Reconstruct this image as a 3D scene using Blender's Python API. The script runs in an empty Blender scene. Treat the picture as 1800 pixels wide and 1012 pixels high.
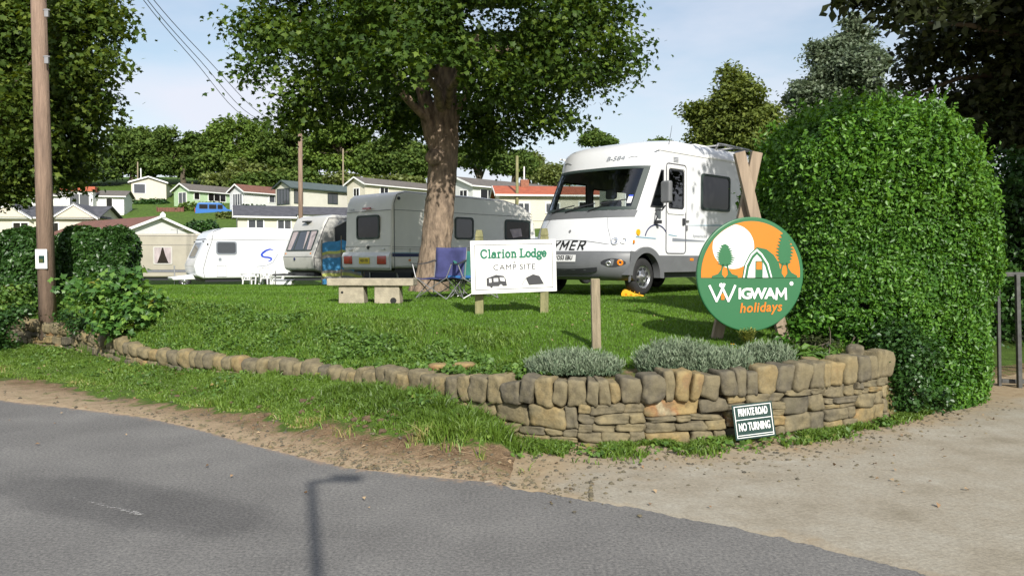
import bpy, bmesh, math, random
import numpy as np
from mathutils import Vector, Matrix, noise as mnoise
R = math.radians
random.seed(7)
rng = np.random.default_rng(7)
sc = bpy.context.scene
COL = sc.collection

# ------------------------------------------------------------------ camera
EYE = 1.60
FPX = 1400.0                      # focal length in photo pixels (photo is 1800 wide)
PITCH = math.atan(51.0 / FPX)
cam_d = bpy.data.cameras.new('camera')
cam = bpy.data.objects.new('camera', cam_d)
COL.objects.link(cam)
cam.location = (0, 0, EYE)
cam.rotation_euler = (R(90) - PITCH, 0, 0)
cam_d.sensor_width = 36.0
cam_d.lens = 36.0 * FPX / 1800.0
cam_d.clip_end = 3000
cam_d.clip_start = 0.05
sc.camera = cam

# ------------------------------------------------------------------ light
SUN_EL = R(32)
SHX, SHY = -0.26, 0.966           # direction in which shadows fall
sun_d = bpy.data.lights.new('sun', 'SUN')
sun_d.energy = 4.7
sun_d.angle = R(0.53)
sun_d.color = (1.0, 0.955, 0.88)
sun = bpy.data.objects.new('sun', sun_d)
COL.objects.link(sun)
sun_vec = Vector((-SHX * math.cos(SUN_EL), -SHY * math.cos(SUN_EL), math.sin(SUN_EL)))   # towards the sun
sun.rotation_euler = sun_vec.to_track_quat('Z', 'Y').to_euler()
sun.location = (5, -20, 20)

world = bpy.data.worlds.new('World')
sc.world = world
world.use_nodes = True
nt = world.node_tree
nt.nodes.clear()
wo = nt.nodes.new('ShaderNodeOutputWorld')
bg = nt.nodes.new('ShaderNodeBackground')
sky = nt.nodes.new('ShaderNodeTexSky')
sky.sky_type = 'NISHITA'
sky.sun_disc = False
sky.sun_elevation = SUN_EL
sky.sun_rotation = math.atan2(sun_vec.x, sun_vec.y)
sky.air_density = 1.3
sky.dust_density = .6
sky.ozone_density = 1.6
bg.inputs['Strength'].default_value = 0.105
# thin cloud mixed over the clear sky
tc = nt.nodes.new('ShaderNodeTexCoord')
mp = nt.nodes.new('ShaderNodeMapping')
mp.inputs['Scale'].default_value = (1.0, 1.0, 3.2)
n1 = nt.nodes.new('ShaderNodeTexNoise')
n1.inputs['Scale'].default_value = 1.9
n1.inputs['Detail'].default_value = 7
n1.inputs['Roughness'].default_value = 0.52
cr = nt.nodes.new('ShaderNodeValToRGB')
cr.color_ramp.elements[0].position = 0.38
cr.color_ramp.elements[0].color = (0.12, 0.12, 0.12, 1)
cr.color_ramp.elements[1].position = 0.62
cr.color_ramp.elements[1].color = (0.92, 0.92, 0.92, 1)
mix = nt.nodes.new('ShaderNodeMix')
mix.data_type = 'RGBA'
mix.inputs[7].default_value = (6.3, 6.5, 7.3, 1)
nt.links.new(tc.outputs['Generated'], mp.inputs['Vector'])
nt.links.new(mp.outputs['Vector'], n1.inputs['Vector'])
nt.links.new(n1.outputs['Fac'], cr.inputs['Fac'])
nt.links.new(cr.outputs['Color'], mix.inputs[0])
nt.links.new(sky.outputs['Color'], mix.inputs[6])
nt.links.new(mix.outputs[2], bg.inputs['Color'])
nt.links.new(bg.outputs['Background'], wo.inputs['Surface'])

sc.view_settings.view_transform = 'Standard'
sc.view_settings.look = 'None'
sc.view_settings.exposure = 0.35
sc.view_settings.gamma = 1.0
sc.render.engine = 'CYCLES'
sc.cycles.max_bounces = 6
sc.cycles.diffuse_bounces = 3
sc.cycles.glossy_bounces = 3
sc.cycles.transmission_bounces = 4
sc.cycles.transparent_max_bounces = 8
sc.cycles.caustics_reflective = False
sc.cycles.caustics_refractive = False

# ------------------------------------------------------------------ pixel <-> place
cp, sp = math.cos(PITCH), math.sin(PITCH)

def ray(px, py):
    a = (px - 900.0) / FPX
    b = -(py - 506.0) / FPX
    return Vector((a, cp + b * sp, -sp + b * cp))       # y forward, z up

def P(px, py, d):
    """point seen at photo pixel (px,py) at distance d along y"""
    r = ray(px, py)
    return Vector((r.x / r.y * d, d, EYE + r.z / r.y * d))

def smooth(t):
    t = np.clip(t, 0, 1)
    return t * t * (3 - 2 * t)

# value noise, vectorised
_perm = np.random.default_rng(3).random((256, 256))
def vnoise(x, y):
    xi = np.floor(x).astype(int); yi = np.floor(y).astype(int)
    fx = x - xi; fy = y - yi
    fx = fx * fx * (3 - 2 * fx); fy = fy * fy * (3 - 2 * fy)
    a = _perm[xi & 255, yi & 255]; b = _perm[(xi + 1) & 255, yi & 255]
    c = _perm[xi & 255, (yi + 1) & 255]; d = _perm[(xi + 1) & 255, (yi + 1) & 255]
    return (a * (1 - fx) + b * fx) * (1 - fy) + (c * (1 - fx) + d * fx) * fy
def fbm(x, y, o=4):
    s = 0; am = 0.5
    for i in range(o):
        s = s + am * vnoise(x * 2 ** i + 17.3 * i, y * 2 ** i - 9.1 * i); am *= 0.5
    return s

# ------------------------------------------------------------------ lie of the land
# the wall: azimuth (x/y) -> distance, top, base
_wp = [-300, 25, 100, 200, 280, 400, 500, 600, 750, 850, 950, 1050, 1200, 1300, 1400, 1500, 1565, 1640, 1780, 2300]
_wd = [19.5, 14.9, 14.2, 12.2, 11.1, 10.0, 9.3, 8.5, 7.68, 7.17, 6.82, 6.72, 6.86, 6.96, 7.1, 7.44, 7.85, 8.35, 9.3, 14.0]
_wt = [.50, .52, .50, .42, .37, .42, .45, .48, .52, .55, .58, .60, .62, .64, .66, .68, .68, .12, .02, .0]
_wb = [.0, .0, .0, .02, .04, .16, .24, .28, .29, .20, .04, .0, .0, .0, .0, .0, .0, .0, .0, .0]
_wa = [(p - 900) / FPX for p in _wp]
_rp = [-300, 0, 120, 250, 340, 440, 520, 600, 740, 860, 900, 1620]
_rd = [11.6, 8.96, 8.5, 8.0, 7.45, 6.79, 6.42, 6.08, 5.83, 5.68, 5.5, 4.02]
_ra = [(p - 900) / FPX for p in _rp]
def Dw(a): return np.interp(a, _wa, _wd)
def Zt(a): return np.interp(a, _wa, _wt)
def Zb(a): return np.interp(a, _wa, _wb)
def Rd(a): return np.interp(a, _ra, _rd)

def land(x, y, full=False):
    x = np.asarray(x, float); y = np.asarray(y, float)
    ys = np.maximum(y, 2.0)
    a = x / ys
    a = np.clip(a, -1.6, 1.6)
    D = Dw(a); zt = Zt(a); zb = Zb(a); r = Rd(a)
    s = ys - D
    # lawn level by distance
    L = np.interp(ys, [6, 8, 10, 12, 14, 18, 20, 28, 34, 40], [.62, .70, .80, .87, .92, .94, .93, .68, .34, .35])
    hill_l = np.interp(ys, [40, 50, 55, 65, 78, 84, 88, 92, 100, 115, 140, 200, 700], [0, 1.5, 2.5, 3.5, 4.5, 5.5, 6.5, 7.1, 8.7, 11.4, 15.6, 19, 25])
    hill_r = np.interp(ys, [36, 40, 45, 50, 66, 80, 100, 140, 200, 700], [0, 1.4, 2.3, 3.0, 4.8, 5.6, 6.2, 7, 7.5, 8.5])
    k = smooth((a + 0.20) / 0.25)
    L = L + hill_l * (1 - k) + hill_r * k
    rightflat = smooth((a - 0.50) / 0.06) * (1 - smooth((ys - 14) / 10))
    L = L * (1 - rightflat) + 0.03 * rightflat
    ztt = zt - 0.10
    b = 1.9
    back = ztt + (L - ztt) * smooth(s / b)
    back = back + 0.03 * (fbm(x * 1.3, ys * 1.3) - 0.47) * smooth(s / 0.8) * (ys < 40)
    t = np.clip((ys - r) / np.maximum(D - r, 0.05), 0, 1)
    n = fbm(x * 2.1 + 5, ys * 2.1, 4) - 0.47
    prof = 0.16 * smooth(t / 0.25) + 0.84 * smooth((t - 0.16) / 0.60)
    verge = 0.012 + zb * prof + (0.10 * n) * smooth(t / 0.25) * smooth((1 - t) / 0.2) * (zb > 0.01)
    nearroad = smooth((ys - r + 0.12) / 0.16)
    verge = verge * nearroad - 0.03 * (1 - nearroad)
    dr = smooth((a - (-0.015)) / 0.03)
    verge = verge * (1 - dr) + (-0.03) * dr
    tr = smooth((s - 0.10) / 0.12)
    z = verge * (1 - tr) + back * tr
    z = np.where(y < 2.5, -0.03, z)
    if full:
        return z, s, t, a
    return z
def H(x, y): return float(land(x, y))

def G(px, py, lift=0.0):
    """where the ray through a photo pixel meets the land"""
    r = ray(px, py)
    d = 3.0
    while d < 300:
        x = r.x / r.y * d; z = EYE + r.z / r.y * d
        if z <= H(x, d):
            return Vector((x, d, H(x, d) + lift))
        d += 0.03 if d < 30 else 0.3
    return Vector((x, d, z))

# ------------------------------------------------------------------ materials
def mat(name, color=(.5, .5, .5), rough=.6, metal=0.0, spec=0.5, var=0.0, vscale=8.0, color2=None, bump=0.0, bscale=60.0,
        detail=5, coat=0.0, coords='Object', stretch=None):
    m = bpy.data.materials.new(name)
    m.use_nodes = True
    t = m.node_tree
    b = t.nodes['Principled BSDF']
    b.inputs['Base Color'].default_value = (*color, 1)
    b.inputs['Roughness'].default_value = rough
    b.inputs['Metallic'].default_value = metal
    b.inputs['Specular IOR Level'].default_value = spec
    b.inputs['Coat Weight'].default_value = coat
    tcn = t.nodes.new('ShaderNodeTexCoord')
    src = tcn.outputs[coords]
    if stretch:
        mpn = t.nodes.new('ShaderNodeMapping')
        mpn.inputs['Scale'].default_value = stretch
        t.links.new(src, mpn.inputs['Vector']); src = mpn.outputs['Vector']
    if color2 is None and var > 0:
        color2 = tuple(c * (1 - var) for c in color)
        color1 = tuple(min(1, c * (1 + var * .5)) for c in color)
    else:
        color1 = color
    if color2 is not None:
        n = t.nodes.new('ShaderNodeTexNoise')
        n.inputs['Scale'].default_value = vscale
        n.inputs['Detail'].default_value = detail
        n.inputs['Roughness'].default_value = 0.62
        r = t.nodes.new('ShaderNodeValToRGB')
        r.color_ramp.elements[0].position = 0.32
        r.color_ramp.elements[0].color = (*color2, 1)
        r.color_ramp.elements[1].position = 0.68
        r.color_ramp.elements[1].color = (*color1, 1)
        t.links.new(src, n.inputs['Vector'])
        t.links.new(n.outputs['Fac'], r.inputs['Fac'])
        t.links.new(r.outputs['Color'], b.inputs['Base Color'])
    if bump > 0:
        n2 = t.nodes.new('ShaderNodeTexNoise')
        n2.inputs['Scale'].default_value = bscale
        n2.inputs['Detail'].default_value = 4
        bp = t.nodes.new('ShaderNodeBump')
        bp.inputs['Strength'].default_value = bump
        bp.inputs['Distance'].default_value = 0.02
        t.links.new(src, n2.inputs['Vector'])
        t.links.new(n2.outputs['Fac'], bp.inputs['Height'])
        t.links.new(bp.outputs['Normal'], b.inputs['Normal'])
    return m

def leafmat(name, stops, rough=0.45, trans=0.28, tcol=None, spec=0.5):
    """per-leaf colour from the face attribute 'tint'"""
    m = bpy.data.materials.new(name)
    m.use_nodes = True
    t = m.node_tree
    b = t.nodes['Principled BSDF']
    at = t.nodes.new('ShaderNodeAttribute')
    at.attribute_name = 'tint'
    r = t.nodes.new('ShaderNodeValToRGB')
    el = r.color_ramp.elements
    while len(el) < len(stops): el.new(0.5)
    for e, (p, c) in zip(el, stops):
        e.position = p; e.color = (*c, 1)
    t.links.new(at.outputs['Fac'], r.inputs['Fac'])
    t.links.new(r.outputs['Color'], b.inputs['Base Color'])
    b.inputs['Roughness'].default_value = rough
    b.inputs['Specular IOR Level'].default_value = spec
    tr = t.nodes.new('ShaderNodeBsdfTranslucent')
    hs = t.nodes.new('ShaderNodeHueSaturation')
    hs.inputs['Hue'].default_value = 0.48
    hs.inputs['Saturation'].default_value = 1.15
    hs.inputs['Value'].default_value = 1.3
    t.links.new(r.outputs['Color'], hs.inputs['Color'])
    t.links.new(hs.outputs['Color'], tr.inputs['Color'])
    mx = t.nodes.new('ShaderNodeMixShader')
    mx.inputs[0].default_value = trans
    t.links.new(b.outputs[0], mx.inputs[1])
    t.links.new(tr.outputs[0], mx.inputs[2])
    t.links.new(mx.outputs[0], t.nodes['Material Output'].inputs['Surface'])
    return m

def glassmat(name, tint=(.5, .55, .55), refl=0.10, rough=0.02):
    m = bpy.data.materials.new(name)
    m.use_nodes = True
    t = m.node_tree
    t.nodes.remove(t.nodes['Principled BSDF'])
    tr = t.nodes.new('ShaderNodeBsdfTransparent'); tr.inputs[0].default_value = (*tint, 1)
    gl = t.nodes.new('ShaderNodeBsdfGlossy'); gl.inputs['Roughness'].default_value = rough
    gl.inputs['Color'].default_value = (1, 1, 1, 1)
    fr = t.nodes.new('ShaderNodeFresnel'); fr.inputs['IOR'].default_value = 1.5
    ad = t.nodes.new('ShaderNodeMath'); ad.operation = 'ADD'; ad.inputs[1].default_value = refl
    mx = t.nodes.new('ShaderNodeMixShader')
    t.links.new(fr.outputs[0], ad.inputs[0]); t.links.new(ad.outputs[0], mx.inputs[0])
    t.links.new(tr.outputs[0], mx.inputs[1]); t.links.new(gl.outputs[0], mx.inputs[2])
    t.links.new(mx.outputs[0], t.nodes['Material Output'].inputs['Surface'])
    return m

M = {}
M['white_paint'] = mat('white_paint', (.70, .71, .72), .28, var=.04, vscale=1.4, coat=.35)
M['white_plastic'] = mat('white_plastic', (.80, .80, .78), .4, var=.05)
M['cream_paint'] = mat('cream_paint', (.80, .775, .70), .32, var=.08, vscale=1.3, coat=.25)
M['beige_paint'] = mat('beige_paint', (.37, .34, .27), .5, var=.12, vscale=1.3)
M['silver_paint'] = mat('silver_paint', (.50, .49, .45), .35, var=.08, vscale=1.1, coat=.2)
M['grey_plastic'] = mat('grey_plastic', (.14, .145, .15), .45, var=.12, vscale=3)
M['dark_plastic'] = mat('dark_plastic', (.025, .026, .03), .4)
M['rubber'] = mat('rubber', (.022, .022, .022), .8, var=.3, vscale=12)
M['seam'] = mat('seam', (.10, .10, .11), .6)
M['chrome'] = mat('chrome', (.62, .62, .62), .25, metal=.9)
M['steel'] = mat('steel', (.34, .34, .34), .45, metal=.6, var=.2)
M['dark_glass'] = mat('dark_glass', (.010, .010, .010), .05, spec=.35)
M['grey_glass'] = mat('grey_glass', (.07, .075, .085), .06, spec=.7)
M['clear_glass'] = glassmat('clear_glass', (.72, .76, .75), .05)
M['lamp_glass'] = glassmat('lamp_glass', (.9, .9, .9), .08)
M['red_lens'] = mat('red_lens', (.45, .01, .015), .15, coat=.6)
M['orange_lens'] = mat('orange_lens', (.75, .22, .01), .2, coat=.5)
M['black_paint'] = mat('black_paint', (.012, .012, .012), .45)
M['navy'] = mat('navy', (.012, .018, .09), .4)
M['teal_line'] = mat('teal_line', (.10, .30, .42), .4)
M['blue_logo'] = mat('blue_logo', (.015, .06, .50), .35)
M['grey_line'] = mat('grey_line', (.22, .24, .27), .4)
M['plate_yellow'] = mat('plate_yellow', (.72, .56, .02), .4)
M['plate_white'] = mat('plate_white', (.72, .72, .70), .4)
M['curtain'] = mat('curtain', (.42, .36, .36), .9, var=.3, vscale=9, stretch=(1, 1, .2))
M['fabric_dark'] = mat('fabric_dark', (.03, .032, .035), .9)
M['seat_cloth'] = mat('seat_cloth', (.16, .17, .20), .95, var=.2)
M['old_wood'] = mat('old_wood', (.32, .26, .17), .85, color2=(.17, .14, .09), vscale=9, bump=.5, bscale=40, stretch=(3, 3, .35))
M['mossy_wood'] = mat('mossy_wood', (.27, .25, .12), .9, color2=(.15, .15, .07), vscale=9, bump=.5, bscale=40, stretch=(2, 2, .5))
M['new_wood'] = mat('new_wood', (.33, .255, .18), .8, color2=(.21, .16, .11), vscale=6, bump=.25, bscale=30, stretch=(4, 4, .25))
M['pole_wood'] = mat('pole_wood', (.31, .215, .155), .9, color2=(.16, .11, .08), vscale=7, bump=.7, bscale=30, stretch=(3, 3, .22))
M['bench_stone'] = mat('bench_stone', (.42, .37, .27), .9, color2=(.26, .23, .17), vscale=7, bump=.4, bscale=50)
M['board_white'] = mat('board_white', (.80, .80, .77), .4, var=.03, vscale=2)
M['sign_green'] = mat('sign_green', (.028, .140, .055), .42, var=.04, vscale=2)
M['sign_orange'] = mat('sign_orange', (.70, .180, .008), .5, var=.05, vscale=2)
M['sign_white'] = mat('sign_white', (.80, .80, .77), .42)
M['text_green'] = mat('text_green', (.015, .16, .085), .5)
M['text_grey'] = mat('text_grey', (.05, .05, .055), .5)
M['dark_green_paint'] = mat('dark_green_paint', (.006, .035, .028), .4)
M['yellow_plastic'] = mat('yellow_plastic', (.80, .42, .01), .45, var=.1)
M['purple_cloth'] = mat('purple_cloth', (.055, .060, .17), .9, var=.25, vscale=7)
M['teal_cloth'] = mat('teal_cloth', (.03, .16, .13), .9, var=.25, vscale=7)
M['blue_cloth'] = mat('blue_cloth', (.02, .12, .30), .9, var=.2, vscale=7)
M['cable'] = mat('cable', (.03, .03, .035), .6)
M['gate_metal'] = mat('gate_metal', (.075, .075, .07), .6, var=.4, vscale=12)
M['red_paint'] = mat('red_paint', (.55, .02, .015), .5, var=.1)
M['red_tile'] = mat('red_tile', (.42, .11, .05), .85, color2=(.28, .07, .035), vscale=3, bump=.4, bscale=12)
M['brown_tile'] = mat('brown_tile', (.20, .085, .055), .85, color2=(.12, .055, .04), vscale=3, bump=.4, bscale=12)
M['slate'] = mat('slate', (.075, .075, .085), .7, var=.35, vscale=3, bump=.3, bscale=14)
M['green_roof'] = mat('green_roof', (.075, .10, .095), .7, var=.2, vscale=2)
M['brown_grey_roof'] = mat('brown_grey_roof', (.13, .115, .10), .8, var=.25, vscale=3)
def sid(name, c):
    """clapboard: horizontal board steps in the bump"""
    m = mat(name, c, .6, var=.05, vscale=1.5)
    t = m.node_tree
    tcn = t.nodes.new('ShaderNodeTexCoord')
    w = t.nodes.new('ShaderNodeTexWave'); w.wave_type = 'BANDS'; w.bands_direction = 'Z'; w.wave_profile = 'SAW'
    w.inputs['Scale'].default_value = 2.2
    bp = t.nodes.new('ShaderNodeBump'); bp.inputs['Distance'].default_value = .03; bp.inputs['Strength'].default_value = .8
    t.links.new(tcn.outputs['Object'], w.inputs['Vector']); t.links.new(w.outputs['Fac'], bp.inputs['Height'])
    t.links.new(bp.outputs['Normal'], t.nodes['Principled BSDF'].inputs['Normal'])
    return m
M['wall_cream'] = sid('wall_cream', (.68, .63, .52))
M['wall_pale'] = sid('wall_pale', (.66, .64, .56))
M['wall_white'] = sid('wall_white', (.74, .74, .72))
M['wall_green'] = sid('wall_green', (.46, .62, .38))
M['upvc'] = mat('upvc', (.78, .78, .76), .4)
M['black_frame'] = mat('black_frame', (.03, .045, .04), .5)
M['brickwork'] = mat('brickwork', (.28, .12, .07), .9, var=.3, vscale=8)
M['car_blue'] = mat('car_blue', (.015, .13, .42), .3, coat=.5)
M['car_silver'] = mat('car_silver', (.28, .33, .40), .3, metal=.3, coat=.5)
# foliage
GS = lambda a, b, c: [(0, a), (.5, b), (1, c)]
M['leaf_sycamore'] = leafmat('leaf_sycamore', GS((0.027, 0.057, 0.011), (0.054, 0.101, 0.015), (0.155, 0.223, 0.032)), .5, .30, spec=.2)
M['leaf_dark'] = leafmat('leaf_dark', GS((0.027, 0.054, 0.011), (0.057, 0.100, 0.016), (0.176, 0.230, 0.038)), .5, .30, spec=.2)
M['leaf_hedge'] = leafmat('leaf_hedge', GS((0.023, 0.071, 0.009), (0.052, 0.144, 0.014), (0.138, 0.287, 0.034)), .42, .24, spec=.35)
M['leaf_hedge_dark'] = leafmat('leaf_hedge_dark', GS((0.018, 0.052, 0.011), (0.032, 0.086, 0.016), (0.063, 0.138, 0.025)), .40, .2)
M['leaf_far'] = leafmat('leaf_far', GS((0.056, 0.094, 0.025), (0.088, 0.144, 0.033), (0.150, 0.206, 0.044)), .7, spec=.1)
M['leaf_far_bright'] = leafmat('leaf_far_bright', GS((0.072, 0.126, 0.026), (0.114, 0.186, 0.036), (0.180, 0.252, 0.050)), .7, spec=.1)
M['leaf_olive'] = leafmat('leaf_olive', GS((0.081, 0.103, 0.025), (0.127, 0.167, 0.037), (0.218, 0.253, 0.063)), .55)
M['leaf_willow'] = leafmat('leaf_willow', GS((0.077, 0.110, 0.061), (0.132, 0.176, 0.099), (0.231, 0.275, 0.176)), .5)
M['leaf_birch'] = leafmat('leaf_birch', GS((.07, .10, .022), (.125, .165, .034), (.23, .27, .06)), .6, .3, spec=.2)
M['leaf_copper'] = leafmat('leaf_copper', GS((.016, .022, .009), (.030, .040, .014), (.075, .095, .030)), .5, .2, spec=.25)
M['leaf_shrub'] = leafmat('leaf_shrub', [(0, (.025, .075, .015)), (.5, (.07, .17, .03)), (.85, (.20, .34, .055)), (1, (.34, .19, .05))], .45)
M['leaf_grey'] = leafmat('leaf_grey', GS((.070, .125, .070), (.155, .205, .125), (.27, .32, .22)), .8, .12, spec=.15)
M['leaf_weed'] = leafmat('leaf_weed', [(0, (.045, .10, .014)), (.55, (.09, .18, .026)), (.9, (.16, .27, .045)), (1, (.29, .22, .07))], .55)
M['leaf_spurge'] = leafmat('leaf_spurge', GS((.12, .16, .03), (.22, .26, .06), (.36, .36, .10)), .6)
M['grass_lawn'] = leafmat('grass_lawn', GS((.075, .155, .012), (.115, .235, .018), (.19, .32, .035)), .5, .30)
M['grass_verge'] = leafmat('grass_verge', [(0, (.07, .125, .014)), (.6, (.13, .225, .028)), (.88, (.19, .28, .05)), (1, (.36, .30, .12))], .5, .30)
M['straw'] = leafmat('straw', GS((.15, .09, .045), (.27, .17, .09), (.42, .31, .18)), .8, .1)
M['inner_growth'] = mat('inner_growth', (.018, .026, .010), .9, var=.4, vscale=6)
M['bark'] = mat('bark', (.33, .245, .17), .92, color2=(.085, .062, .045), vscale=7, bump=1.0, bscale=16, detail=9, stretch=(1.6, 1.6, .6))
M['bark_dark'] = mat('bark_dark', (.10, .08, .055), .95, var=.4, vscale=4, bump=.6, bscale=12)

def stone_material():
    m = bpy.data.materials.new('sandstone')
    m.use_nodes = True
    t = m.node_tree; b = t.nodes['Principled BSDF']
    b.inputs['Roughness'].default_value = .9
    b.inputs['Specular IOR Level'].default_value = .25
    at = t.nodes.new('ShaderNodeAttribute'); at.attribute_name = 'tint'
    r = t.nodes.new('ShaderNodeValToRGB')
    st = [(0, (.085, .078, .062)), (.2, (.135, .12, .088)), (.42, (.185, .158, .100)), (.62, (.235, .195, .112)), (.8, (.29, .215, .10)), (.92, (.28, .155, .075)), (1, (.34, .29, .19))]
    el = r.color_ramp.elements
    while len(el) < len(st): el.new(.5)
    for e, (p, c) in zip(el, st): e.position = p; e.color = (*c, 1)
    tcn = t.nodes.new('ShaderNodeTexCoord')
    n = t.nodes.new('ShaderNodeTexNoise'); n.inputs['Scale'].default_value = 14; n.inputs['Detail'].default_value = 8; n.inputs['Roughness'].default_value = .65
    n3 = t.nodes.new('ShaderNodeTexNoise'); n3.inputs['Scale'].default_value = 5; n3.inputs['Detail'].default_value = 6
    ad = t.nodes.new('ShaderNodeMath'); ad.operation = 'MULTIPLY_ADD'; ad.inputs[1].default_value = .75; 
    sb = t.nodes.new('ShaderNodeMath'); sb.operation = 'SUBTRACT'; sb.inputs[1].default_value = .5
    t.links.new(tcn.outputs['Object'], n.inputs['Vector']); t.links.new(tcn.outputs['Object'], n3.inputs['Vector'])
    t.links.new(n3.outputs['Fac'], sb.inputs[0])
    t.links.new(sb.outputs[0], ad.inputs[0]); t.links.new(at.outputs['Fac'], ad.inputs[2])
    t.links.new(ad.outputs[0], r.inputs['Fac'])
    mx = t.nodes.new('ShaderNodeMix'); mx.data_type = 'RGBA'; mx.blend_type = 'MULTIPLY'; mx.inputs[0].default_value = .75
    r2 = t.nodes.new('ShaderNodeValToRGB')
    r2.color_ramp.elements[0].position = .3; r2.color_ramp.elements[0].color = (.45, .45, .45, 1)
    r2.color_ramp.elements[1].position = .62; r2.color_ramp.elements[1].color = (1.15, 1.12, 1.05, 1)
    t.links.new(n.outputs['Fac'], r2.inputs['Fac'])
    t.links.new(r.outputs['Color'], mx.inputs[6]); t.links.new(r2.outputs['Color'], mx.inputs[7])
    # grey lichen / moss patches
    n4 = t.nodes.new('ShaderNodeTexNoise'); n4.inputs['Scale'].default_value = 3.3; n4.inputs['Detail'].default_value = 7; n4.inputs['Roughness'].default_value = .7
    r4 = t.nodes.new('ShaderNodeValToRGB'); r4.color_ramp.elements[0].position = .52; r4.color_ramp.elements[0].color = (0, 0, 0, 1)
    r4.color_ramp.elements[1].position = .68; r4.color_ramp.elements[1].color = (.65, .65, .65, 1)
    t.links.new(tcn.outputs['Object'], n4.inputs['Vector']); t.links.new(n4.outputs['Fac'], r4.inputs['Fac'])
    m2 = t.nodes.new('ShaderNodeMix'); m2.data_type = 'RGBA'; m2.inputs[7].default_value = (.135, .12, .075, 1)
    t.links.new(r4.outputs['Color'], m2.inputs[0]); t.links.new(mx.outputs[2], m2.inputs[6])
    t.links.new(m2.outputs[2], b.inputs['Base Color'])
    bp = t.nodes.new('ShaderNodeBump'); bp.inputs['Strength'].default_value = .8; bp.inputs['Distance'].default_value = .015
    n5 = t.nodes.new('ShaderNodeTexNoise'); n5.inputs['Scale'].default_value = 22; n5.inputs['Detail'].default_value = 8; n5.inputs['Roughness'].default_value = .7
    t.links.new(tcn.outputs['Object'], n5.inputs['Vector']); t.links.new(n5.outputs['Fac'], bp.inputs['Height'])
    t.links.new(bp.outputs['Normal'], b.inputs['Normal'])
    return m
M['sandstone'] = stone_material()
M['clod'] = mat('clod', (.15, .10, .056), .95, color2=(.06, .042, .024), vscale=14, bump=.8, bscale=50)

def ground_material():
    m = bpy.data.materials.new('ground_cover')
    m.use_nodes = True
    t = m.node_tree; b = t.nodes['Principled BSDF']; b.inputs['Roughness'].default_value = .95; b.inputs['Specular IOR Level'].default_value = .15
    tcn = t.nodes.new('ShaderNodeTexCoord')
    def noise(s, d=6, ro=.6):
        n = t.nodes.new('ShaderNodeTexNoise'); n.inputs['Scale'].default_value = s; n.inputs['Detail'].default_value = d; n.inputs['Roughness'].default_value = ro
        t.links.new(tcn.outputs['Object'], n.inputs['Vector']); return n
    def ramp(n, p0, c0, p1, c1, pm=None, cm=None):
        r = t.nodes.new('ShaderNodeValToRGB'); e = r.color_ramp.elements
        e[0].position = p0; e[0].color = (*c0, 1); e[1].position = p1; e[1].color = (*c1, 1)
        if pm: x = e.new(pm); x.color = (*cm, 1)
        t.links.new(n.outputs['Fac'], r.inputs['Fac']); return r
    g = ramp(noise(2.6, 8), .3, (.060, .095, .020), .72, (.115, .19, .035), .5, (.085, .145, .025))
    g2 = ramp(noise(55, 3), .3, (.45, .45, .45), .7, (1.2, 1.2, 1.1))
    mg = t.nodes.new('ShaderNodeMix'); mg.data_type = 'RGBA'; mg.blend_type = 'MULTIPLY'; mg.inputs[0].default_value = .8
    t.links.new(g.outputs[0], mg.inputs[6]); t.links.new(g2.outputs[0], mg.inputs[7])
    dd = ramp(noise(4.2, 8, .7), .3, (.125, .080, .042), .7, (.33, .235, .142), .5, (.23, .158, .092))
    d2 = ramp(noise(70, 4), .35, (.55, .52, .5), .7, (1.2, 1.2, 1.2))
    md = t.nodes.new('ShaderNodeMix'); md.data_type = 'RGBA'; md.blend_type = 'MULTIPLY'; md.inputs[0].default_value = .8
    t.links.new(dd.outputs[0], md.inputs[6]); t.links.new(d2.outputs[0], md.inputs[7])
    at = t.nodes.new('ShaderNodeAttribute'); at.attribute_name = 'dirt'
    nz = noise(9, 6, .7)
    sm = t.nodes.new('ShaderNodeMath'); sm.operation = 'ADD'; t.links.new(at.outputs['Fac'], sm.inputs[0]); t.links.new(nz.outputs['Fac'], sm.inputs[1])
    rr = t.nodes.new('ShaderNodeValToRGB'); rr.color_ramp.elements[0].position = .78; rr.color_ramp.elements[0].color = (0, 0, 0, 1)
    rr.color_ramp.elements[1].position = 1.0; rr.color_ramp.elements[1].color = (1, 1, 1, 1)
    t.links.new(sm.outputs[0], rr.inputs['Fac'])
    pa = t.nodes.new('ShaderNodeAttribute'); pa.attribute_name = 'pale'
    mp_ = t.nodes.new('ShaderNodeMix'); mp_.data_type = 'RGBA'; mp_.inputs[7].default_value = (.41, .315, .205, 1)
    pm = t.nodes.new('ShaderNodeMath'); pm.operation = 'MULTIPLY'; t.links.new(pa.outputs['Fac'], pm.inputs[0]); t.links.new(noise(6, 8, .7).outputs['Fac'], pm.inputs[1])
    t.links.new(pm.outputs[0], mp_.inputs[0]); t.links.new(md.outputs[2], mp_.inputs[6]); md = mp_
    mx = t.nodes.new('ShaderNodeMix'); mx.data_type = 'RGBA'
    t.links.new(rr.outputs[0], mx.inputs[0]); t.links.new(mg.outputs[2], mx.inputs[6]); t.links.new(md.outputs[2], mx.inputs[7])
    t.links.new(mx.outputs[2], b.inputs['Base Color'])
    bp = t.nodes.new('ShaderNodeBump'); bp.inputs['Strength'].default_value = .9; bp.inputs['Distance'].default_value = .03
    nb = noise(28, 8, .7); t.links.new(nb.outputs['Fac'], bp.inputs['Height']); t.links.new(bp.outputs['Normal'], b.inputs['Normal'])
    return m
M['ground'] = ground_material()

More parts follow.
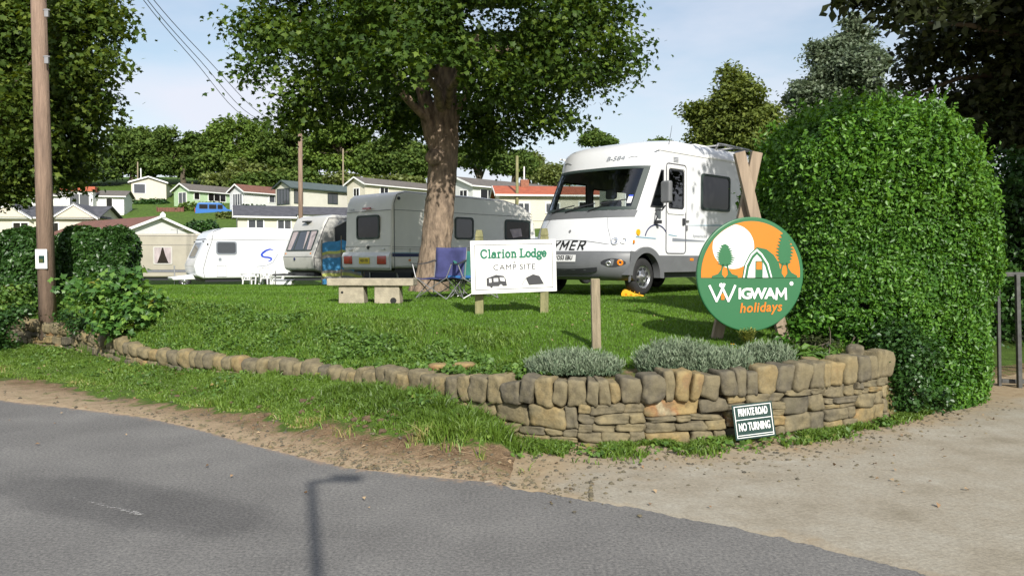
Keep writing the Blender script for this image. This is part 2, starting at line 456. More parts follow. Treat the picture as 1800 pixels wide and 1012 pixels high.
def road_material():
    m = bpy.data.materials.new('asphalt')
    m.use_nodes = True
    t = m.node_tree; b = t.nodes['Principled BSDF']; b.inputs['Roughness'].default_value = .88; b.inputs['Specular IOR Level'].default_value = .3
    tcn = t.nodes.new('ShaderNodeTexCoord')
    def noise(s, d=6, ro=.6, st=None):
        n = t.nodes.new('ShaderNodeTexNoise'); n.inputs['Scale'].default_value = s; n.inputs['Detail'].default_value = d; n.inputs['Roughness'].default_value = ro
        if st:
            mpn = t.nodes.new('ShaderNodeMapping'); mpn.inputs['Rotation'].default_value = (0, 0, R(27)); mpn.inputs['Scale'].default_value = st
            t.links.new(tcn.outputs['Object'], mpn.inputs['Vector']); t.links.new(mpn.outputs['Vector'], n.inputs['Vector'])
        else: t.links.new(tcn.outputs['Object'], n.inputs['Vector'])
        return n
    def ramp(src, st):
        r = t.nodes.new('ShaderNodeValToRGB'); el = r.color_ramp.elements
        while len(el) < len(st): el.new(.5)
        for e, (p, c) in zip(el, st): e.position = p; e.color = (*c, 1)
        t.links.new(src, r.inputs['Fac']); return r
    base = ramp(noise(1.0, 6, .6).outputs['Fac'], [(.3, (.126, .122, .115)), (.5, (.156, .151, .142)), (.72, (.191, .185, .172))])
    gr = ramp(noise(48, 6, .85).outputs['Fac'], [(.34, (.30, .30, .30)), (.5, (1, 1, 1)), (.66, (1.9, 1.85, 1.75))])
    mx = t.nodes.new('ShaderNodeMix'); mx.data_type = 'RGBA'; mx.blend_type = 'MULTIPLY'; mx.inputs[0].default_value = .8
    t.links.new(base.outputs[0], mx.inputs[6]); t.links.new(gr.outputs[0], mx.inputs[7])
    # pale grit and chalky scuffs
    sf = ramp(noise(7, 10, .8).outputs['Fac'], [(.60, (0, 0, 0)), (.74, (.35, .35, .35))])
    m2 = t.nodes.new('ShaderNodeMix'); m2.data_type = 'RGBA'; m2.inputs[7].default_value = (.19, .17, .145, 1)
    t.links.new(sf.outputs[0], m2.inputs[0]); t.links.new(mx.outputs[2], m2.inputs[6])
    # dirt washed on to the road edge
    at = t.nodes.new('ShaderNodeAttribute'); at.attribute_name = 'dirt'
    ad = t.nodes.new('ShaderNodeMath'); ad.operation = 'ADD'; t.links.new(at.outputs['Fac'], ad.inputs[0]); t.links.new(noise(11, 7, .75).outputs['Fac'], ad.inputs[1])
    de = ramp(ad.outputs[0], [(.82, (0, 0, 0)), (1.0, (.85, .85, .85))])
    m3 = t.nodes.new('ShaderNodeMix'); m3.data_type = 'RGBA'; m3.inputs[7].default_value = (.27, .20, .14, 1)
    t.links.new(de.outputs[0], m3.inputs[0]); t.links.new(m2.outputs[2], m3.inputs[6])
    # long darker patch on the left of the road
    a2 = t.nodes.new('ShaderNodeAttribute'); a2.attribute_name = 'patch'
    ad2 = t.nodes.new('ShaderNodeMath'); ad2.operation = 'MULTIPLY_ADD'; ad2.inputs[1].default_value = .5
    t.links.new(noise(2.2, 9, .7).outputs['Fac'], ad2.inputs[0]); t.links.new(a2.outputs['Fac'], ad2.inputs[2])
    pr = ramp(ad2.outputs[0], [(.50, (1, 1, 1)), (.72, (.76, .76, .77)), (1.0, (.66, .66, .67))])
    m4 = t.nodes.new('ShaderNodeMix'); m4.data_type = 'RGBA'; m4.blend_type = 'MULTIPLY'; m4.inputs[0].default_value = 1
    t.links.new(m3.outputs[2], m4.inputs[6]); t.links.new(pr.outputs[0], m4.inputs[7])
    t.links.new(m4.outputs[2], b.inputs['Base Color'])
    bp = t.nodes.new('ShaderNodeBump'); bp.inputs['Strength'].default_value = .55; bp.inputs['Distance'].default_value = .008
    t.links.new(noise(60, 6, .8).outputs['Fac'], bp.inputs['Height']); t.links.new(bp.outputs['Normal'], b.inputs['Normal'])
    return m
M['asphalt'] = road_material()

def drive_material():
    m = bpy.data.materials.new('drive_concrete')
    m.use_nodes = True
    t = m.node_tree; b = t.nodes['Principled BSDF']; b.inputs['Roughness'].default_value = .95; b.inputs['Specular IOR Level'].default_value = .2
    tcn = t.nodes.new('ShaderNodeTexCoord')
    def noise(s, d=6, ro=.6):
        n = t.nodes.new('ShaderNodeTexNoise'); n.inputs['Scale'].default_value = s; n.inputs['Detail'].default_value = d; n.inputs['Roughness'].default_value = ro
        t.links.new(tcn.outputs['Object'], n.inputs['Vector']); return n
    def ramp(src, st):
        r = t.nodes.new('ShaderNodeValToRGB'); el = r.color_ramp.elements
        while len(el) < len(st): el.new(.5)
        for e, (p, c) in zip(el, st): e.position = p; e.color = (*c, 1)
        t.links.new(src, r.inputs['Fac']); return r
    base = ramp(noise(1.7, 8, .65).outputs['Fac'], [(.3, (.245, .215, .158)), (.46, (.315, .28, .215)), (.6, (.35, .32, .255)), (.74, (.42, .39, .325))])
    gr = ramp(noise(42, 6, .85).outputs['Fac'], [(.32, (.62, .6, .58)), (.52, (1, 1, 1)), (.7, (1.35, 1.33, 1.3))])
    mx = t.nodes.new('ShaderNodeMix'); mx.data_type = 'RGBA'; mx.blend_type = 'MULTIPLY'; mx.inputs[0].default_value = .8
    t.links.new(base.outputs[0], mx.inputs[6]); t.links.new(gr.outputs[0], mx.inputs[7])
    at = t.nodes.new('ShaderNodeAttribute'); at.attribute_name = 'dirt'
    ad = t.nodes.new('ShaderNodeMath'); ad.operation = 'ADD'; t.links.new(at.outputs['Fac'], ad.inputs[0]); t.links.new(noise(1.6, 10, .72).outputs['Fac'], ad.inputs[1])
    de = ramp(ad.outputs[0], [(.60, (0, 0, 0)), (.92, (1, 1, 1))])
    dcol = ramp(noise(8, 8, .7).outputs['Fac'], [(.3, (.26, .19, .112)), (.7, (.40, .315, .20))])
    m3 = t.nodes.new('ShaderNodeMix'); m3.data_type = 'RGBA'
    t.links.new(de.outputs[0], m3.inputs[0]); t.links.new(mx.outputs[2], m3.inputs[6]); t.links.new(dcol.outputs[0], m3.inputs[7])
    t.links.new(m3.outputs[2], b.inputs['Base Color'])
    # tamped ribs across the slab
    mpn = t.nodes.new('ShaderNodeMapping'); mpn.inputs['Rotation'].default_value = (0, 0, R(-24))
    t.links.new(tcn.outputs['Object'], mpn.inputs['Vector'])
    w = t.nodes.new('ShaderNodeTexWave'); w.wave_type = 'BANDS'; w.bands_direction = 'Y'; w.inputs['Scale'].default_value = 7.0
    w.inputs['Distortion'].default_value = 2.2; w.inputs['Detail'].default_value = 3; w.inputs['Detail Scale'].default_value = 2.5
    t.links.new(mpn.outputs['Vector'], w.inputs['Vector'])
    bp = t.nodes.new('ShaderNodeBump'); bp.inputs['Strength'].default_value = .05; bp.inputs['Distance'].default_value = .012
    bp2 = t.nodes.new('ShaderNodeBump'); bp2.inputs['Strength'].default_value = .6; bp2.inputs['Distance'].default_value = .01
    iv = t.nodes.new('ShaderNodeMath'); iv.operation = 'MULTIPLY'
    om = t.nodes.new('ShaderNodeMath'); om.operation = 'SUBTRACT'; om.inputs[0].default_value = 1.0; t.links.new(de.outputs[0], om.inputs[1])
    t.links.new(w.outputs['Fac'], iv.inputs[0]); t.links.new(om.outputs[0], iv.inputs[1])
    t.links.new(iv.outputs[0], bp.inputs['Height']); t.links.new(noise(90, 5, .8).outputs['Fac'], bp2.inputs['Height'])
    t.links.new(bp.outputs['Normal'], bp2.inputs['Normal']); t.links.new(bp2.outputs['Normal'], b.inputs['Normal'])
    return m
M['drive'] = drive_material()

# ------------------------------------------------------------------ objects
def link(name, me, parent=None, m=None):
    o = bpy.data.objects.new(name, me)
    COL.objects.link(o)
    if parent is not None: o.parent = parent
    if m is not None:
        for mm in (m if isinstance(m, (list, tuple)) else [m]):
            me.materials.append(M[mm] if isinstance(mm, str) else mm)
    return o

def tag(o, label, cat, group=None, kind=None):
    o['label'] = label; o['category'] = cat
    if group: o['group'] = group
    if kind: o['kind'] = kind
    return o

def thing(name, label, cat, loc, rz=0.0, group=None):
    o = bpy.data.objects.new(name, None)
    o.empty_display_size = .2
    COL.objects.link(o)
    o.location = loc; o.rotation_euler = (0, 0, rz)
    return tag(o, label, cat, group)

class MB:
    def __init__(s): s.v = []; s.f = []
    def add(s, vs, fs):
        n = len(s.v); s.v += [tuple(x) for x in vs]; s.f += [tuple(i + n for i in f) for f in fs]; return s
    def box(s, a, b, mtx=None):
        (x0, y0, z0), (x1, y1, z1) = a, b
        vs = [Vector(p) for p in ((x0, y0, z0), (x1, y0, z0), (x1, y1, z0), (x0, y1, z0), (x0, y0, z1), (x1, y0, z1), (x1, y1, z1), (x0, y1, z1))]
        if mtx: vs = [mtx @ v for v in vs]
        return s.add(vs, [(0, 3, 2, 1), (4, 5, 6, 7), (0, 1, 5, 4), (1, 2, 6, 5), (2, 3, 7, 6), (3, 0, 4, 7)])
    def bar(s, p, q, w, h=None, up=Vector((0, 0, 1))):
        """square timber from p to q"""
        p = Vector(p); q = Vector(q); h = h or w
        d = (q - p).normalized()
        u = d.cross(up)
        if u.length < 1e-4: u = d.cross(Vector((1, 0, 0)))
        u.normalize(); v = u.cross(d)
        vs = []
        for c in (p, q):
            for i, j in ((-1, -1), (1, -1), (1, 1), (-1, 1)): vs.append(c + u * i * w / 2 + v * j * h / 2)
        return s.add(vs, [(0, 1, 2, 3), (7, 6, 5, 4), (0, 4, 5, 1), (1, 5, 6, 2), (2, 6, 7, 3), (3, 7, 4, 0)])
    def tube(s, pts, rad, n=10, cap=True):
        pts = [Vector(p) for p in pts]
        if not isinstance(rad, (list, tuple)): rad = [rad] * len(pts)
        vs = []; fs = []
        u = None
        for i, p in enumerate(pts):
            d = (pts[min(i + 1, len(pts) - 1)] - pts[max(i - 1, 0)]).normalized()
            if u is None:
                u = d.cross(Vector((0, 0, 1)))
                if u.length < 1e-3: u = d.cross(Vector((1, 0, 0)))
            u = (u - d * u.dot(d)).normalized(); v = d.cross(u)
            for k in range(n):
                t = 2 * math.pi * k / n
                vs.append(p + (u * math.cos(t) + v * math.sin(t)) * rad[i])
        for i in range(len(pts) - 1):
            for k in range(n):
                fs.append((i * n + k, i * n + (k + 1) % n, (i + 1) * n + (k + 1) % n, (i + 1) * n + k))
        if cap:
            fs.append(tuple(range(n))[::-1]); fs.append(tuple(range((len(pts) - 1) * n, len(pts) * n)))
        return s.add(vs, fs)
    def prism(s, poly, o, u, v, w):
        """polygon (a,b) at o+a*u+b*v, extruded along w"""
        o = Vector(o); u = Vector(u); v = Vector(v); w = Vector(w)
        n = len(poly)
        vs = [o + u * a + v * b for a, b in poly] + [o + u * a + v * b + w for a, b in poly]
        fs = [tuple(range(n))[::-1], tuple(range(n, 2 * n))] + [(i, (i + 1) % n, n + (i + 1) % n, n + i) for i in range(n)]
        return s.add(vs, fs)
    def flat(s, poly, o, u, v):
        o = Vector(o); u = Vector(u); v = Vector(v)
        return s.add([o + u * a + v * b for a, b in poly], [tuple(range(len(poly)))])
    def build(s, name, m, parent=None, bevel=0, smooth_=False, solid=0, seg=2, angle=30, recalc=True):
        me = bpy.data.meshes.new(name)
        me.from_pydata(s.v, [], s.f)
        if recalc:
            bm = bmesh.new(); bm.from_mesh(me); bmesh.ops.recalc_face_normals(bm, faces=bm.faces); bm.to_mesh(me); bm.free()
        o = link(name, me, parent, m)
        if solid:
            k = o.modifiers.new('solid', 'SOLIDIFY'); k.thickness = solid; k.offset = 0
        if bevel:
            k = o.modifiers.new('bevel', 'BEVEL'); k.width = bevel; k.segments = seg; k.limit_method = 'ANGLE'; k.angle_limit = R(angle)
        if smooth_ or bevel:
            me.shade_smooth()
            k = o.modifiers.new('wn', 'WEIGHTED_NORMAL') if bevel else None
        return o

def smooth_by_angle(o, ang=40):
    me = o.data
    me.shade_smooth()
    bm = bmesh.new(); bm.from_mesh(me)
    for e in bm.edges:
        if len(e.link_faces) == 2 and e.calc_face_angle(0) > R(ang): e.smooth = False
    bm.to_mesh(me); bm.free()
    return o

def arr_mesh(name, verts, faces, tint=None, m=None, parent=None, smooth_=False):
    """verts (N,3), faces (K,3|4) arrays"""
    me = bpy.data.meshes.new(name)
    k = faces.shape[1]
    me.vertices.add(len(verts)); me.vertices.foreach_set('co', np.ascontiguousarray(verts, np.float32).ravel())
    me.loops.add(faces.size); me.loops.foreach_set('vertex_index', np.ascontiguousarray(faces, np.int32).ravel())
    me.polygons.add(len(faces)); me.polygons.foreach_set('loop_start', np.arange(0, faces.size, k, dtype=np.int32))
    if smooth_: me.polygons.foreach_set('use_smooth', np.ones(len(faces), bool))
    me.update()
    if tint is not None:
        a = me.attributes.new('tint', 'FLOAT', 'FACE'); a.data.foreach_set('value', np.ascontiguousarray(tint, np.float32))
    me.validate()
    return link(name, me, parent, m)

def norm(v): return v / np.maximum(np.linalg.norm(v, axis=-1, keepdims=True), 1e-9)

def leaves(c, nrm, size, aspect=1.5, fold=.25):
    """kite-shaped folded leaves at c with normals nrm; returns verts, faces (quads, two per leaf along the midrib)"""
    n = len(c)
    rnd = rng.normal(size=(n, 3))
    u = norm(np.cross(nrm, rnd)); v = np.cross(nrm, u)
    L = size[:, None] * aspect * .5; W = size[:, None] * .5
    base = c - u * L; tip = c + u * L
    mid = c - u * L * .1
    l = mid + v * W + nrm * W * fold; r = mid - v * W + nrm * W * fold
    tip = tip - nrm * W * fold
    vs = np.stack([base, l, tip, r], 1).reshape(-1, 3)
    i = np.arange(n)[:, None] * 4
    fs = np.concatenate([i + np.array([[0, 1, 2]]), i + np.array([[0, 2, 3]])], 1).reshape(-1, 3)
    return vs, fs

def lobed_leaves(c, nrm, size):
    """five-lobed leaf outline as a fan: 11 points"""
    n = len(c)
    rnd = rng.normal(size=(n, 3))
    u = norm(np.cross(nrm, rnd)); v = np.cross(nrm, u)
    ang = np.array([-180, -140, -112, -78, -55, -28, 0, 28, 55, 78, 112, 140]) * math.pi / 180
    rad = np.array([.35, .62, .42, .88, .5, .62, 1.0, .62, .5, .88, .42, .62])
    pts = [c]
    for a, r_ in zip(ang, rad):
        q = c + (u * math.cos(a) + v * math.sin(a)) * (r_ * size[:, None] * .55) - nrm * (r_ ** 2 * .16 * size[:, None])
        pts.append(q)
    K = len(pts)
    vs = np.stack(pts, 1).reshape(-1, 3)
    i = np.arange(n)[:, None] * K
    tri = []
    for k in range(1, K): tri.append([0, k, k % (K - 1) + 1])
    fs = (i[:, :, None] + np.array(tri)[None]).reshape(-1, 3)
    return vs, fs, K - 1

def crown_points(blobs, n, per=14, spread=.30, shell=.55, droop=.12, rough=0):
    """clustered leaf positions in a union of ellipsoids; returns pos, outward normal, cluster tint"""
    blobs = np.array(blobs, float)         # cx cy cz rx ry rz
    if rough:
        ex = []
        for b_ in blobs:
            for k_ in range(rough):
                dv = norm(rng.normal(size=3)); q_ = b_[:3] + dv * b_[3:6] * rng.uniform(.85, 1.12); rr_ = b_[3:6] * rng.uniform(.16, .36)
                ex.append(np.concatenate([q_, rr_]))
        blobs = np.concatenate([blobs * np.array([1, 1, 1, .88, .88, .88]), np.array(ex)])
    w = (blobs[:, 3] * blobs[:, 4] * blobs[:, 5]) ** .72
    w /= w.sum()
    nc = max(1, n // per)
    b = blobs[rng.choice(len(blobs), nc, p=w)]
    d = norm(rng.normal(size=(nc, 3)))
    rr = shell + (1 - shell) * rng.random(nc) ** .6
    inner = rng.random(nc) < .22
    rr[inner] = rng.random(inner.sum()) ** .5 * .8
    wob = 1 + .22 * (vnoise(d[:, 0] * 3 + b[:, 0] * 3, d[:, 2] * 3 + d[:, 1] * 2 + b[:, 1]) - .5) * 2
    c = b[:, :3] + d * b[:, 3:6] * (rr * wob)[:, None]
    ct = rng.random(nc)
    C = np.repeat(c, per, 0); Dn = np.repeat(d, per, 0); T = np.repeat(ct, per)
    off = rng.normal(size=C.shape) * spread
    off[:, 2] *= .5
    C = C + off
    C[:, 2] -= droop * np.hypot(off[:, 0], off[:, 1])
    nr = norm(Dn * .55 + np.array([0, 0, .75]) + rng.normal(size=C.shape) * .55)
    T = np.clip(.62 * T + .38 * rng.random(len(C)), 0, 1)
    return C, nr, T

def limb_path(p, q, sag=.0, n=6, jit=.12):
    p = Vector(p); q = Vector(q)
    pts = []
    for i in range(n + 1):
        t = i / n
        v = p.lerp(q, t)
        v += Vector((random.uniform(-1, 1), random.uniform(-1, 1), random.uniform(-1, 1))) * jit * math.sin(math.pi * t)
        v.z += sag * math.sin(math.pi * t)
        pts.append(v)
    return pts

def tree(name, label, base, blobs, n, leaf, m, trunk_r=.25, trunk_top=None, bark='bark_dark', per=14, spread=.3, limbs=6, group=None, cat='tree',
         shell=.55, aspect=1.4, crown_name='crown', lobed=False, trunk=True, trunk_path=None, tint_pow=1.0, rough=4):
    """blobs in world coordinates"""
    base = Vector(base)
    t = thing(name, label, cat, base, 0, group)
    C, nr, T = crown_points(blobs, n, per, spread, shell, rough=rough)
    C = C - np.array(base)[None]
    sz = leaf * (0.65 + .7 * rng.random(len(C)))
    if lobed:
        vs, fs, k = lobed_leaves(C, nr, sz); tint = np.repeat(T ** tint_pow, k)
    else:
        vs, fs = leaves(C, nr, sz, aspect); tint = np.repeat(T ** tint_pow, 2)
    arr_mesh(crown_name, vs, fs, tint, m, t)
    if trunk:
        mb = MB()
        bl = np.array(blobs)
        top = Vector(trunk_top) - base if trunk_top is not None else Vector(bl[:, :3].mean(0)) - base
        path = trunk_path or limb_path((0, 0, -.3), top, 0, 8, trunk_r * .5)
        nn = len(path)
        mb.tube(path, [trunk_r * (1.25 if i == 0 else 1) * (1 - .65 * i / (nn - 1)) for i in range(nn)], 12)
        idx = rng.choice(len(bl), min(limbs, len(bl)), replace=False)
        for i in idx:
            k = random.randint(nn // 2, nn - 1)
            q = Vector(bl[i, :3]) - base
            mb.tube(limb_path(path[k], q, .15, 5, .15), [trunk_r * .42 * (1 - .8 * j / 5) for j in range(6)], 7)
        mb.build('trunk', bark, t, smooth_=True)
    return t

# ================================================================== THE SETTING
def dirt_of(x, y, s, t, a):
    n = fbm(x * 3.1, y * 3.1, 4) - .47
    lim = np.interp(a, [-.64, -.5, -.3, -.12, -.04, .02], [.30, .32, .40, .48, .58, .85])
    verge = smooth((lim - t + n * .45) / .14) * (s < 0)
    bed = smooth((a + .12) / .06) * smooth((.48 - a) / .05) * smooth((1.15 - s + n * 1.2) / .3) * (s >= 0) * .75
    right = smooth((a - .43) / .03) * (s > -.3) * (s < 2.5)
    foot = smooth((s + .30) / .2) * (s < 0) * .35
    return np.clip(np.maximum(np.maximum(verge, bed), np.maximum(right * .8, foot)), 0, 1)

def make_ground():
    xs = np.concatenate([-np.geomspace(700, 12.2, 46), np.arange(-12, 8.01, .07), np.geomspace(8.2, 700, 46)])
    ys = np.concatenate([np.array([-300, -120, -50, -20, -8, -2, 1.5]), np.arange(3.4, 22, .07), np.geomspace(22.1, 1200, 90)])
    X, Y = np.meshgrid(xs, ys)
    Z, s, t, a = land(X, Y, True)
    Dt = dirt_of(X, Y, s, t, a)
    far = smooth((Y - 40) / 40)
    nx, ny = len(xs), len(ys)
    v = np.stack([X, Y, Z], -1).reshape(-1, 3)
    i = np.arange(ny - 1)[:, None] * nx + np.arange(nx - 1)[None]
    f = np.stack([i, i + 1, i + nx + 1, i + nx], -1).reshape(-1, 4)
    o = arr_mesh('ground', v, f, None, 'ground', smooth_=True)
    at = o.data.attributes.new('dirt', 'FLOAT', 'POINT')
    at.data.foreach_set('value', (Dt * .55).reshape(-1).astype(np.float32))
    pl = smooth((.26 - t) / .2) * (s < 0)
    at = o.data.attributes.new('pale', 'FLOAT', 'POINT'); at.data.foreach_set('value', (pl * 1.5).reshape(-1).astype(np.float32))
    o['kind'] = 'structure'
make_ground()

def edge_noise(p): return .10 * (vnoise(np.array(p * 31.0), np.array(p * 3.0)) - .5) + .05 * (vnoise(np.array(p * 111.0), np.array(p)) - .5)

def make_road():
    # fan of strips from the near side of the road to its dirt edge
    A = np.linspace(_ra[0], .515, 420)
    verts = []; dirt = []
    K = 60
    for a in A:
        e = Rd(a) + float(edge_noise(a)) + .03
        if a > -.01: e = Rd(a) + .35         # runs on below the drive
        for k in range(K):
            y = 2.2 + (e - 2.2) * (k / (K - 1)) ** .7
            verts.append((a * y, y, .0)); dirt.append(max(0, .5 - (e - y) * 1.5) if a < .02 else 0)
    nA = len(A)
    i = np.arange(nA - 1)[:, None] * K + np.arange(K - 1)[None]
    f = np.stack([i, i + K, i + K + 1, i + 1], -1).reshape(-1, 4)
    v = np.array(verts)
    # the rest of the road, beside and behind the camera
    a0, a1 = A[0], A[-1]
    e0 = (a0 * Rd(a0), Rd(a0) + .0)
    ex = [(a0 * 2.2, 2.2, 0), (a1 * 2.2, 2.2, 0), (6, -.8, 0), (14, -7, 0), (14, -12, 0), (2, -5, 0), (-9, 1.0, 0), (-60, 20, 0), (-60, 34, 0), (v[K - 1][0], v[K - 1][1], 0)]
    n = len(v)
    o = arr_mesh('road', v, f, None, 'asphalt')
    at = o.data.attributes.new('dirt', 'FLOAT', 'POINT'); at.data.foreach_set('value', np.array(dirt, np.float32))
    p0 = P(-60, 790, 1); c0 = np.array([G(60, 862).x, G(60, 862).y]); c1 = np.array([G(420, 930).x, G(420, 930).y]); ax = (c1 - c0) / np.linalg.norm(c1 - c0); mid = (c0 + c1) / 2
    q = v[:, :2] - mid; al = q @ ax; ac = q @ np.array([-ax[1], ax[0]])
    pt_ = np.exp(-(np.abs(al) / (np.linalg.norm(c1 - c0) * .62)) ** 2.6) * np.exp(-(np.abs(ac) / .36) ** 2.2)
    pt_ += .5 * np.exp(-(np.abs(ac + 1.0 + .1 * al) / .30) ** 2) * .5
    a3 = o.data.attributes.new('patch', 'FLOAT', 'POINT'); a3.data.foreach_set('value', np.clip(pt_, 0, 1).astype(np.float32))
    bm = bmesh.new(); bm.from_mesh(o.data); bm.verts.ensure_lookup_table()
    col = [bm.verts[k] for k in range(K)]                       # the left-most strip edge
    last = [bm.verts[(nA - 1) * K + k] for k in range(K)]
    nv = [bm.verts.new(p) for p in ((6, -.8, 0), (14, -7, 0), (14, -12, 0), (2, -5, 0), (-9, 1.0, 0), (-60, 20, 0), (-60, 34, 0))]
    bm.verts.ensure_lookup_table(); near = [bm.verts[i_ * K] for i_ in range(nA)]
    def q(*vs):
        try: bm.faces.new(vs)
        except ValueError: pass
    q(*(near + nv[:5]))
    q(*([nv[4], nv[5], nv[6]] + col[::-1]))
    q(*(last + [nv[0]]))
    bmesh.ops.triangulate(bm, faces=[f_ for f_ in bm.faces if len(f_.verts) > 4])
    bmesh.ops.recalc_face_normals(bm, faces=bm.faces)
    bm.to_mesh(o.data); bm.free()
    o['kind'] = 'structure'
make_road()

def make_drive():
    A = np.concatenate([np.linspace(-.035, .70, 280), np.linspace(.71, 1.9, 40)])
    K = 46
    verts = []; dirt = []
    for a in A:
        near = float(np.interp(a, [-.02, 0.0, .03, .2, .514, .7, 1.9], [5.66, 5.52, 5.42, 4.93, 4.02, 3.2, 1.2])) + float(edge_noise(a * 1.7)) * .5
        far = float(Dw(a)) + (.12 if a < .5 else 1.6)
        if a < .0: far = min(far, near + (a + .035) / .035 * 1.7 + .02)
        for k in range(K):
            y = near + (far - near) * k / (K - 1)
            z = (.0006 if k == 0 else .006) + .03 * max(0, a - .5) * max(0, y - 7)
            verts.append((a * y, y, z))
            dd = float(Dw(a)) - y
            d = max(0, .50 - dd * .33) + .2 * max(0, 1 - (y - near) / .25) - .05
            d += .3 * max(0, 1 - abs(a - .02) / .09)
            dirt.append(min(.6, max(0, d)))
    nA = len(A)
    i = np.arange(nA - 1)[:, None] * K + np.arange(K - 1)[None]
    f = np.stack([i, i + K, i + K + 1, i + 1], -1).reshape(-1, 4)
    o = arr_mesh('driveway', np.array(verts), f, None, 'drive')
    at = o.data.attributes.new('dirt', 'FLOAT', 'POINT'); at.data.foreach_set('value', np.array(dirt, np.float32))
    o['kind'] = 'structure'
make_drive()

def worn_marking():
    m = mat('worn_marking', (.34, .33, .31), .9)
    t = m.node_tree; b = t.nodes['Principled BSDF']
    tcn = t.nodes.new('ShaderNodeTexCoord'); n = t.nodes.new('ShaderNodeTexNoise'); n.inputs['Scale'].default_value = 34; n.inputs['Detail'].default_value = 6; n.inputs['Roughness'].default_value = .8
    at = t.nodes.new('ShaderNodeAttribute'); at.attribute_name = 'wear'
    ad = t.nodes.new('ShaderNodeMath'); ad.operation = 'ADD'; r = t.nodes.new('ShaderNodeValToRGB'); r.color_ramp.elements[0].position = .92; r.color_ramp.elements[1].position = 1.06 if False else 1.0
    t.links.new(tcn.outputs['Object'], n.inputs['Vector']); t.links.new(n.outputs['Fac'], ad.inputs[0]); t.links.new(at.outputs['Fac'], ad.inputs[1]); t.links.new(ad.outputs[0], r.inputs['Fac']); t.links.new(r.outputs['Color'], b.inputs['Alpha'])
    M['worn_marking'] = m
    a = G(60, 868); c = G(268, 918); a.z = c.z = .004; d = (c - a).normalized(); nrm = Vector((-d.y, d.x, 0)); L = (c - a).length; vs = []; wr = []
    for i in range(61):
        for j in range(7):
            f = i / 60; g = j / 6
            vs.append(tuple(a + d * L * f + nrm * (.10 * (g - .5)))); wr.append((.30 + .20 * f) * math.sin(math.pi * g) ** .6 * min(1, (1 - f) * 12) * min(1, f * 5))
    fs = np.array([(i * 7 + j, i * 7 + j + 1, i * 7 + j + 8, i * 7 + j + 7) for i in range(60) for j in range(6)])
    o = arr_mesh('road_marking', np.array(vs), fs, None, 'worn_marking'); at = o.data.attributes.new('wear', 'FLOAT', 'POINT'); at.data.foreach_set('value', np.array(wr, np.float32))
    o['kind'] = 'structure'
worn_marking()

# ------------------------------------------------------------------ dry stone wall
def grid_cube(n):
    """unit cube surface with n cells an edge: verts, quads"""
    idx = {}; vs = []; fs = []
    def vid(p):
        if p not in idx: idx[p] = len(vs); vs.append([c / n * 2 - 1 for c in p])
        return idx[p]
    for ax in range(3):
        for side in (0, n):
            for i in range(n):
                for j in range(n):
                    q = []
                    for (di, dj) in ((0, 0), (1, 0), (1, 1), (0, 1)):
                        p = [0, 0, 0]; p[ax] = side; p[(ax + 1) % 3] = i + di; p[(ax + 2) % 3] = j + dj
                        q.append(vid(tuple(p)))
                    fs.append(q if side else q[::-1])
    return np.array(vs), np.array(fs)
_gv, _gf = grid_cube(8)

def stone_geo(w, d, h, rough=.10, power=5.0, seed=None, taper=0.0):
    r = np.random.default_rng(seed)
    p = _gv.copy()
    nrm = (np.abs(p) ** power).sum(1) ** (1 / power)
    p = p / nrm[:, None]
    # chop a few corners with planes
    for _ in range(7):
        n = r.normal(size=3); n[1] *= .6; n /= np.linalg.norm(n)
        lim = np.abs(n).sum() * (.74 + .26 * r.random())
        dd = p @ n - lim
        p = p - np.outer(np.maximum(dd, 0), n)
    ph = r.random(9) * 6.28
    dis = (np.sin(p[:, 0] * 2.3 + ph[0]) * np.sin(p[:, 1] * 2.1 + ph[1]) + np.sin(p[:, 2] * 2.7 + ph[2] + p[:, 0] * 1.7) * .8
           + .4 * np.sin(p[:, 0] * 6 + ph[3]) * np.sin(p[:, 2] * 5 + ph[4]) + .3 * np.sin(p[:, 1] * 9 + ph[5] + p[:, 2] * 7) + r.normal(0, .16, len(p)))
    p = p * (1 + rough * .5 * dis[:, None])
    p[:, 0] *= 1 - taper * p[:, 2] * .5
    p = p * np.array([w / 2, d / 2, h / 2])
    sk = (r.random() - .5) * .22
    p[:, 0] += p[:, 2] * sk
    return p

# wall line sampled by arc length, front face
_as = np.linspace(_wa[1] - .04, _wa[16], 900)
_wx = _as * Dw(_as); _wy = Dw(_as)
_k = np.ones(41) / 41
_wxs = np.concatenate([_wx[:20], np.convolve(_wx, _k, 'valid'), _wx[-20:]]); _wys = np.concatenate([_wy[:20], np.convolve(_wy, _k, 'valid'), _wy[-20:]])
_seg = np.hypot(np.diff(_wxs), np.diff(_wys)); _arc = np.concatenate([[0], np.cumsum(_seg)]); WL = _arc[-1]
def wall_at(s):
    x = float(np.interp(s, _arc, _wxs)); y = float(np.interp(s, _arc, _wys)); a = float(np.interp(s, _arc, _as))
    x2 = float(np.interp(s + .12, _arc, _wxs)); y2 = float(np.interp(s + .12, _arc, _wys))
    x1 = float(np.interp(s - .12, _arc, _wxs)); y1 = float(np.interp(s - .12, _arc, _wys))
    return x, y, math.atan2(y2 - y1, x2 - x1), float(Zb(a)), float(Zt(a)), a

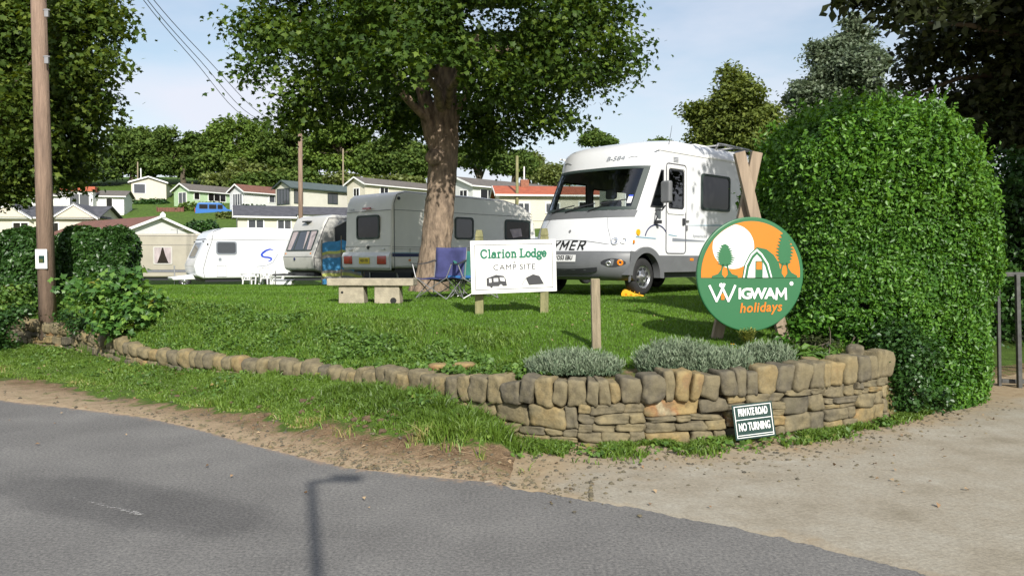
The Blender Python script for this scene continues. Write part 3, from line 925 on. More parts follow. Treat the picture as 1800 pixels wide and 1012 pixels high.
wall_anchor = Vector((0, 7.2, 0))
wall = thing('dry_stone_wall', 'low curved dry stone wall of brown sandstone with upright coping stones', 'wall', wall_anchor)
def place(p, x, y, z, ang, lean=0.0, roll=0.0):
    cr_, sr_ = math.cos(roll), math.sin(roll)
    q = p.copy(); q[:, 0] = p[:, 0] * cr_ + p[:, 2] * sr_; q[:, 2] = -p[:, 0] * sr_ + p[:, 2] * cr_
    c, s_ = math.cos(ang), math.sin(ang)
    o = np.empty_like(q)
    o[:, 0] = q[:, 0] * c - q[:, 1] * s_ + x; o[:, 1] = q[:, 0] * s_ + q[:, 1] * c + y; o[:, 2] = q[:, 2] + z
    return o - np.array(wall_anchor)
V_, F_, T_ = [], [], []
CAPH = .215
def add_course_stone(s0, w, z0, h, face_off=0.0):
    x, y, ang, zb, zt, a = wall_at(s0 + w / 2)
    d = .26
    p = stone_geo(w * .99, d, h * .98, .08, 18, random.randint(0, 10 ** 6))
    # front face sits at the wall line: push centre back by half the depth
    nx, ny = -math.sin(ang), math.cos(ang)
    q = place(p, x + nx * (d / 2 + face_off), y + ny * (d / 2 + face_off), z0 + h / 2, ang, 0, random.uniform(-.09, .09))
    F_.append(_gf + sum(len(v) for v in V_)); V_.append(q)
    T_.append(np.full(len(_gf), random.choice([.2, .3, .36, .4, .42, .46, .5, .54, .6, .64, .7, .88]) + random.uniform(-.06, .06)))
s = 0.0
_, _, _, _, _, _a = wall_at(0)
# rows of differing height, broken into blocks 0.45-0.8 m long so that the courses do not run through
while s < WL:
    blk = min(random.uniform(.42, .85), WL - s + .02)
    x, y, ang, zb, zt, a = wall_at(s + blk / 2)
    zlow = (zb if zb > .02 else -.06) - .04
    top = zt - CAPH - .025
    z = zlow
    while z < top - .03:
        h = random.choice([.05, .07, .09, .11, .13, .15, .17])
        if top - (z + h) < .05: h = top - z
        u = s
        while u < s + blk - .04:
            w = random.uniform(1.3, 3.6) * max(h, .08)
            if s + blk - (u + w) < .10: w = s + blk - u
            add_course_stone(u, w, z, h, random.uniform(-.02, .03))
            u += w
        z += h
    s += blk
arr_mesh('wall_courses', np.concatenate(V_), np.concatenate(F_), np.concatenate(T_), 'sandstone', wall, False)
# earth-dark packing behind the faces
mb = MB()
for k in range(80):
    s0 = WL * k / 80; s1 = WL * (k + 1) / 80
    x0, y0, a0, _, t0, _ = wall_at(s0); x1, y1, a1, _, t1, _ = wall_at(s1)
    for (x, y, a, tt) in ((x0, y0, a0, t0), (x1, y1, a1, t1)):
        nx, ny = -math.sin(a), math.cos(a)
        for off in (.10, .34):
            for zz in (-.1, tt - .12):
                mb.v.append((x + nx * off - wall_anchor.x, y + ny * off - wall_anchor.y, zz))
    b0 = k * 8
    mb.f += [(b0, b0 + 4, b0 + 5, b0 + 1), (b0 + 1, b0 + 5, b0 + 7, b0 + 3), (b0 + 3, b0 + 7, b0 + 6, b0 + 2)]
mb.build('wall_core', 'bark_dark', wall)
# coping stones, each its own mesh
s = 0.0; nc = 0
while s < WL and nc < 98:
    x, y, ang, zb, zt, a = wall_at(s)
    left = a < -.20
    w = random.choice([.13, .17, .21, .25, .30, .34]) if left else random.choice([.10, .13, .15, .17, .19, .21])
    if a > .43: w = random.uniform(.14, .26)
    x, y, ang, zb, zt, a = wall_at(s + w / 2)
    h = CAPH * random.uniform(.84, 1.22) * (1.05 if not left else .92)
    d = .25
    p = stone_geo(w * .96, d, h, .11, 14.0 if not left else 3.6, random.randint(0, 10 ** 6), random.uniform(-.1, .15))
    nx, ny = -math.sin(ang), math.cos(ang)
    off = random.uniform(-.03, .02)
    q = place(p, x + nx * (d / 2 + off - .02), y + ny * (d / 2 + off - .02), zt - CAPH - .035 + h / 2, ang, 0, random.uniform(-.14, .20) if not left else random.uniform(-.15, .45))
    ctr = q.mean(0)
    o = arr_mesh('coping_stone', q - ctr, _gf, np.full(len(_gf), random.choice([.22, .32, .38, .42, .46, .5, .54, .58, .64, .72]) + random.uniform(-.05, .05)), 'sandstone', wall, False)
    o.location = ctr
    s += w * .98; nc += 1

# loose stones tipped out behind and above the wall
def loose_stone(px, py, w, h, label, d=None, tint=.5):
    g = G(px, py) if d is None else P(px, py, d)
    p = stone_geo(w, w * .8, h, .18, 3.4, random.randint(0, 10 ** 6))
    o = arr_mesh('loose_stone', p, _gf, np.full(len(_gf), tint), 'sandstone', None, True)
    o.location = (g.x, g.y, g.z + h * .3); o.rotation_euler = (0, 0, random.uniform(0, 3))
    tag(o, label, 'stone', 'loose stones behind the wall')
loose_stone(1503, 627, .20, .15, 'loose block lying on the coping at the hedge end of the wall', 7.75, .3)
loose_stone(1478, 640, .14, .10, 'small pale stone wedged behind the coping by the hedge', 7.6, .5)
loose_stone(772, 652, .26, .10, 'flat pinkish stone lying in the bank, left one of a pair', None, .85)
loose_stone(815, 648, .24, .09, 'flat pinkish stone lying in the bank, right one of a pair', None, .82)
loose_stone(1425, 640, .20, .08, 'tan flat stone in the soil between sign leg and hedge', None, .7)

# ------------------------------------------------------------------ grass
def scatter(n, x0, x1, y0, y1, p=1.0):
    """random places, denser towards the camera when p>1"""
    y = y0 + (y1 - y0) * rng.random(n) ** p
    half = .72
    lo = np.maximum(x0, -half * y); hi = np.minimum(x1, half * y)
    x = lo + (hi - lo) * rng.random(n)
    return x, y

def blades(name, x, y, z, h, w, lean, m, label, cat, tint, curl=True):
    n = len(x)
    th = rng.random(n) * 6.283
    dx = np.cos(th) * w / 2; dy = np.sin(th) * w / 2
    la = rng.random(n) * 6.283; lr = lean * rng.random(n) * h
    ox = np.cos(la) * lr; oy = np.sin(la) * lr
    b0 = np.stack([x - dx, y - dy, z], 1); b1 = np.stack([x + dx, y + dy, z], 1)
    mz = z + h * .6
    m0 = np.stack([x - dx * .8 + ox * .35, y - dy * .8 + oy * .35, mz], 1); m1 = np.stack([x + dx * .8 + ox * .35, y + dy * .8 + oy * .35, mz], 1)
    tp = np.stack([x + ox, y + oy, z + h * (1 - .25 * lean * rng.random(n))], 1)
    if curl:
        vs = np.stack([b0, b1, m1, m0, tp], 1).reshape(-1, 3)
        i = np.arange(n)[:, None] * 5
        fs = np.concatenate([i + np.array([[0, 1, 2]]), i + np.array([[0, 2, 3]]), i + np.array([[3, 2, 4]])], 1).reshape(-1, 3)
        tt = np.repeat(tint, 3)
    else:
        vs = np.stack([b0, b1, tp], 1).reshape(-1, 3)
        fs = np.arange(n * 3).reshape(-1, 3); tt = tint
    o = arr_mesh(name, vs, fs, tt, m)
    tag(o, label, cat, kind='stuff')
    return o

def lawn():
    x, y = scatter(430000, -9.5, 9, 6.6, 24, 1.5)
    z, s, t, a = land(x, y, True)
    n = fbm(x * 1.6, y * 1.6, 4)
    k = (s > .75 + .5 * (n - .5) - .5 * (a < -.1)) & (a < .60)
    k &= ~((a > .46) & (y < 9.5))
    x, y, z, n, s = x[k], y[k], z[k], n[k], s[k]
    h = (.020 + .020 * rng.random(len(x))) * (1 + .8 * smooth((1.6 - s) / 1.0)) * (.75 + .6 * n)
    patch = fbm(x * .7 + 3, y * 1.3, 4)
    tint = np.clip(.15 + 1.0 * (patch - .32) + .45 * (rng.random(len(x)) - .35), 0, 1)
    w = .006 + .0007 * y
    blades('lawn_grass', x, y, z - .004, h, w, .9, 'grass_lawn', 'short bright green mown grass of the camp site lawn', 'grass', tint, False)
lawn()

def verge():
    x, y = scatter(430000, -13, 1.2, 5.6, 18, 1.4)
    z, s, t, a = land(x, y, True)
    D = dirt_of(x, y, s, t, a)
    tuft = fbm(x * 5, y * 5, 3)
    k = (s < .04) & (t > .10) & (D < .30 + .25 * (tuft - .5)) & (a < .045)
    k |= (s < .02) & (t > .2) & (rng.random(len(x)) < .06 * (tuft > .52) * (t > .25)) & (a < .02)
    x, y, z, t, tuft, a = x[k], y[k], z[k], t[k], tuft[k], a[k]
    h = (.022 + .05 * rng.random(len(x))) * (.5 + 1.5 * smooth((tuft - .36) / .28)) * (1 + .35 * smooth((a + .16) / .1)) * np.interp(a, [-.5, -.3], [.6, 1.0])
    tint = np.clip(.25 + .9 * (fbm(x * 1.1, y * 1.7, 4) - .4) + .5 * (rng.random(len(x)) - .35) + .35 * smooth((.55 - t) / .25), 0, 1)
    blades('verge_grass', x, y, z - .005, h, .006 + .0006 * y, 1.3, 'grass_verge', 'rough green grass on the roadside verge before the wall', 'grass', tint)
    # strip of low green at the foot of the wall by the drive
    n = 26000
    a = rng.uniform(.02, .53, n); yy = Dw(a) - .02 - np.abs(rng.normal(0, .16, n)) * (1.1 - .3 * (a > .3)); x = a * yy
    nz = fbm(x * 3.3, yy * 3.3, 4)
    k = nz > .50 - .10 * smooth((Dw(a) - yy - .0) / -.2) - .12 * ((a > .25) & (a < .42))
    x, yy, a = x[k], yy[k], a[k]
    z = np.full(len(x), .005)
    blades('foot_grass', x, yy, z, .025 + .05 * rng.random(len(x)), .014, 1.4, 'grass_verge', 'weedy green strip along the foot of the wall beside the drive', 'grass', np.clip(rng.random(len(x)) * .8, 0, 1))
verge()

def ground_leaves(name, x, y, z, size, m, label, cat, tint=None, up=.9, per_h=.04):
    c = np.stack([x, y, z + rng.random(len(x)) * per_h], 1)
    nr = norm(rng.normal(size=c.shape) * .55 + np.array([0, -.25, up]))
    vs, fs = leaves(c, nr, size, 1.35)
    T = rng.random(len(x)) if tint is None else tint
    o = arr_mesh(name, vs, fs, np.repeat(T, 2), m)
    return tag(o, label, cat, kind='stuff')

def bank_weeds():
    # bank of weeds and ivy between the wall and the lawn
    x, y = scatter(150000, -10.5, .2, 6.9, 15.5, 1.3)
    z, s, t, a = land(x, y, True)
    n = fbm(x * 2.2, y * 2.2, 4)
    wid = np.interp(a, [-.64, -.4, -.25, -.1, -.03, .1], [2.2, 2.1, 1.6, 1.15, .8, .5])
    k = (s > .26) & (s < wid * (.62 + .8 * n))
    k &= rng.random(len(x)) < .30 + .7 * smooth((n - .3) / .2)
    x, y, z, n = x[k], y[k], z[k], n[k]
    hh = .02 + .06 * smooth((fbm(x * 4, y * 4, 3) - .36) / .25)
    ground_leaves('bank_weeds', x, y, z, .022 + .026 * rng.random(len(x)), 'leaf_weed', 'low leafy weeds and ivy covering the bank between wall and lawn', 'weeds',
                  np.clip(rng.random(len(x)) * .75 + .45 * (n - .4), 0, 1), .8, hh)
    # grassy tussocks through the bank
    x, y = scatter(90000, -10.5, .8, 6.9, 15.5, 1.3)
    z, s, t, a = land(x, y, True)
    n = fbm(x * 3.2 + 9, y * 3.2, 4)
    k = (s > .28) & (s < 2.2) & (n > .42) & (a < .02)
    x, y, z = x[k], y[k], z[k]
    blades('bank_grass', x, y, z, (.035 + .06 * rng.random(len(x))), .009 + .0004 * y, 1.5, 'grass_verge', 'longer grass tufts growing through the weedy bank', 'grass', np.clip(rng.random(len(x)) * .85, 0, 1))
    # leafy weeds scattered in the verge and at the wall foot
    x, y = scatter(30000, -11, 3.9, 6.3, 15, 1.2)
    z, s, t, a = land(x, y, True)
    n = fbm(x * 2.7 + 31, y * 2.7, 4)
    k = (s < 0) & (t > .45) & (n > .52) & (a < .02)
    k |= (s < -.0) & (s > -.42) & (n > .40) & (a > .02) & (a < .50)
    x, y, z, a = x[k], y[k], z[k], a[k]; z = np.maximum(z, .0)
    ground_leaves('verge_weeds', x, y, z, .022 + .025 * rng.random(len(x)), 'leaf_weed', 'small leafy weeds in the verge and along the wall foot', 'weeds', None, .9, .06)
bank_weeds()

def dry_stuff():
    # twigs, dry roots and straw littering the dirt bank
    n = 260
    a = np.clip(rng.normal(-.13, .13, n), -.6, .06)
    r = Rd(a); D = Dw(a)
    y = r + (D - r) * np.clip(np.abs(rng.normal(.16, .16, n)), .0, .55) + .03; x = a * y
    z, s, t, aa = land(x, y, True)
    th = rng.random(n) * 3.14; L = .03 + .13 * rng.random(n) ** 2.0; w = .0012 + .0022 * rng.random(n)
    el = rng.normal(0, .28, n)
    d = np.stack([np.cos(th) * np.cos(el), np.sin(th) * np.cos(el) * .6, np.abs(np.sin(el))], 1)
    pr = norm(np.cross(d, np.array([0, .3, 1.0])))
    c = np.stack([x, y, z + .012], 1)
    bend = norm(rng.normal(size=(n, 3))) * (L * .18)[:, None]; bend[:, 2] = np.abs(bend[:, 2])
    p0 = c - d * L[:, None]; p1 = c + bend; p2 = c + d * L[:, None]
    W = pr * w[:, None]; U = np.zeros_like(W); U[:, 2] = w
    vs = np.stack([p0 - W, p0 + W, p0 + U, p1 - W, p1 + W, p1 + U, p2], 1).reshape(-1, 3)
    i = np.arange(n)[:, None] * 7
    tri = np.array([[0, 1, 4], [0, 4, 3], [1, 2, 5], [1, 5, 4], [2, 0, 3], [2, 3, 5], [3, 4, 6], [4, 5, 6], [5, 3, 6]])
    fs = (i[:, :, None] + tri[None]).reshape(-1, 3)
    o = arr_mesh('dry_twigs', vs, fs, np.repeat(rng.random(n), 9), 'straw')
    tag(o, 'dry twigs, roots and straw littering the dirt edge of the road', 'twigs', kind='stuff')
    # dark clods where the turf is broken
    n = 110
    px = np.where(rng.random(n) < .6, rng.normal(620, 70, n), rng.uniform(60, 900, n)); a = (px - 900) / FPX
    y = Rd(a) + (Dw(a) - Rd(a)) * np.clip(rng.normal(.47, .07, n), .2, .7); x = a * y; z = land(x, y)
    sz = .008 + .022 * rng.random(n) ** 2.5
    p = norm(_gv); V = []
    for i in range(n): V.append(p[::1] * (sz[i] * (1 + .35 * np.sin(p[:, :1] * 4 + i) * np.cos(p[:, 1:2] * 5 + i)))  * np.array([1.2, 1, .7]) + np.array([x[i], y[i], z[i] + sz[i] * .3]))
    o = arr_mesh('soil_clods', np.concatenate(V), np.concatenate([_gf + i * len(_gv) for i in range(n)]), None, 'clod', None, True)
    tag(o, 'dark crumbled soil clods where the verge turf is broken', 'soil', kind='stuff')
    # pebbles and clods
    n = 2600
    a = np.concatenate([np.clip(rng.normal(-.2, .2, n // 2), -.64, .1), rng.uniform(.0, .66, n - n // 2)])
    y = np.where(np.arange(n) < n // 2, Rd(a) + (Dw(a) - Rd(a)) * np.abs(rng.normal(.08, .14, n)), Dw(a) - np.abs(rng.normal(.15, .6, n)) - .05)
    y = np.maximum(y, 4.6); x = a * y
    z = np.maximum(land(x, y), .006)
    sz = .006 + .016 * rng.random(n) ** 3
    oc = np.array([[1, 0, 0], [0, 1, 0], [-1, 0, 0], [0, -1, 0], [0, 0, .8], [.7, .7, .3], [-.7, .7, .35], [-.7, -.7, .3], [.7, -.7, .3]])
    vs = (np.stack([x, y, z], 1)[:, None] + oc[None] * sz[:, None, None] * (1 + .5 * (rng.random((n, 9, 1)) - .5))).reshape(-1, 3)
    tri = np.array([[0, 5, 4], [5, 1, 4], [1, 6, 4], [6, 2, 4], [2, 7, 4], [7, 3, 4], [3, 8, 4], [8, 0, 4]])
    fs = (np.arange(n)[:, None, None] * 9 + tri[None]).reshape(-1, 3)
    o = arr_mesh('gravel', vs, fs, np.repeat(.1 + .5 * rng.random(n), 8), 'sandstone')
    tag(o, 'loose grit and small stones scattered on the dirt and the drive', 'gravel', kind='stuff')
dry_stuff()

def fallen_leaves():
    n = 420
    x, y = scatter(n, -9, 6, 5.0, 16, 1.1)
    z, s, t, a = land(x, y, True)
    k = (y > Rd(a) + .02) | (a > .02) | (rng.random(n) < .25)
    x, y, z = x[k], y[k], np.maximum(z[k], .008)
    c = np.stack([x, y, z + .012], 1); nr = norm(np.array([0, 0, 1.0]) + rng.normal(size=c.shape) * .35)
    vs, fs = leaves(c, nr, .016 + .02 * rng.random(len(x)), 1.4, .4)
    o = arr_mesh('fallen_leaves', vs, fs, np.repeat(rng.random(len(x)), 2), 'straw')
    tag(o, 'a few dry brown leaves fallen on grass, road and drive', 'leaves', kind='stuff')
fallen_leaves()

# ================================================================== TREES, HEDGES, PLANTS
def blob(px, py, rpx, d, dd=0, rz=.85, ry=1.0):
    """an ellipsoid of foliage seen at (px,py), rpx wide, at distance d+dd"""
    p = P(px, py, d + dd); r = rpx / FPX * (d + dd)
    return (p.x, p.y, p.z, r, r * ry, r * rz)

def sycamore():
    d = 18.6
    base = G(757, 512); d = base.y
    B = []
    spec = [(445, 60, 62, -1), (420, 120, 40, -1.5), (500, 40, 70, .5), (480, 100, 48, 1), (520, 175, 58, -1.5), (495, 205, 40, -1), (570, 60, 80, -2),
            (610, 130, 70, 1.5), (585, 185, 50, -.5), (650, 60, 90, -3), (700, 110, 80, -3.5), (680, 200, 55, .5), (720, 215, 45, 2.5), (745, 40, 95, 0),
            (800, 20, 90, -2), (825, 105, 75, -2.5), (860, 160, 62, -1.5), (850, 215, 55, .5), (885, 240, 42, 2), (920, 150, 68, 1), (900, 60, 90, 1.5),
            (960, 110, 70, -1), (985, 40, 80, -1), (1050, 40, 70, 0), (1060, 110, 62, -1), (1110, 90, 42, -1), (1045, 160, 48, .5), (1000, 195, 36, -.5),
            (950, 200, 48, 1.5), (860, 270, 32, 1.5), (835, 250, 40, 3.5), (700, 170, 60, 3), (640, 30, 70, 3), (780, 90, 70, 3.5), (560, 120, 60, 3), (950, 60, 70, 4), (1020, 110, 50, 3),
            (620, -60, 110, 0), (780, -80, 130, 0), (940, -70, 120, 0), (700, -200, 150, 0), (850, -220, 150, 0), (500, -40, 80, 0), (1050, -50, 80, 0), (780, -340, 130, 0),
            (640, -120, 100, -3), (900, -120, 100, -3), (700, -20, 90, 4), (860, -20, 90, 4), (780, -150, 110, 4)]
    for px, py, r, dd in spec: B.append(blob(775 + (px - 775) * .94, py - 4, r * .84, d, dd, .80))
    t = thing('sycamore_tree', 'large spreading sycamore with thick scaly trunk in the middle of the lawn', 'tree', base)
    bl = np.array(B)
    C, nr, T = crown_points(B, 104000, 46, .27, .50, .25, rough=5)
    # keep the trunk fork open to view
    pxs = C[:, 0] / C[:, 1] * FPX + 900; pys = 455 - (C[:, 2] - EYE) / C[:, 1] * FPX
    k = ~((np.abs(pxs - 780) < 26) & (pys > 120) & (C[:, 1] < d - .2)) & ~((pys > 268) & (np.abs(pxs - 855) > 40)) & ~((pys > 20) & (pys < 62) & (pxs > 815) & (pxs < 915) & (rng.random(len(pxs)) < .85)) 
    k &= ~((pys > 95) & (pys < 125) & (pxs > 468) & (pxs < 560) & (rng.random(len(pxs)) < .5))
    C, nr, T = C[k], nr[k], T[k]
    vs, fs, kk = lobed_leaves(C - np.array(base), nr, .132 * (.6 + .7 * rng.random(len(C))))
    arr_mesh('crown', vs, fs, np.repeat(T ** 1.3, kk), 'leaf_sycamore', t)
    # trunk: leaning slightly, flared foot, forks at about 5 m
    L = lambda px, py, dd=0: P(px, py, d + dd) - base
    px2m = d / FPX
    mb = MB()
    pts = [L(752, 530), L(755, 508), L(762, 480), L(766, 440), L(770, 395), L(775, 340), L(779, 285), L(781, 240), L(783, 200), L(783, 150), L(785, 100), L(790, 40), L(800, -60), L(790, -200)]
    wd = [44, 34, 29.5, 27, 26, 25, 25, 25.5, 21, 19, 18, 16, 13, 6]
    mb.tube(pts, [w * px2m for w in wd], 40)
    mb.tube([L(768, 268), L(756, 215), L(745, 170), L(735, 120), L(705, 60), L(680, -40)], [18 * px2m, 14 * px2m, 12 * px2m, 11 * px2m, 8 * px2m, 4 * px2m], 20)
    for q in ((640, 60, -1), (520, 30, -1.2), (900, 130, 0), (1050, 90, 0), (860, 215, 1), (960, 60, 2), (700, 60, -3), (840, 60, -3)):
        e = L(*q); k = random.choice([7, 8, 9, 10])
        mb.tube(limb_path(pts[k], e, .25, 7, .2), [px2m * 9 * (1 - .11 * j) for j in range(8)], 9)
    tr = mb.build('trunk', 'bark', t, smooth_=True)
    sub = tr.modifiers.new('sub', 'SUBSURF'); sub.levels = 2; sub.render_levels = 2
    tx = bpy.data.textures.new('bark_relief', 'CLOUDS'); tx.noise_scale = .16; tx.noise_depth = 3
    dm = tr.modifiers.new('relief', 'DISPLACE'); dm.texture = tx; dm.strength = .10; dm.mid_level = .5; dm.texture_coords = 'LOCAL'
    # bark plates, burr
    mb = MB()
    c = L(762, 277, -.34); n = 10
    for i in range(2):
        mb.tube([c + Vector((0, .10, 0)), c + Vector((0, .0, 0)), c + Vector((0, -.05, 0)), c + Vector((0, -.08, 0))], [.16, .17, .13, .04], 14)
        break
    mb.build('burr', 'bark', t, smooth_=True)
sycamore()

def left_tree():
    B = []
    d = 17.0
    for px, py, r, dd in [(40, 60, 95, 0), (130, 40, 70, -1), (180, 35, 34, -1.5), (60, 170, 95, 0), (140, 130, 58, -1), (188, 105, 24, -1.5), (190, 178, 22, -1), (155, 200, 36, -.5),
                          (110, 240, 70, 0), (40, 290, 75, 0), (120, 300, 42, .5), (150, 260, 28, .5), (-60, 100, 120, 0), (-80, 280, 110, 0), (10, -60, 120, 0), (120, -60, 90, 0),
                          (-120, -80, 150, 0), (0, 340, 40, 0), (60, 100, 90, 3), (20, 220, 90, 3), (90, 310, 40, 2), (165, 85, 40, 1), (140, 175, 45, 1), (175, 8, 45, -1)]:
        B.append(blob(px - 8, py, r * .86, d, dd, .78))
    tree('sycamore_tree', 'dense dark green sycamore at the left edge behind the telegraph pole', G(-40, 520), B, 80000, .135, 'leaf_dark', .35, P(-30, 100, 17), lobed=True, per=38, spread=.27, limbs=9, tint_pow=.9, shell=.55)
left_tree()

# row of big trees along the hilltop
def hill_tree(i, px, top, hw, d, label, m='leaf_far', bottom=325, n=9000, leaf=.62, cat='tree', group='trees along the hilltop', name='hill_tree'):
    rs = random.Random(100 + i)
    B = []
    h = bottom - top
    base = P(px, bottom + 12, d); base.z = H(base.x, base.y)
    # dome of lobes
    for k in range(44):
        u = rs.uniform(-1, 1); v = rs.uniform(0, 1)
        top_here = top + (1 - math.sqrt(max(0, 1 - u * u * .92))) * h * .72
        r = hw * rs.uniform(.17, .34)
        y = top_here + r * .75 + v * max(0, (bottom - 6 - top_here - r * 1.5))
        B.append(blob(px + u * (hw - r * .75), y, r, d, rs.uniform(-.4, .8) * hw / FPX * d, .68))
    tree(name, label, base, B, int(n * 2.2), leaf * .60, m, .45, P(px, top + h * .4, d), per=14, spread=.42, limbs=12, group=group, cat=cat, shell=.70, tint_pow=1.0)
hl = [(150, 262, 50, 118, 'low dark tree at the left end of the hilltop row'),
      (232, 213, 66, 122, 'round topped tree directly behind the cream chalet on the hill'),
      (322, 206, 62, 120, 'round tree on the hilltop behind the pale green mobile home'),
      (420, 196, 82, 124, 'tallest broad domed tree in the hilltop row, left of the far telegraph pole'),
      (505, 216, 55, 120, 'tree on the hilltop directly behind the far telegraph pole'),
      (600, 208, 78, 118, 'bright green broad tree on the hilltop right of the far telegraph pole'),
      (690, 232, 62, 116, 'tree on the hilltop just left of the big trunk'),
      (745, 250, 45, 112, 'tree on the hilltop showing behind the big trunk')]
for i, (px, top, hw, d, lb) in enumerate(hl):
    hill_tree(i, px, top, hw, d, lb, 'leaf_far_bright' if i in (5, 3) else 'leaf_far', 322 if i < 5 else 318, n=11000 if hw > 60 else 7000)
hill_tree(20, 840, 248, 52, 90, 'dark tree right of the big trunk above the white gabled home', 'leaf_far', 300, 7000, .5)
hill_tree(21, 905, 262, 34, 84, 'thin tree beside the wooden post above the red tiled roof', 'leaf_far', 312, 3500, .42)
hill_tree(22, 937, 262, 22, 95, 'small pale tree standing just left of the motorhome', 'leaf_olive', 318, 2500, .42)
hill_tree(23, 975, 288, 30, 80, 'olive bush peeping over the motorhome windscreen corner', 'leaf_olive', 330, 2500, .36)
hill_tree(24, 1050, 228, 28, 110, 'small rounded tree showing above the motorhome roof', 'leaf_far', 262, 2500, .5)
hill_tree(25, 1160, 243, 26, 130, 'tip of a far bush just above the motorhome roof', 'leaf_far', 262, 900, .5)

# bushes below the row
bush = [(440, 305, 40, 30, 102, 'bushy tree standing just beside the pale green home roof end', 'leaf_olive'),
        (385, 318, 26, 18, 104, 'low olive bush behind the pale green mobile home', 'leaf_olive'),
        (455, 318, 46, 22, 100, 'brownish bush behind the white home with the brown roof', 'leaf_far'),
        (515, 312, 40, 26, 104, 'dense bush behind the black framed home', 'leaf_far'),
        (600, 318, 50, 18, 106, 'spreading bush line behind the cream home on the right of the slope', 'leaf_olive'),
        (700, 320, 62, 20, 100, 'long scrubby hedge above the touring caravan roof', 'leaf_olive')]
for i, (px, py, rw, rh, d, lb, mm) in enumerate(bush):
    B = [blob(px + k * rw * .5, py + random.uniform(-3, 3), rh * .8, d, 0, .8) for k in (-1.3, -.5, .3, 1.1)]
    base = P(px, py + rh, d); base.z = H(base.x, base.y)
    tree('bush', lb, base, B, 1800, .38, mm, .12, P(px, py, d), per=10, spread=.4, limbs=4, cat='bush', group='bushes on the hill', shell=.7)

# hedges on the hillside (clipped)
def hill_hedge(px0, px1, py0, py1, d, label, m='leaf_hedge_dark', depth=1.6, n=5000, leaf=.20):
    B = []
    w = px1 - px0; k = max(3, int(w / ((py1 - py0) * .8)))
    for i in range(k):
        px = px0 + w * (i + .5) / k
        p = P(px, (py0 + py1) / 2, d)
        rz = (py1 - py0) / 2 / FPX * d
        B.append((p.x, p.y, p.z, w / k * .75 / FPX * d, depth / 2, rz))
    base = P((px0 + px1) / 2, py1, d)
    t = thing('clipped_hedge', label, 'hedge', base, 0, 'clipped hedges on the slope')
    C, nr, T = crown_points(B, n, 8, .12, .8, .05)
    vs, fs = leaves(C - np.array(base), nr, leaf * (.7 + .6 * rng.random(len(C))), 1.3)
    arr_mesh('foliage', vs, fs, np.repeat(T, 2), m, t)
    a = P(px0 + 3, py0 + 5, d + .1) - base; b = P(px1 - 3, py1 + 8, d + .1) - base
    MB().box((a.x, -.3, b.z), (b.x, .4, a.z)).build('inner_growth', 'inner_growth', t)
hill_hedge(148, 232, 340, 376, 96, 'long dark clipped hedge below the cream chalet, left of the red post box')
hill_hedge(242, 292, 350, 376, 96, 'short dark hedge between the red post box and the pale green home')
hill_hedge(318, 388, 355, 386, 89, 'light green clipped hedge beside the blue van', 'leaf_far_bright', n=4000)
hill_hedge(424, 446, 361, 376, 86, 'small round clipped bush in front of the white home, left of a pair', 'leaf_hedge_dark', n=1500)
hill_hedge(448, 466, 361, 376, 86, 'small round clipped bush in front of the white home, right of a pair', 'leaf_hedge_dark', n=1500)
hill_hedge(384, 412, 373, 392, 84, 'loose yellow green shrub beside the blue van', 'leaf_olive', n=1500)
hill_hedge(335, 378, 388, 412, 60, 'dark leafy shrub behind the white caravan roof', 'leaf_hedge_dark', n=2500, leaf=.16)
hill_hedge(200, 320, 372, 392, 93, 'rough green growth on the slope under the post box', 'leaf_far_bright', n=3000)

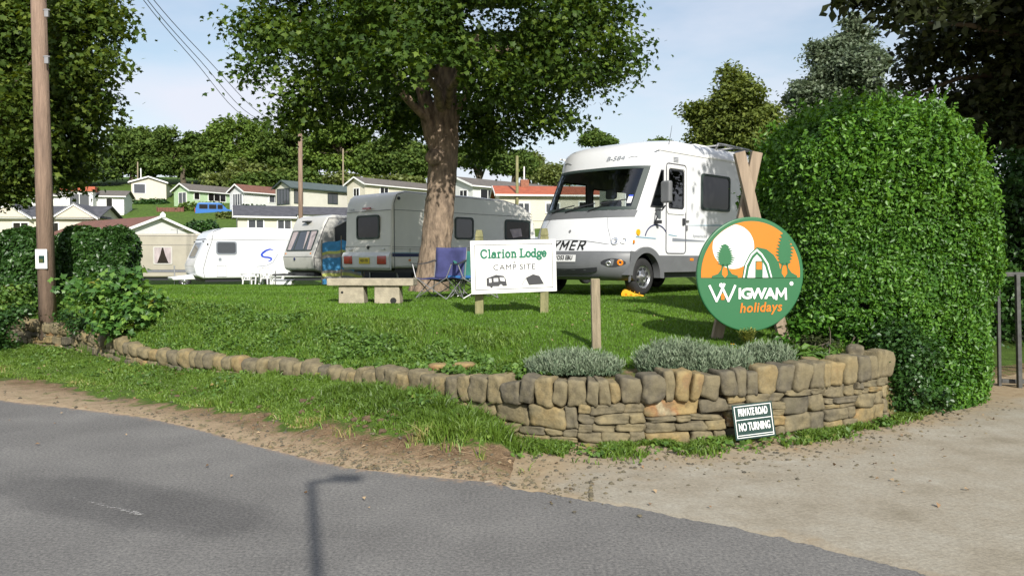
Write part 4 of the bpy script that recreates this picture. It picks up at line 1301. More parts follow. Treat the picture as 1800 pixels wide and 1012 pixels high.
# trees on the right
def right_trees():
    B = [blob(px, py, r, 33, dd, .9) for px, py, r, dd in [(1285, 128, 16, 0), (1290, 148, 24, 0), (1275, 178, 32, 0), (1310, 170, 34, -1), (1255, 215, 42, 0), (1300, 225, 48, -1), (1340, 210, 36, 0), (1235, 255, 34, 0), (1365, 245, 30, 0), (1300, 265, 60, 1), (1240, 200, 22, 0), (1350, 275, 40, 0)]]
    tree('birch_tree', 'light olive green tree behind the motorhome roof', P(1300, 470, 33) * 1, B, 40000, .105, 'leaf_birch', .18, P(1295, 150, 33), per=14, spread=.20, limbs=8, shell=.35, aspect=1.7, rough=9, cat='tree')
    B = [blob(px, py, r, 36, dd, .95) for px, py, r, dd in [(1482, 75, 22, 0), (1512, 58, 18, 0), (1500, 42, 9, 0), (1442, 84, 18, 0), (1460, 115, 38, 0), (1510, 110, 42, -1), (1540, 110, 24, 0), (1425, 165, 34, 0), (1480, 165, 52, 0), (1535, 170, 36, 0), (1410, 200, 24, 0), (1460, 205, 46, 0), (1530, 205, 40, 0), (1495, 35, 10, 0)]]
    tree('poplar_tree', 'tall grey green poplar rising behind the big hedge', P(1485, 470, 36), B, 46000, .11, 'leaf_willow', .22, P(1485, 60, 36), per=14, spread=.20, limbs=9, shell=.4, aspect=1.7, rough=9)
    d = 15.5
    B = [blob(px, py, r, d, dd, .75) for px, py, r, dd in [(1620, 120, 52, 0), (1600, 170, 36, 0), (1680, 90, 70, 0), (1760, 110, 90, 0), (1700, 190, 65, 0), (1790, 210, 80, 0), (1640, 60, 50, -.5), (1700, 10, 75, -1), (1625, 40, 30, -1.5),
            (1800, 10, 90, -1), (1850, 120, 120, 0), (1880, 260, 80, 0), (1740, 250, 45, .5), (1660, 215, 45, 1), (1900, -60, 180, 0), (1760, -80, 130, 0), (1660, -70, 90, -1), (1990, 60, 180, 1), (2080, 200, 140, 1), (2050, -150, 220, 0), (2200, 0, 200, 0)]]
    tree('copper_beech', 'very dark copper beech overhanging the hedge at the right edge', P(1960, 560, 15.5), B + [(x_, y_, z_, r_, r_, r_ * .7) for x_, y_, z_, r_ in ((6.5, 10.2, 7.3, 1.3), (7.6, 9.6, 7.0, 1.6), (8.8, 10.6, 7.4, 1.9), (7.6, 12, 8.2, 1.8), (9.5, 12.6, 7.2, 2.2), (11, 11, 7, 2.4), (9.5, 8.5, 6.6, 1.6))], 76000, .105, 'leaf_copper', .30, P(1980, 80, 15.5), per=16, spread=.22, limbs=4, shell=.45, aspect=1.5)
    # sprays of big leaves hanging into the top of the picture
    B = [blob(px, py, r, 8.0, dd, .5) for px, py, r, dd in [(1495, 4, 14, 0), (1525, 14, 16, 0), (1558, 34, 16, 0), (1590, 25, 24, 0), (1620, 10, 40, 0), (1560, -20, 60, 0), (1640, -30, 80, .3), (1500, -30, 50, 0), (1700, 10, 40, .4)]]
    t = tree('beech_branch', 'dark beech twigs with large leaves hanging in from the top right', P(1700, -60, 8.2), B, 1500, .070, 'leaf_copper', .05, None, per=9, spread=.09, limbs=0, shell=.3, aspect=1.7, trunk=False, cat='branch', crown_name='leaves')
    mb = MB(); b0 = P(1700, -60, 8.2)
    for q in ((1490, 2), (1530, 30), (1575, 48), (1600, 20), (1640, 30)):
        mb.tube(limb_path(Vector((.4, .1, .4)), P(q[0], q[1], 8.0) - b0, .1, 8, .06), [.022 - .0022 * j for j in range(9)], 6)
    mb.build('twig', 'bark_dark', t, smooth_=True)
    B = [blob(px, py, r, 20, dd, .8) for px, py, r, dd in [(1770, 200, 30, 0), (1790, 160, 26, 0), (1740, 225, 26, 0), (1800, 240, 40, 0), (1850, 190, 50, 0), (1720, 262, 20, 0)]]
    tree('holly_tree', 'glossy green tree showing through the dark beech at the right edge', P(1800, 500, 20), B, 9000, .10, 'leaf_hedge', .12, P(1790, 180, 20), per=10, spread=.2, limbs=4)
    # the shaded hedge beyond the gate
    B = []
    for i in range(70):
        px = random.uniform(1700, 1900) if i < 34 else random.uniform(1800, 2300); py = random.uniform(285, 660)
        B.append(blob(px, py, 70, 14.5, random.uniform(-.2, 1.2), .8))
    base = P(1900, 640, 15)
    t = thing('tall_hedge', 'tall hedge in deep shade beyond the metal gate', 'hedge', base)
    C, nr, T = crown_points(B, 42000, 10, .14, .7)
    vs, fs = leaves(C - np.array(base), nr, .075 * (.7 + .6 * rng.random(len(C))), 1.4)
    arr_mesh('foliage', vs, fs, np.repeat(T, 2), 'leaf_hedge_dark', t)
    a = P(1715, 310, 15.0) - base; b = P(2400, 700, 15) - base
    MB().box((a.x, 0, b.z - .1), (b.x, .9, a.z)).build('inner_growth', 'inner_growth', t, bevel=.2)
right_trees()

def big_hedge():
    base = Vector((4.30, 10.0, 0.0))
    t = thing('privet_hedge', 'huge domed privet hedge with glossy bright leaves right of the round sign', 'hedge', base)
    # plan: rounded box; height 3.45; dome top
    def surf(u, v):
        """u angle round, v 0..1 from foot to crown middle"""
        e = 3.2
        cx = np.cos(u); cy = np.sin(u)
        r = (np.abs(cx) ** e + np.abs(cy) ** e) ** (-1 / e)
        hz = 3.36
        vt = np.clip((v - .62) / .38, 0, 1)
        ang = vt * math.pi / 2
        rad = np.where(v < .62, .985 + .03 * np.sin(v * 5), np.cos(ang) ** .60 * .985)
        z = np.where(v < .62, v / .62 * (hz - 1.35), hz - 1.35 + 1.35 * np.sin(ang))
        hx, hy = 1.24, 1.60
        # foot on the left is set back behind the wall
        return np.stack([r * cx * hx * rad, r * cy * hy * rad, z], -1)
    def place_(p, wob):
        q = p.copy()
        w = fbm(p[:, 0] * 1.1 + p[:, 1] * .9 + 4, p[:, 2] * 1.1 + p[:, 1] * .7, 3) - .47
        out = norm(np.stack([p[:, 0], p[:, 1], np.maximum(p[:, 2] - 2.2, 0) * 1.3], 1))
        q = q + out * (w * .46 + wob)[:, None]
        # lean: top leans a little left over the wall, left foot cut back
        cut = smooth((.95 - q[:, 2]) / .5) * smooth((-.35 - q[:, 0]) / .6)
        q[:, 0] += cut * .42; q[:, 1] += cut * smooth((-q[:, 1]) / 1.0) * .5
        return q, out
    n = 240000
    u = rng.random(n) * 6.283; v = rng.random(n) ** .95
    keep = ~((np.sin(u) > .5) & (v < .6) & (rng.random(n) < .8))
    u, v = u[keep], v[keep]
    p = surf(u, v)
    clump = fbm(p[:, 0] * 6 + p[:, 1] * 5, p[:, 2] * 6, 3)
    wob = rng.normal(0, .030, len(u)) + .11 * (clump - .47) - .03
    q, out = place_(p, wob)
    k = (fbm(p[:, 0] * 9 + p[:, 1] * 8 + 60, p[:, 2] * 9, 2) > .12)
    q, out, cl = q[k], out[k], clump[k]
    nr = norm(out * .7 + np.array([0, 0, .35]) + rng.normal(size=q.shape) * .62)
    sz = .027 * (.6 + .8 * rng.random(len(q)))
    vs, fs = leaves(q, nr, sz, 1.75, .35)
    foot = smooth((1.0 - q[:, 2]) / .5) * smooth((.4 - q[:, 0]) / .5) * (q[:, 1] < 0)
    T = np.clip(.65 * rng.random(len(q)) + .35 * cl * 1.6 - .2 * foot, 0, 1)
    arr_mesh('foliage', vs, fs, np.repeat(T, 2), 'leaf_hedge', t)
    # upright new shoots on the crown
    n = 2200
    u = rng.random(n) * 6.283; v = .64 + .36 * rng.random(n) ** 1.2
    p = surf(u, v); q, out = place_(p, np.zeros(n))
    C = []; N = []
    for i in range(n):
        L = .05 + .22 * rng.random() ** 2.6
        d_ = norm(out[i] * .5 + np.array([rng.normal() * .25, rng.normal() * .25, 1.0]))
        for j in range(6):
            C.append(q[i] + d_ * L * (j + 1) / 6 + rng.normal(size=3) * .012); N.append(norm(d_ * .3 + rng.normal(size=3)))
    C = np.array(C); N = np.array(N)
    vs, fs = leaves(C, N, .036 * (.7 + .6 * rng.random(len(C))), 1.9, .3)
    arr_mesh('new_shoots', vs, fs, np.repeat(.45 + .55 * rng.random(len(C)), 2), 'leaf_hedge', t)
    # woody inside
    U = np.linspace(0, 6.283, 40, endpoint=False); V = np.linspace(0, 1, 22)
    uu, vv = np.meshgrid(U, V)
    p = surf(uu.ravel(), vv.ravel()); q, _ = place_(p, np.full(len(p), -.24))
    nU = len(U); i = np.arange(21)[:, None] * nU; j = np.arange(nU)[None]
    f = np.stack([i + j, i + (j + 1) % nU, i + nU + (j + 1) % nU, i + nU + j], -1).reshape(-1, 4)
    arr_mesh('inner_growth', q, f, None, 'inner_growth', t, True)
    # darker ivy creeping at the foot beside the wall end
    B = [blob(px, py, r, 8.05, dd, .9, .7) for px, py, r, dd in [(1586, 600, 40, .1), (1592, 650, 42, 0), (1578, 700, 26, 0), (1575, 655, 24, .05), (1610, 695, 30, 0), (1560, 590, 26, .2), (1625, 620, 30, .1), (1650, 700, 24, .15), (1580, 565, 24, .3)]]
    b0 = G(1600, 722)
    it = thing('ivy_clump', 'dark ivy clump over the end of the stone wall at the foot of the hedge', 'ivy', b0)
    C, nr, T = crown_points(B, 5000, 6, .05, .75)
    vs, fs = leaves(C - np.array(b0), nr, .034 * (.7 + .7 * rng.random(len(C))), 1.15)
    arr_mesh('foliage', vs, fs, np.repeat(T, 2), 'leaf_hedge_dark', it)
    mb = MB()
    for k in range(7): mb.tube(limb_path(Vector((random.uniform(-.15, .2), .1, 0)), Vector((random.uniform(-.25, .2), .12, random.uniform(.4, .85))), 0, 5, .05), .008, 5)
    mb.build('stem', 'bark_dark', it, smooth_=True)
big_hedge()

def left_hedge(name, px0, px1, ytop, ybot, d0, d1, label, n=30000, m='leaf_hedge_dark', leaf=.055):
    """clipped hedge block between two depths"""
    a = P(px0, ytop, d0); b = P(px1, ytop, d0)
    zb_ = P(px0, ybot, d0).z
    base = Vector(((a.x + b.x) / 2, d0, zb_))
    t = thing(name, label, 'hedge', base, 0, None)
    W = b.x - a.x; Hh = a.z - zb_; Dp = d1 - d0
    areas = np.array([W * Hh, Dp * Hh, Dp * Hh, W * Dp]); c = rng.choice(4, n, p=areas / areas.sum())
    r1 = rng.random(n); r2 = rng.random(n)
    x = np.where(c == 0, (r1 - .5) * W, np.where(c == 1, -W / 2, np.where(c == 2, W / 2, (r1 - .5) * W)))
    y = np.where(c == 0, 0, r2 * Dp); y = np.where(c == 3, r2 * Dp, y)
    z = np.where(c == 3, Hh, np.where(c == 0, r2, r1) * Hh)
    p = np.stack([x, y, z], 1)
    outs = np.array([[0, -1, .2], [-1, 0, .2], [1, 0, .2], [0, 0, 1.]])[c]
    # round the edges
    ctr = np.array([0, Dp / 2, Hh * .45]); hx = np.array([W / 2, Dp / 2, Hh * .55])
    q = (p - ctr) / hx; k = (np.abs(q) ** 7).sum(1) ** (1 / 7); p = ctr + q / np.maximum(k, 1)[:, None] * hx
    cl = fbm(p[:, 0] * 3 + 7 + p[:, 1] * 2, p[:, 2] * 3, 4)
    p = p + norm(outs) * ((cl - .47) * .30 + rng.normal(0, .03, n))[:, None]
    nr = norm(outs * .7 + np.array([0, 0, .35]) + rng.normal(size=p.shape) * .6)
    vs, fs = leaves(p, nr, leaf * (.65 + .7 * rng.random(n)), 1.5, .3)
    arr_mesh('foliage', vs, fs, np.repeat(np.clip(.7 * rng.random(n) + .3 * cl * 1.5, 0, 1), 2), m, t)
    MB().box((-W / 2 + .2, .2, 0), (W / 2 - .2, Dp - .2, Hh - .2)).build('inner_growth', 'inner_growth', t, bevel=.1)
    return t
left_hedge('clipped_hedge', 100, 205, 404, 545, 15.9, 16.9, 'square clipped hedge just right of the near telegraph pole', 34000)
left_hedge('clipped_hedge', -120, 66, 408, 560, 15.2, 16.2, 'overgrown dark hedge left of the near telegraph pole', 36000)

def plant(name, label, cat, B, base, n, leaf, m, per=8, spread=.06, aspect=1.5, lobed=False, shell=.5, stems=6, stem_r=.008, tint=None, part='leaves', group=None):
    base = Vector(base)
    t = thing(name, label, cat, base, 0, group)
    C, nr, T = crown_points(B, n, per, spread, shell)
    sz = leaf * (.55 + .8 * rng.random(len(C)))
    if lobed: vs, fs, k = lobed_leaves(C - np.array(base), nr, sz)
    else: vs, fs = leaves(C - np.array(base), nr, sz, aspect); k = 2
    arr_mesh(part, vs, fs, np.repeat(T, k), m, t)
    mb = MB()
    for i in range(stems):
        b = random.choice(B); q = Vector(b[:3]) - base + Vector((random.uniform(-.5, .5) * b[3], 0, b[5] * .6))
        mb.tube(limb_path(Vector((random.uniform(-.05, .05), 0, -.02)), q, 0, 5, .04), [stem_r * (1 - .14 * j) for j in range(6)], 5)
    mb.build('stem', 'bark_dark', t, smooth_=True)
    return t
# sycamore sapling shrub by the pole
d = 12.6
plant('sapling_shrub', 'leafy sycamore sapling with pale and browning leaves beside the near telegraph pole', 'shrub',
      [blob(px, py, r, d, dd, .8) for px, py, r, dd in [(195, 500, 34, 0), (230, 520, 38, -.1), (175, 525, 34, .1), (255, 540, 32, -.2), (215, 550, 44, -.2), (150, 515, 22, .1), (275, 545, 20, -.2), (225, 480, 20, .1), (130, 500, 18, .4), (190, 565, 30, -.3), (245, 565, 24, -.3)]],
      G(215, 585), 2300, .125, 'leaf_shrub', 6, .10, lobed=True, stems=10, stem_r=.012)
plant('ivy_bank', 'dark ivy trailing over the left end of the stone wall', 'ivy',
      [blob(px, py, r, 13.5, dd, .5) for px, py, r, dd in [(-5, 600, 26, .3), (5, 560, 28, .4), (40, 543, 16, .5), (115, 556, 16, .3), (150, 566, 16, .0), (190, 580, 14, -.4), (130, 575, 12, -.1), (-20, 580, 30, .2)]],
      G(60, 575), 3600, .045, 'leaf_hedge_dark', 7, .08, stems=8)
plant('bramble_patch', 'pale leafy brambles filling the gap under the hedge left of the pole', 'shrub',
      [blob(px, py, r, 14.9, dd, .6) for px, py, r, dd in [(10, 530, 30, 0), (50, 536, 20, .2), (-20, 556, 36, .2), (30, 510, 22, .2), (120, 540, 24, .2), (160, 545, 24, 0)]],
      G(30, 570), 4200, .05, 'leaf_weed', 7, .10, stems=6)

# grey woolly clumps in the bed
def grey_clump(cx, cy, wpx, hpx, label, n=1200):
    base = G(cx, cy)
    t = thing('lavender_clump', label, 'plant', base, 0, 'silver grey clumps in the bed behind the wall')
    W = wpx / FPX * base.y / 2; Hh = hpx / FPX * base.y
    V = []; Fc = []; TT = []
    ax = rng.uniform(-1, 1, n) * W; ay = rng.uniform(-1, 1, n) * W * .45 
    k = (ax / W) ** 2 + (ay / (W * .45)) ** 2 < 1; ax, ay = ax[k], ay[k]; n = len(ax)
    dome = np.sqrt(np.maximum(0, 1 - (ax / W) ** 2 - (ay / (W * .45)) ** 2))
    top = Hh * (.35 + .65 * dome) * (.75 + .4 * rng.random(n))
    lean = np.stack([ax / W * .35 + rng.normal(0, .16, n), ay / W * .35 - .05 + rng.normal(0, .16, n), np.ones(n)], 1); lean = norm(lean)
    C = []; N = []; S = []; T = []
    for j in range(9):
        f = .25 + .75 * j / 8
        c = np.stack([ax, ay, np.zeros(n)], 1) + lean * (top * f)[:, None] + rng.normal(0, .008, (n, 3))
        C.append(c); S.append(np.full(n, .011 * (1.25 - .5 * f))); T.append(np.clip(.15 + .55 * f + rng.normal(0, .18, n), 0, 1))
    C = np.concatenate(C); S = np.concatenate(S); T = np.concatenate(T)
    # narrow leaves angled up and out
    m_ = len(C); up = norm(np.stack([rng.normal(0, .55, m_), rng.normal(0, .55, m_), np.ones(m_) * .9], 1))
    side = norm(np.cross(up, rng.normal(size=(m_, 3))))
    L = .034 + .034 * rng.random(m_); w = S * .55
    b = C; tp = C + up * L[:, None]; md = C + up * (L * .5)[:, None]
    vs = np.stack([b, md + side * w[:, None], tp, md - side * w[:, None]], 1).reshape(-1, 3)
    fs = np.arange(m_)[:, None] * 4 + np.array([[0, 1, 2, 3]])
    arr_mesh('foliage', vs, fs, T, 'leaf_grey', t)
    mb = MB()
    for i in range(22):
        q = random.randrange(n); 
        mb.tube([(ax[q] * .6, ay[q] * .6, 0), (ax[q] + lean[q, 0] * top[q] * .9, ay[q] + lean[q, 1] * top[q] * .9, top[q] * .9)], .0035, 5)
    mb.build('stem', 'leaf_grey', t)
grey_clump(1010, 662, 160, 42, 'low silver grey clump left of the bare wooden post foot', 1500)
grey_clump(1190, 657, 130, 56, 'tall silver grey clump at the left foot of the round sign', 1500)
grey_clump(1258, 660, 110, 46, 'silver grey clump in the middle under the round sign', 1200)
grey_clump(1345, 650, 92, 44, 'small silver grey clump before the right leg of the round sign', 800)

def whorl_plant(px, py, hpx, label, n=9, name='spurge', m='leaf_spurge'):
    base = G(px, py); Hh = hpx / FPX * base.y
    t = thing(name, label, 'plant', base)
    C = []; D = []; mb = MB()
    for i in range(n):
        th = random.uniform(0, 6.28); lr = random.uniform(.05, .5)
        d_ = Vector((math.cos(th) * lr, math.sin(th) * lr, 1)).normalized(); L = Hh * random.uniform(.6, 1.0)
        mb.tube([(0, 0, 0), d_ * L * .5 + Vector((0, 0, .01)), d_ * L], .004, 5)
        for j in range(26):
            f = .35 + .65 * j / 25; a_ = j * 2.4
            side = Vector((math.cos(a_), math.sin(a_), .35 + .3 * f)).normalized()
            C.append(tuple(d_ * L * f)); D.append(tuple(side))
    C = np.array(C); D = np.array(D); k = len(C)
    s_ = norm(np.cross(D, np.array([0, 0, 1.0]))); L = .055; w = .007
    vs = np.stack([C, C + D * L * .5 + s_ * w, C + D * L, C + D * L * .5 - s_ * w], 1).reshape(-1, 3)
    arr_mesh('leaves', vs, np.arange(k)[:, None] * 4 + np.array([[0, 1, 2, 3]]), rng.random(k), m, t)
    mb.build('stem', m, t)
whorl_plant(1313, 612, 42, 'yellow green spiky spurge in front of the round sign bottom edge', 14)
def at_blobs(l, d): return [blob(px, py, r, d, dd, .7) for px, py, r, dd in l]
plant('fern_plant', 'bright green ferny plant between the sign leg and the hedge foot', 'plant', at_blobs([(1410, 625, 20, 0), (1440, 632, 22, 0), (1465, 628, 16, 0)], 8.0), G(1435, 648), 700, .05, 'leaf_weed', 6, .05, 2.6)
plant('dark_shrub', 'dark purplish small shrub at the hedge foot beside the sign leg', 'plant', at_blobs([(1430, 605, 22, 0), (1405, 610, 16, 0), (1455, 605, 18, 0)], 8.35), G(1430, 630), 900, .028, 'leaf_copper', 6, .05)
plant('hedge_foot_shrub', 'leafy evergreen spray spreading from the hedge over the bed', 'plant', at_blobs([(1400, 575, 24, .1), (1440, 560, 30, .2), (1480, 575, 34, .2), (1520, 590, 32, .2), (1380, 600, 14, 0), (1500, 610, 22, 0), (1545, 600, 20, .1)], 8.5), G(1470, 640), 3000, .04, 'leaf_hedge', 6, .05, 1.8)
plant('weed_clump', 'fresh green weed clump against the coping left of the bare post', 'plant', at_blobs([(905, 652, 20, 0), (925, 655, 18, 0), (960, 660, 14, -.2)], 7.4), G(915, 668), 500, .04, 'leaf_weed', 6, .05)
plant('weed_clump', 'low green weed sprouting beyond the wall end at the hedge foot', 'plant', at_blobs([(1550, 742, 10, 0), (1562, 740, 8, 0)], 7.55), G(1555, 748), 260, .025, 'leaf_weed', 6, .03)
plant('weed_tuft', 'tall green weed tuft leaning on the wall where the verge ends', 'plant', at_blobs([(812, 738, 18, 0), (840, 760, 20, -.2), (790, 745, 16, 0)], 6.8), G(815, 760), 420, .04, 'leaf_weed', 6, .06, 2.6)
def dandelion(px, py, hpx, label):
    g = G(px, py); t = thing('dandelion', label, 'flower', g, 0, 'yellow flowers')
    h = hpx / FPX * g.y
    MB().tube([(0, 0, 0), (.004, 0, h)], .0025, 6).build('stem', 'leaf_weed', t)
    mb = MB(); 
    for k in range(16):
        a_ = k * .3927; mb.add([(0.004, 0, h), (.004 + .02 * math.cos(a_ - .15), .02 * math.sin(a_ - .15), h + .008), (.004 + .023 * math.cos(a_), .023 * math.sin(a_), h + .006), (.004 + .02 * math.cos(a_ + .15), .02 * math.sin(a_ + .15), h + .008)], [(0, 1, 2, 3)])
    mb.build('flower_head', 'yellow_plastic', t)
dandelion(1083, 797, 8, 'single yellow dandelion at the foot of the wall below the bare post')
dandelion(1287, 618, 12, 'small yellow flower beside the spurge under the round sign')

# ================================================================== LETTERING
def text_mesh(s, size, m, parent, mtx, name='lettering', ext=.002, bold=0.0, shear=0.0, xs=1.0, align='CENTER', spacing=1.0, warp=None):
    cu = bpy.data.curves.new('t', 'FONT')
    cu.body = s; cu.size = size; cu.align_x = align; cu.align_y = 'CENTER'; cu.extrude = ext; cu.offset = bold; cu.shear = shear
    cu.space_character = spacing; cu.resolution_u = 3
    ob = bpy.data.objects.new('t', cu); COL.objects.link(ob)
    dg = bpy.context.evaluated_depsgraph_get()
    me = bpy.data.meshes.new_from_object(ob.evaluated_get(dg))
    bpy.data.objects.remove(ob); bpy.data.curves.remove(cu)
    me.name = name
    me.materials.clear()
    n = len(me.vertices); co = np.empty(n * 3, np.float32); me.vertices.foreach_get('co', co); co = co.reshape(-1, 3)
    co[:, 0] *= xs
    if warp: co = warp(co)
    me.vertices.foreach_set('co', co.astype(np.float32).ravel())
    if mtx is not None: me.transform(mtx)
    me.update()
    return link(name, me, parent, m)

def frame_mtx(o, u, v):
    u = Vector(u).normalized(); v = Vector(v).normalized(); w = u.cross(v)
    mt = Matrix((u, v, w)).transposed().to_4x4(); mt.translation = Vector(o)
    return mt

def strokes(lines, width, o, u, v, w, name, m, parent, closed=False):
    """pen strokes in the plane (u,v) at o, thickness w"""
    mb = MB(); o = Vector(o); u = Vector(u); v = Vector(v); w = Vector(w)
    lift = 0
    for ln in lines:
        wd = width
        if isinstance(ln, tuple): ln, wd = ln
        for i in range(len(ln) - 1):
            a = Vector(ln[i]); b = Vector(ln[i + 1]); d = (b - a)
            if d.length < 1e-6: continue
            d.normalize(); nn = Vector((-d.y, d.x)) * wd / 2; e = d * wd * .35
            q = [a - e + nn, a - e - nn, b + e - nn, b + e + nn]
            lift += 1
            mb.prism([(p.x, p.y) for p in q], o + w * (.02 * (lift % 7)), u, v, w)
    return mb.build(name, m, parent)

def arc_pts(cx, cy, rx, ry, a0, a1, n=12):
    return [(cx + rx * math.cos(R(a0 + (a1 - a0) * i / n)), cy + ry * math.sin(R(a0 + (a1 - a0) * i / n))) for i in range(n + 1)]

# ------------------------------------------------------------------ windows
def rrect(x0, x1, z0, z1, r=.05, n=4):
    out = []
    for cx, cz, a in ((x1 - r, z1 - r, 0), (x0 + r, z1 - r, 90), (x0 + r, z0 + r, 180), (x1 - r, z0 + r, 270)):
        for i in range(n + 1):
            t = R(a + 90 * i / n); out.append((cx + r * math.cos(t), cz + r * math.sin(t)))
    return out
def ring(outer, inner, o, u, v, w, name, m, parent):
    mb = MB(); o = Vector(o); u = Vector(u); v = Vector(v); w = Vector(w); n = len(outer)
    P2 = lambda p, k: o + u * p[0] + v * p[1] + w * k
    mb.v = [tuple(P2(p, 0)) for p in outer] + [tuple(P2(p, 0)) for p in inner] + [tuple(P2(p, 1)) for p in outer] + [tuple(P2(p, 1)) for p in inner]
    for i in range(n):
        j = (i + 1) % n
        mb.f += [(2 * n + i, 2 * n + j, 3 * n + j, 3 * n + i), (i, j, 2 * n + j, 2 * n + i), (n + i, 3 * n + i, 3 * n + j, n + j), (i, n + i, n + j, j)]
    return mb.build(name, m, parent)
def shrink(poly, k):
    c = [sum(p[i] for p in poly) / len(poly) for i in (0, 1)]
    xs = [p[0] for p in poly]; zs = [p[1] for p in poly]
    sx = 1 - 2 * k / (max(xs) - min(xs)); sz = 1 - 2 * k / (max(zs) - min(zs))
    return [(c[0] + (p[0] - c[0]) * sx, c[1] + (p[1] - c[1]) * sz) for p in poly]
def window(parent, o, u, v, nrm, poly, fm, gm, fw=.035, proud=.02, name='window', bars=(), barw=.03, curtain=None):
    """framed window in plane (u,v) with outward normal nrm"""
    nrm = Vector(nrm)
    fr = ring(poly, shrink(poly, fw), Vector(o) - nrm * .005, u, v, nrm * proud, name, fm, parent)
    MB().flat(shrink(poly, fw * .8), Vector(o) + nrm * proud * .45, u, v).build('pane', gm, fr)
    if bars:
        for (a, b, c, d) in bars: MB().prism([(a, b), (c, b), (c, d), (a, d)], Vector(o) + nrm * proud * .5, u, v, nrm * proud * .42).build('glazing_bar', fm, fr)
    if curtain:
        for poly2 in curtain: MB().prism(poly2, Vector(o) + nrm * (proud * .45 + .002), u, v, nrm * .003).build('curtain', 'curtain', fr)
    return fr

def panel_with_holes(outer, holes, o, u, v, name, m, parent):
    bm = bmesh.new(); o = Vector(o); u = Vector(u); v = Vector(v)
    eds = []
    for lp in [outer] + holes:
        vs = [bm.verts.new(o + u * a + v * b) for a, b in lp]
        for i in range(len(vs)): eds.append(bm.edges.new((vs[i], vs[(i + 1) % len(vs)])))
    bmesh.ops.triangle_fill(bm, use_beauty=True, use_dissolve=False, edges=eds)
    me = bpy.data.meshes.new(name); bm.to_mesh(me); bm.free()
    return link(name, me, parent, m)

def wheel(parent, x, y, z, r, w, side=-1, alloy='white_hub', name='wheel'):
    """wheel with axis along y; side=-1 faces -y"""
    t = MB()
    prof = [(r * .62, -w / 2 + .01), (r * .78, -w / 2), (r * .93, -w / 2 + .008), (r, -w / 2 + .035), (r, w / 2 - .035), (r * .93, w / 2 - .008), (r * .62, w / 2)]
    n = 36; vs = []; fs = []
    for k in range(n):
        a = 2 * math.pi * k / n
        for (rr, yy) in prof: vs.append((rr * math.cos(a), yy, rr * math.sin(a)))
    K = len(prof)
    for k in range(n):
        for j in range(K - 1): fs.append((k * K + j, k * K + j + 1, ((k + 1) % n) * K + j + 1, ((k + 1) % n) * K + j))
    mb = MB().add(vs, fs); wh = bpy.data.objects.new(name, None); COL.objects.link(wh); wh.parent = parent; wh.location = (x, y, z)
    mb.build('tyre', 'rubber', wh, smooth_=True)
    # rim disc: dished, with holes shown as dark ovals set into it
    f = side
    mb = MB(); pr = [(r * .64, -w / 2 + .005), (r * .60, -w / 2 + .03), (r * .50, -w / 2 + .045), (r * .36, -w / 2 + .02), (r * .2, -w / 2 + .015), (r * .16, -w / 2 - .01), (0.001, -w / 2 - .015)]
    vs = []; fs = []
    for k in range(n):
        a = 2 * math.pi * k / n
        for (rr, yy) in pr: vs.append((rr * math.cos(a), yy if f < 0 else -yy, rr * math.sin(a)))
    K = len(pr)
    for k in range(n):
        for j in range(K - 1): fs.append((k * K + j, k * K + j + 1, ((k + 1) % n) * K + j + 1, ((k + 1) % n) * K + j))
    mb.add(vs, fs); nrim = len(mb.f)
    for k in range(8):
        a = 2 * math.pi * (k + .5) / 8; c = (r * .43 * math.cos(a), (-w / 2 + .018) if f < 0 else (w / 2 - .018), r * .43 * math.sin(a))
        mb.add([(c[0] + .030 * math.cos(b) * math.cos(a) - .04 * math.sin(b) * math.sin(a), c[1], c[2] + .030 * math.cos(b) * math.sin(a) + .04 * math.sin(b) * math.cos(a)) for b in [2 * math.pi * i / 10 for i in range(10)]], [tuple(range(10))])
    rim = mb.build('rim', ('chrome', 'dark_plastic'), wh, smooth_=True)
    for p_ in rim.data.polygons[nrim:]: p_.material_index = 1
    return wh

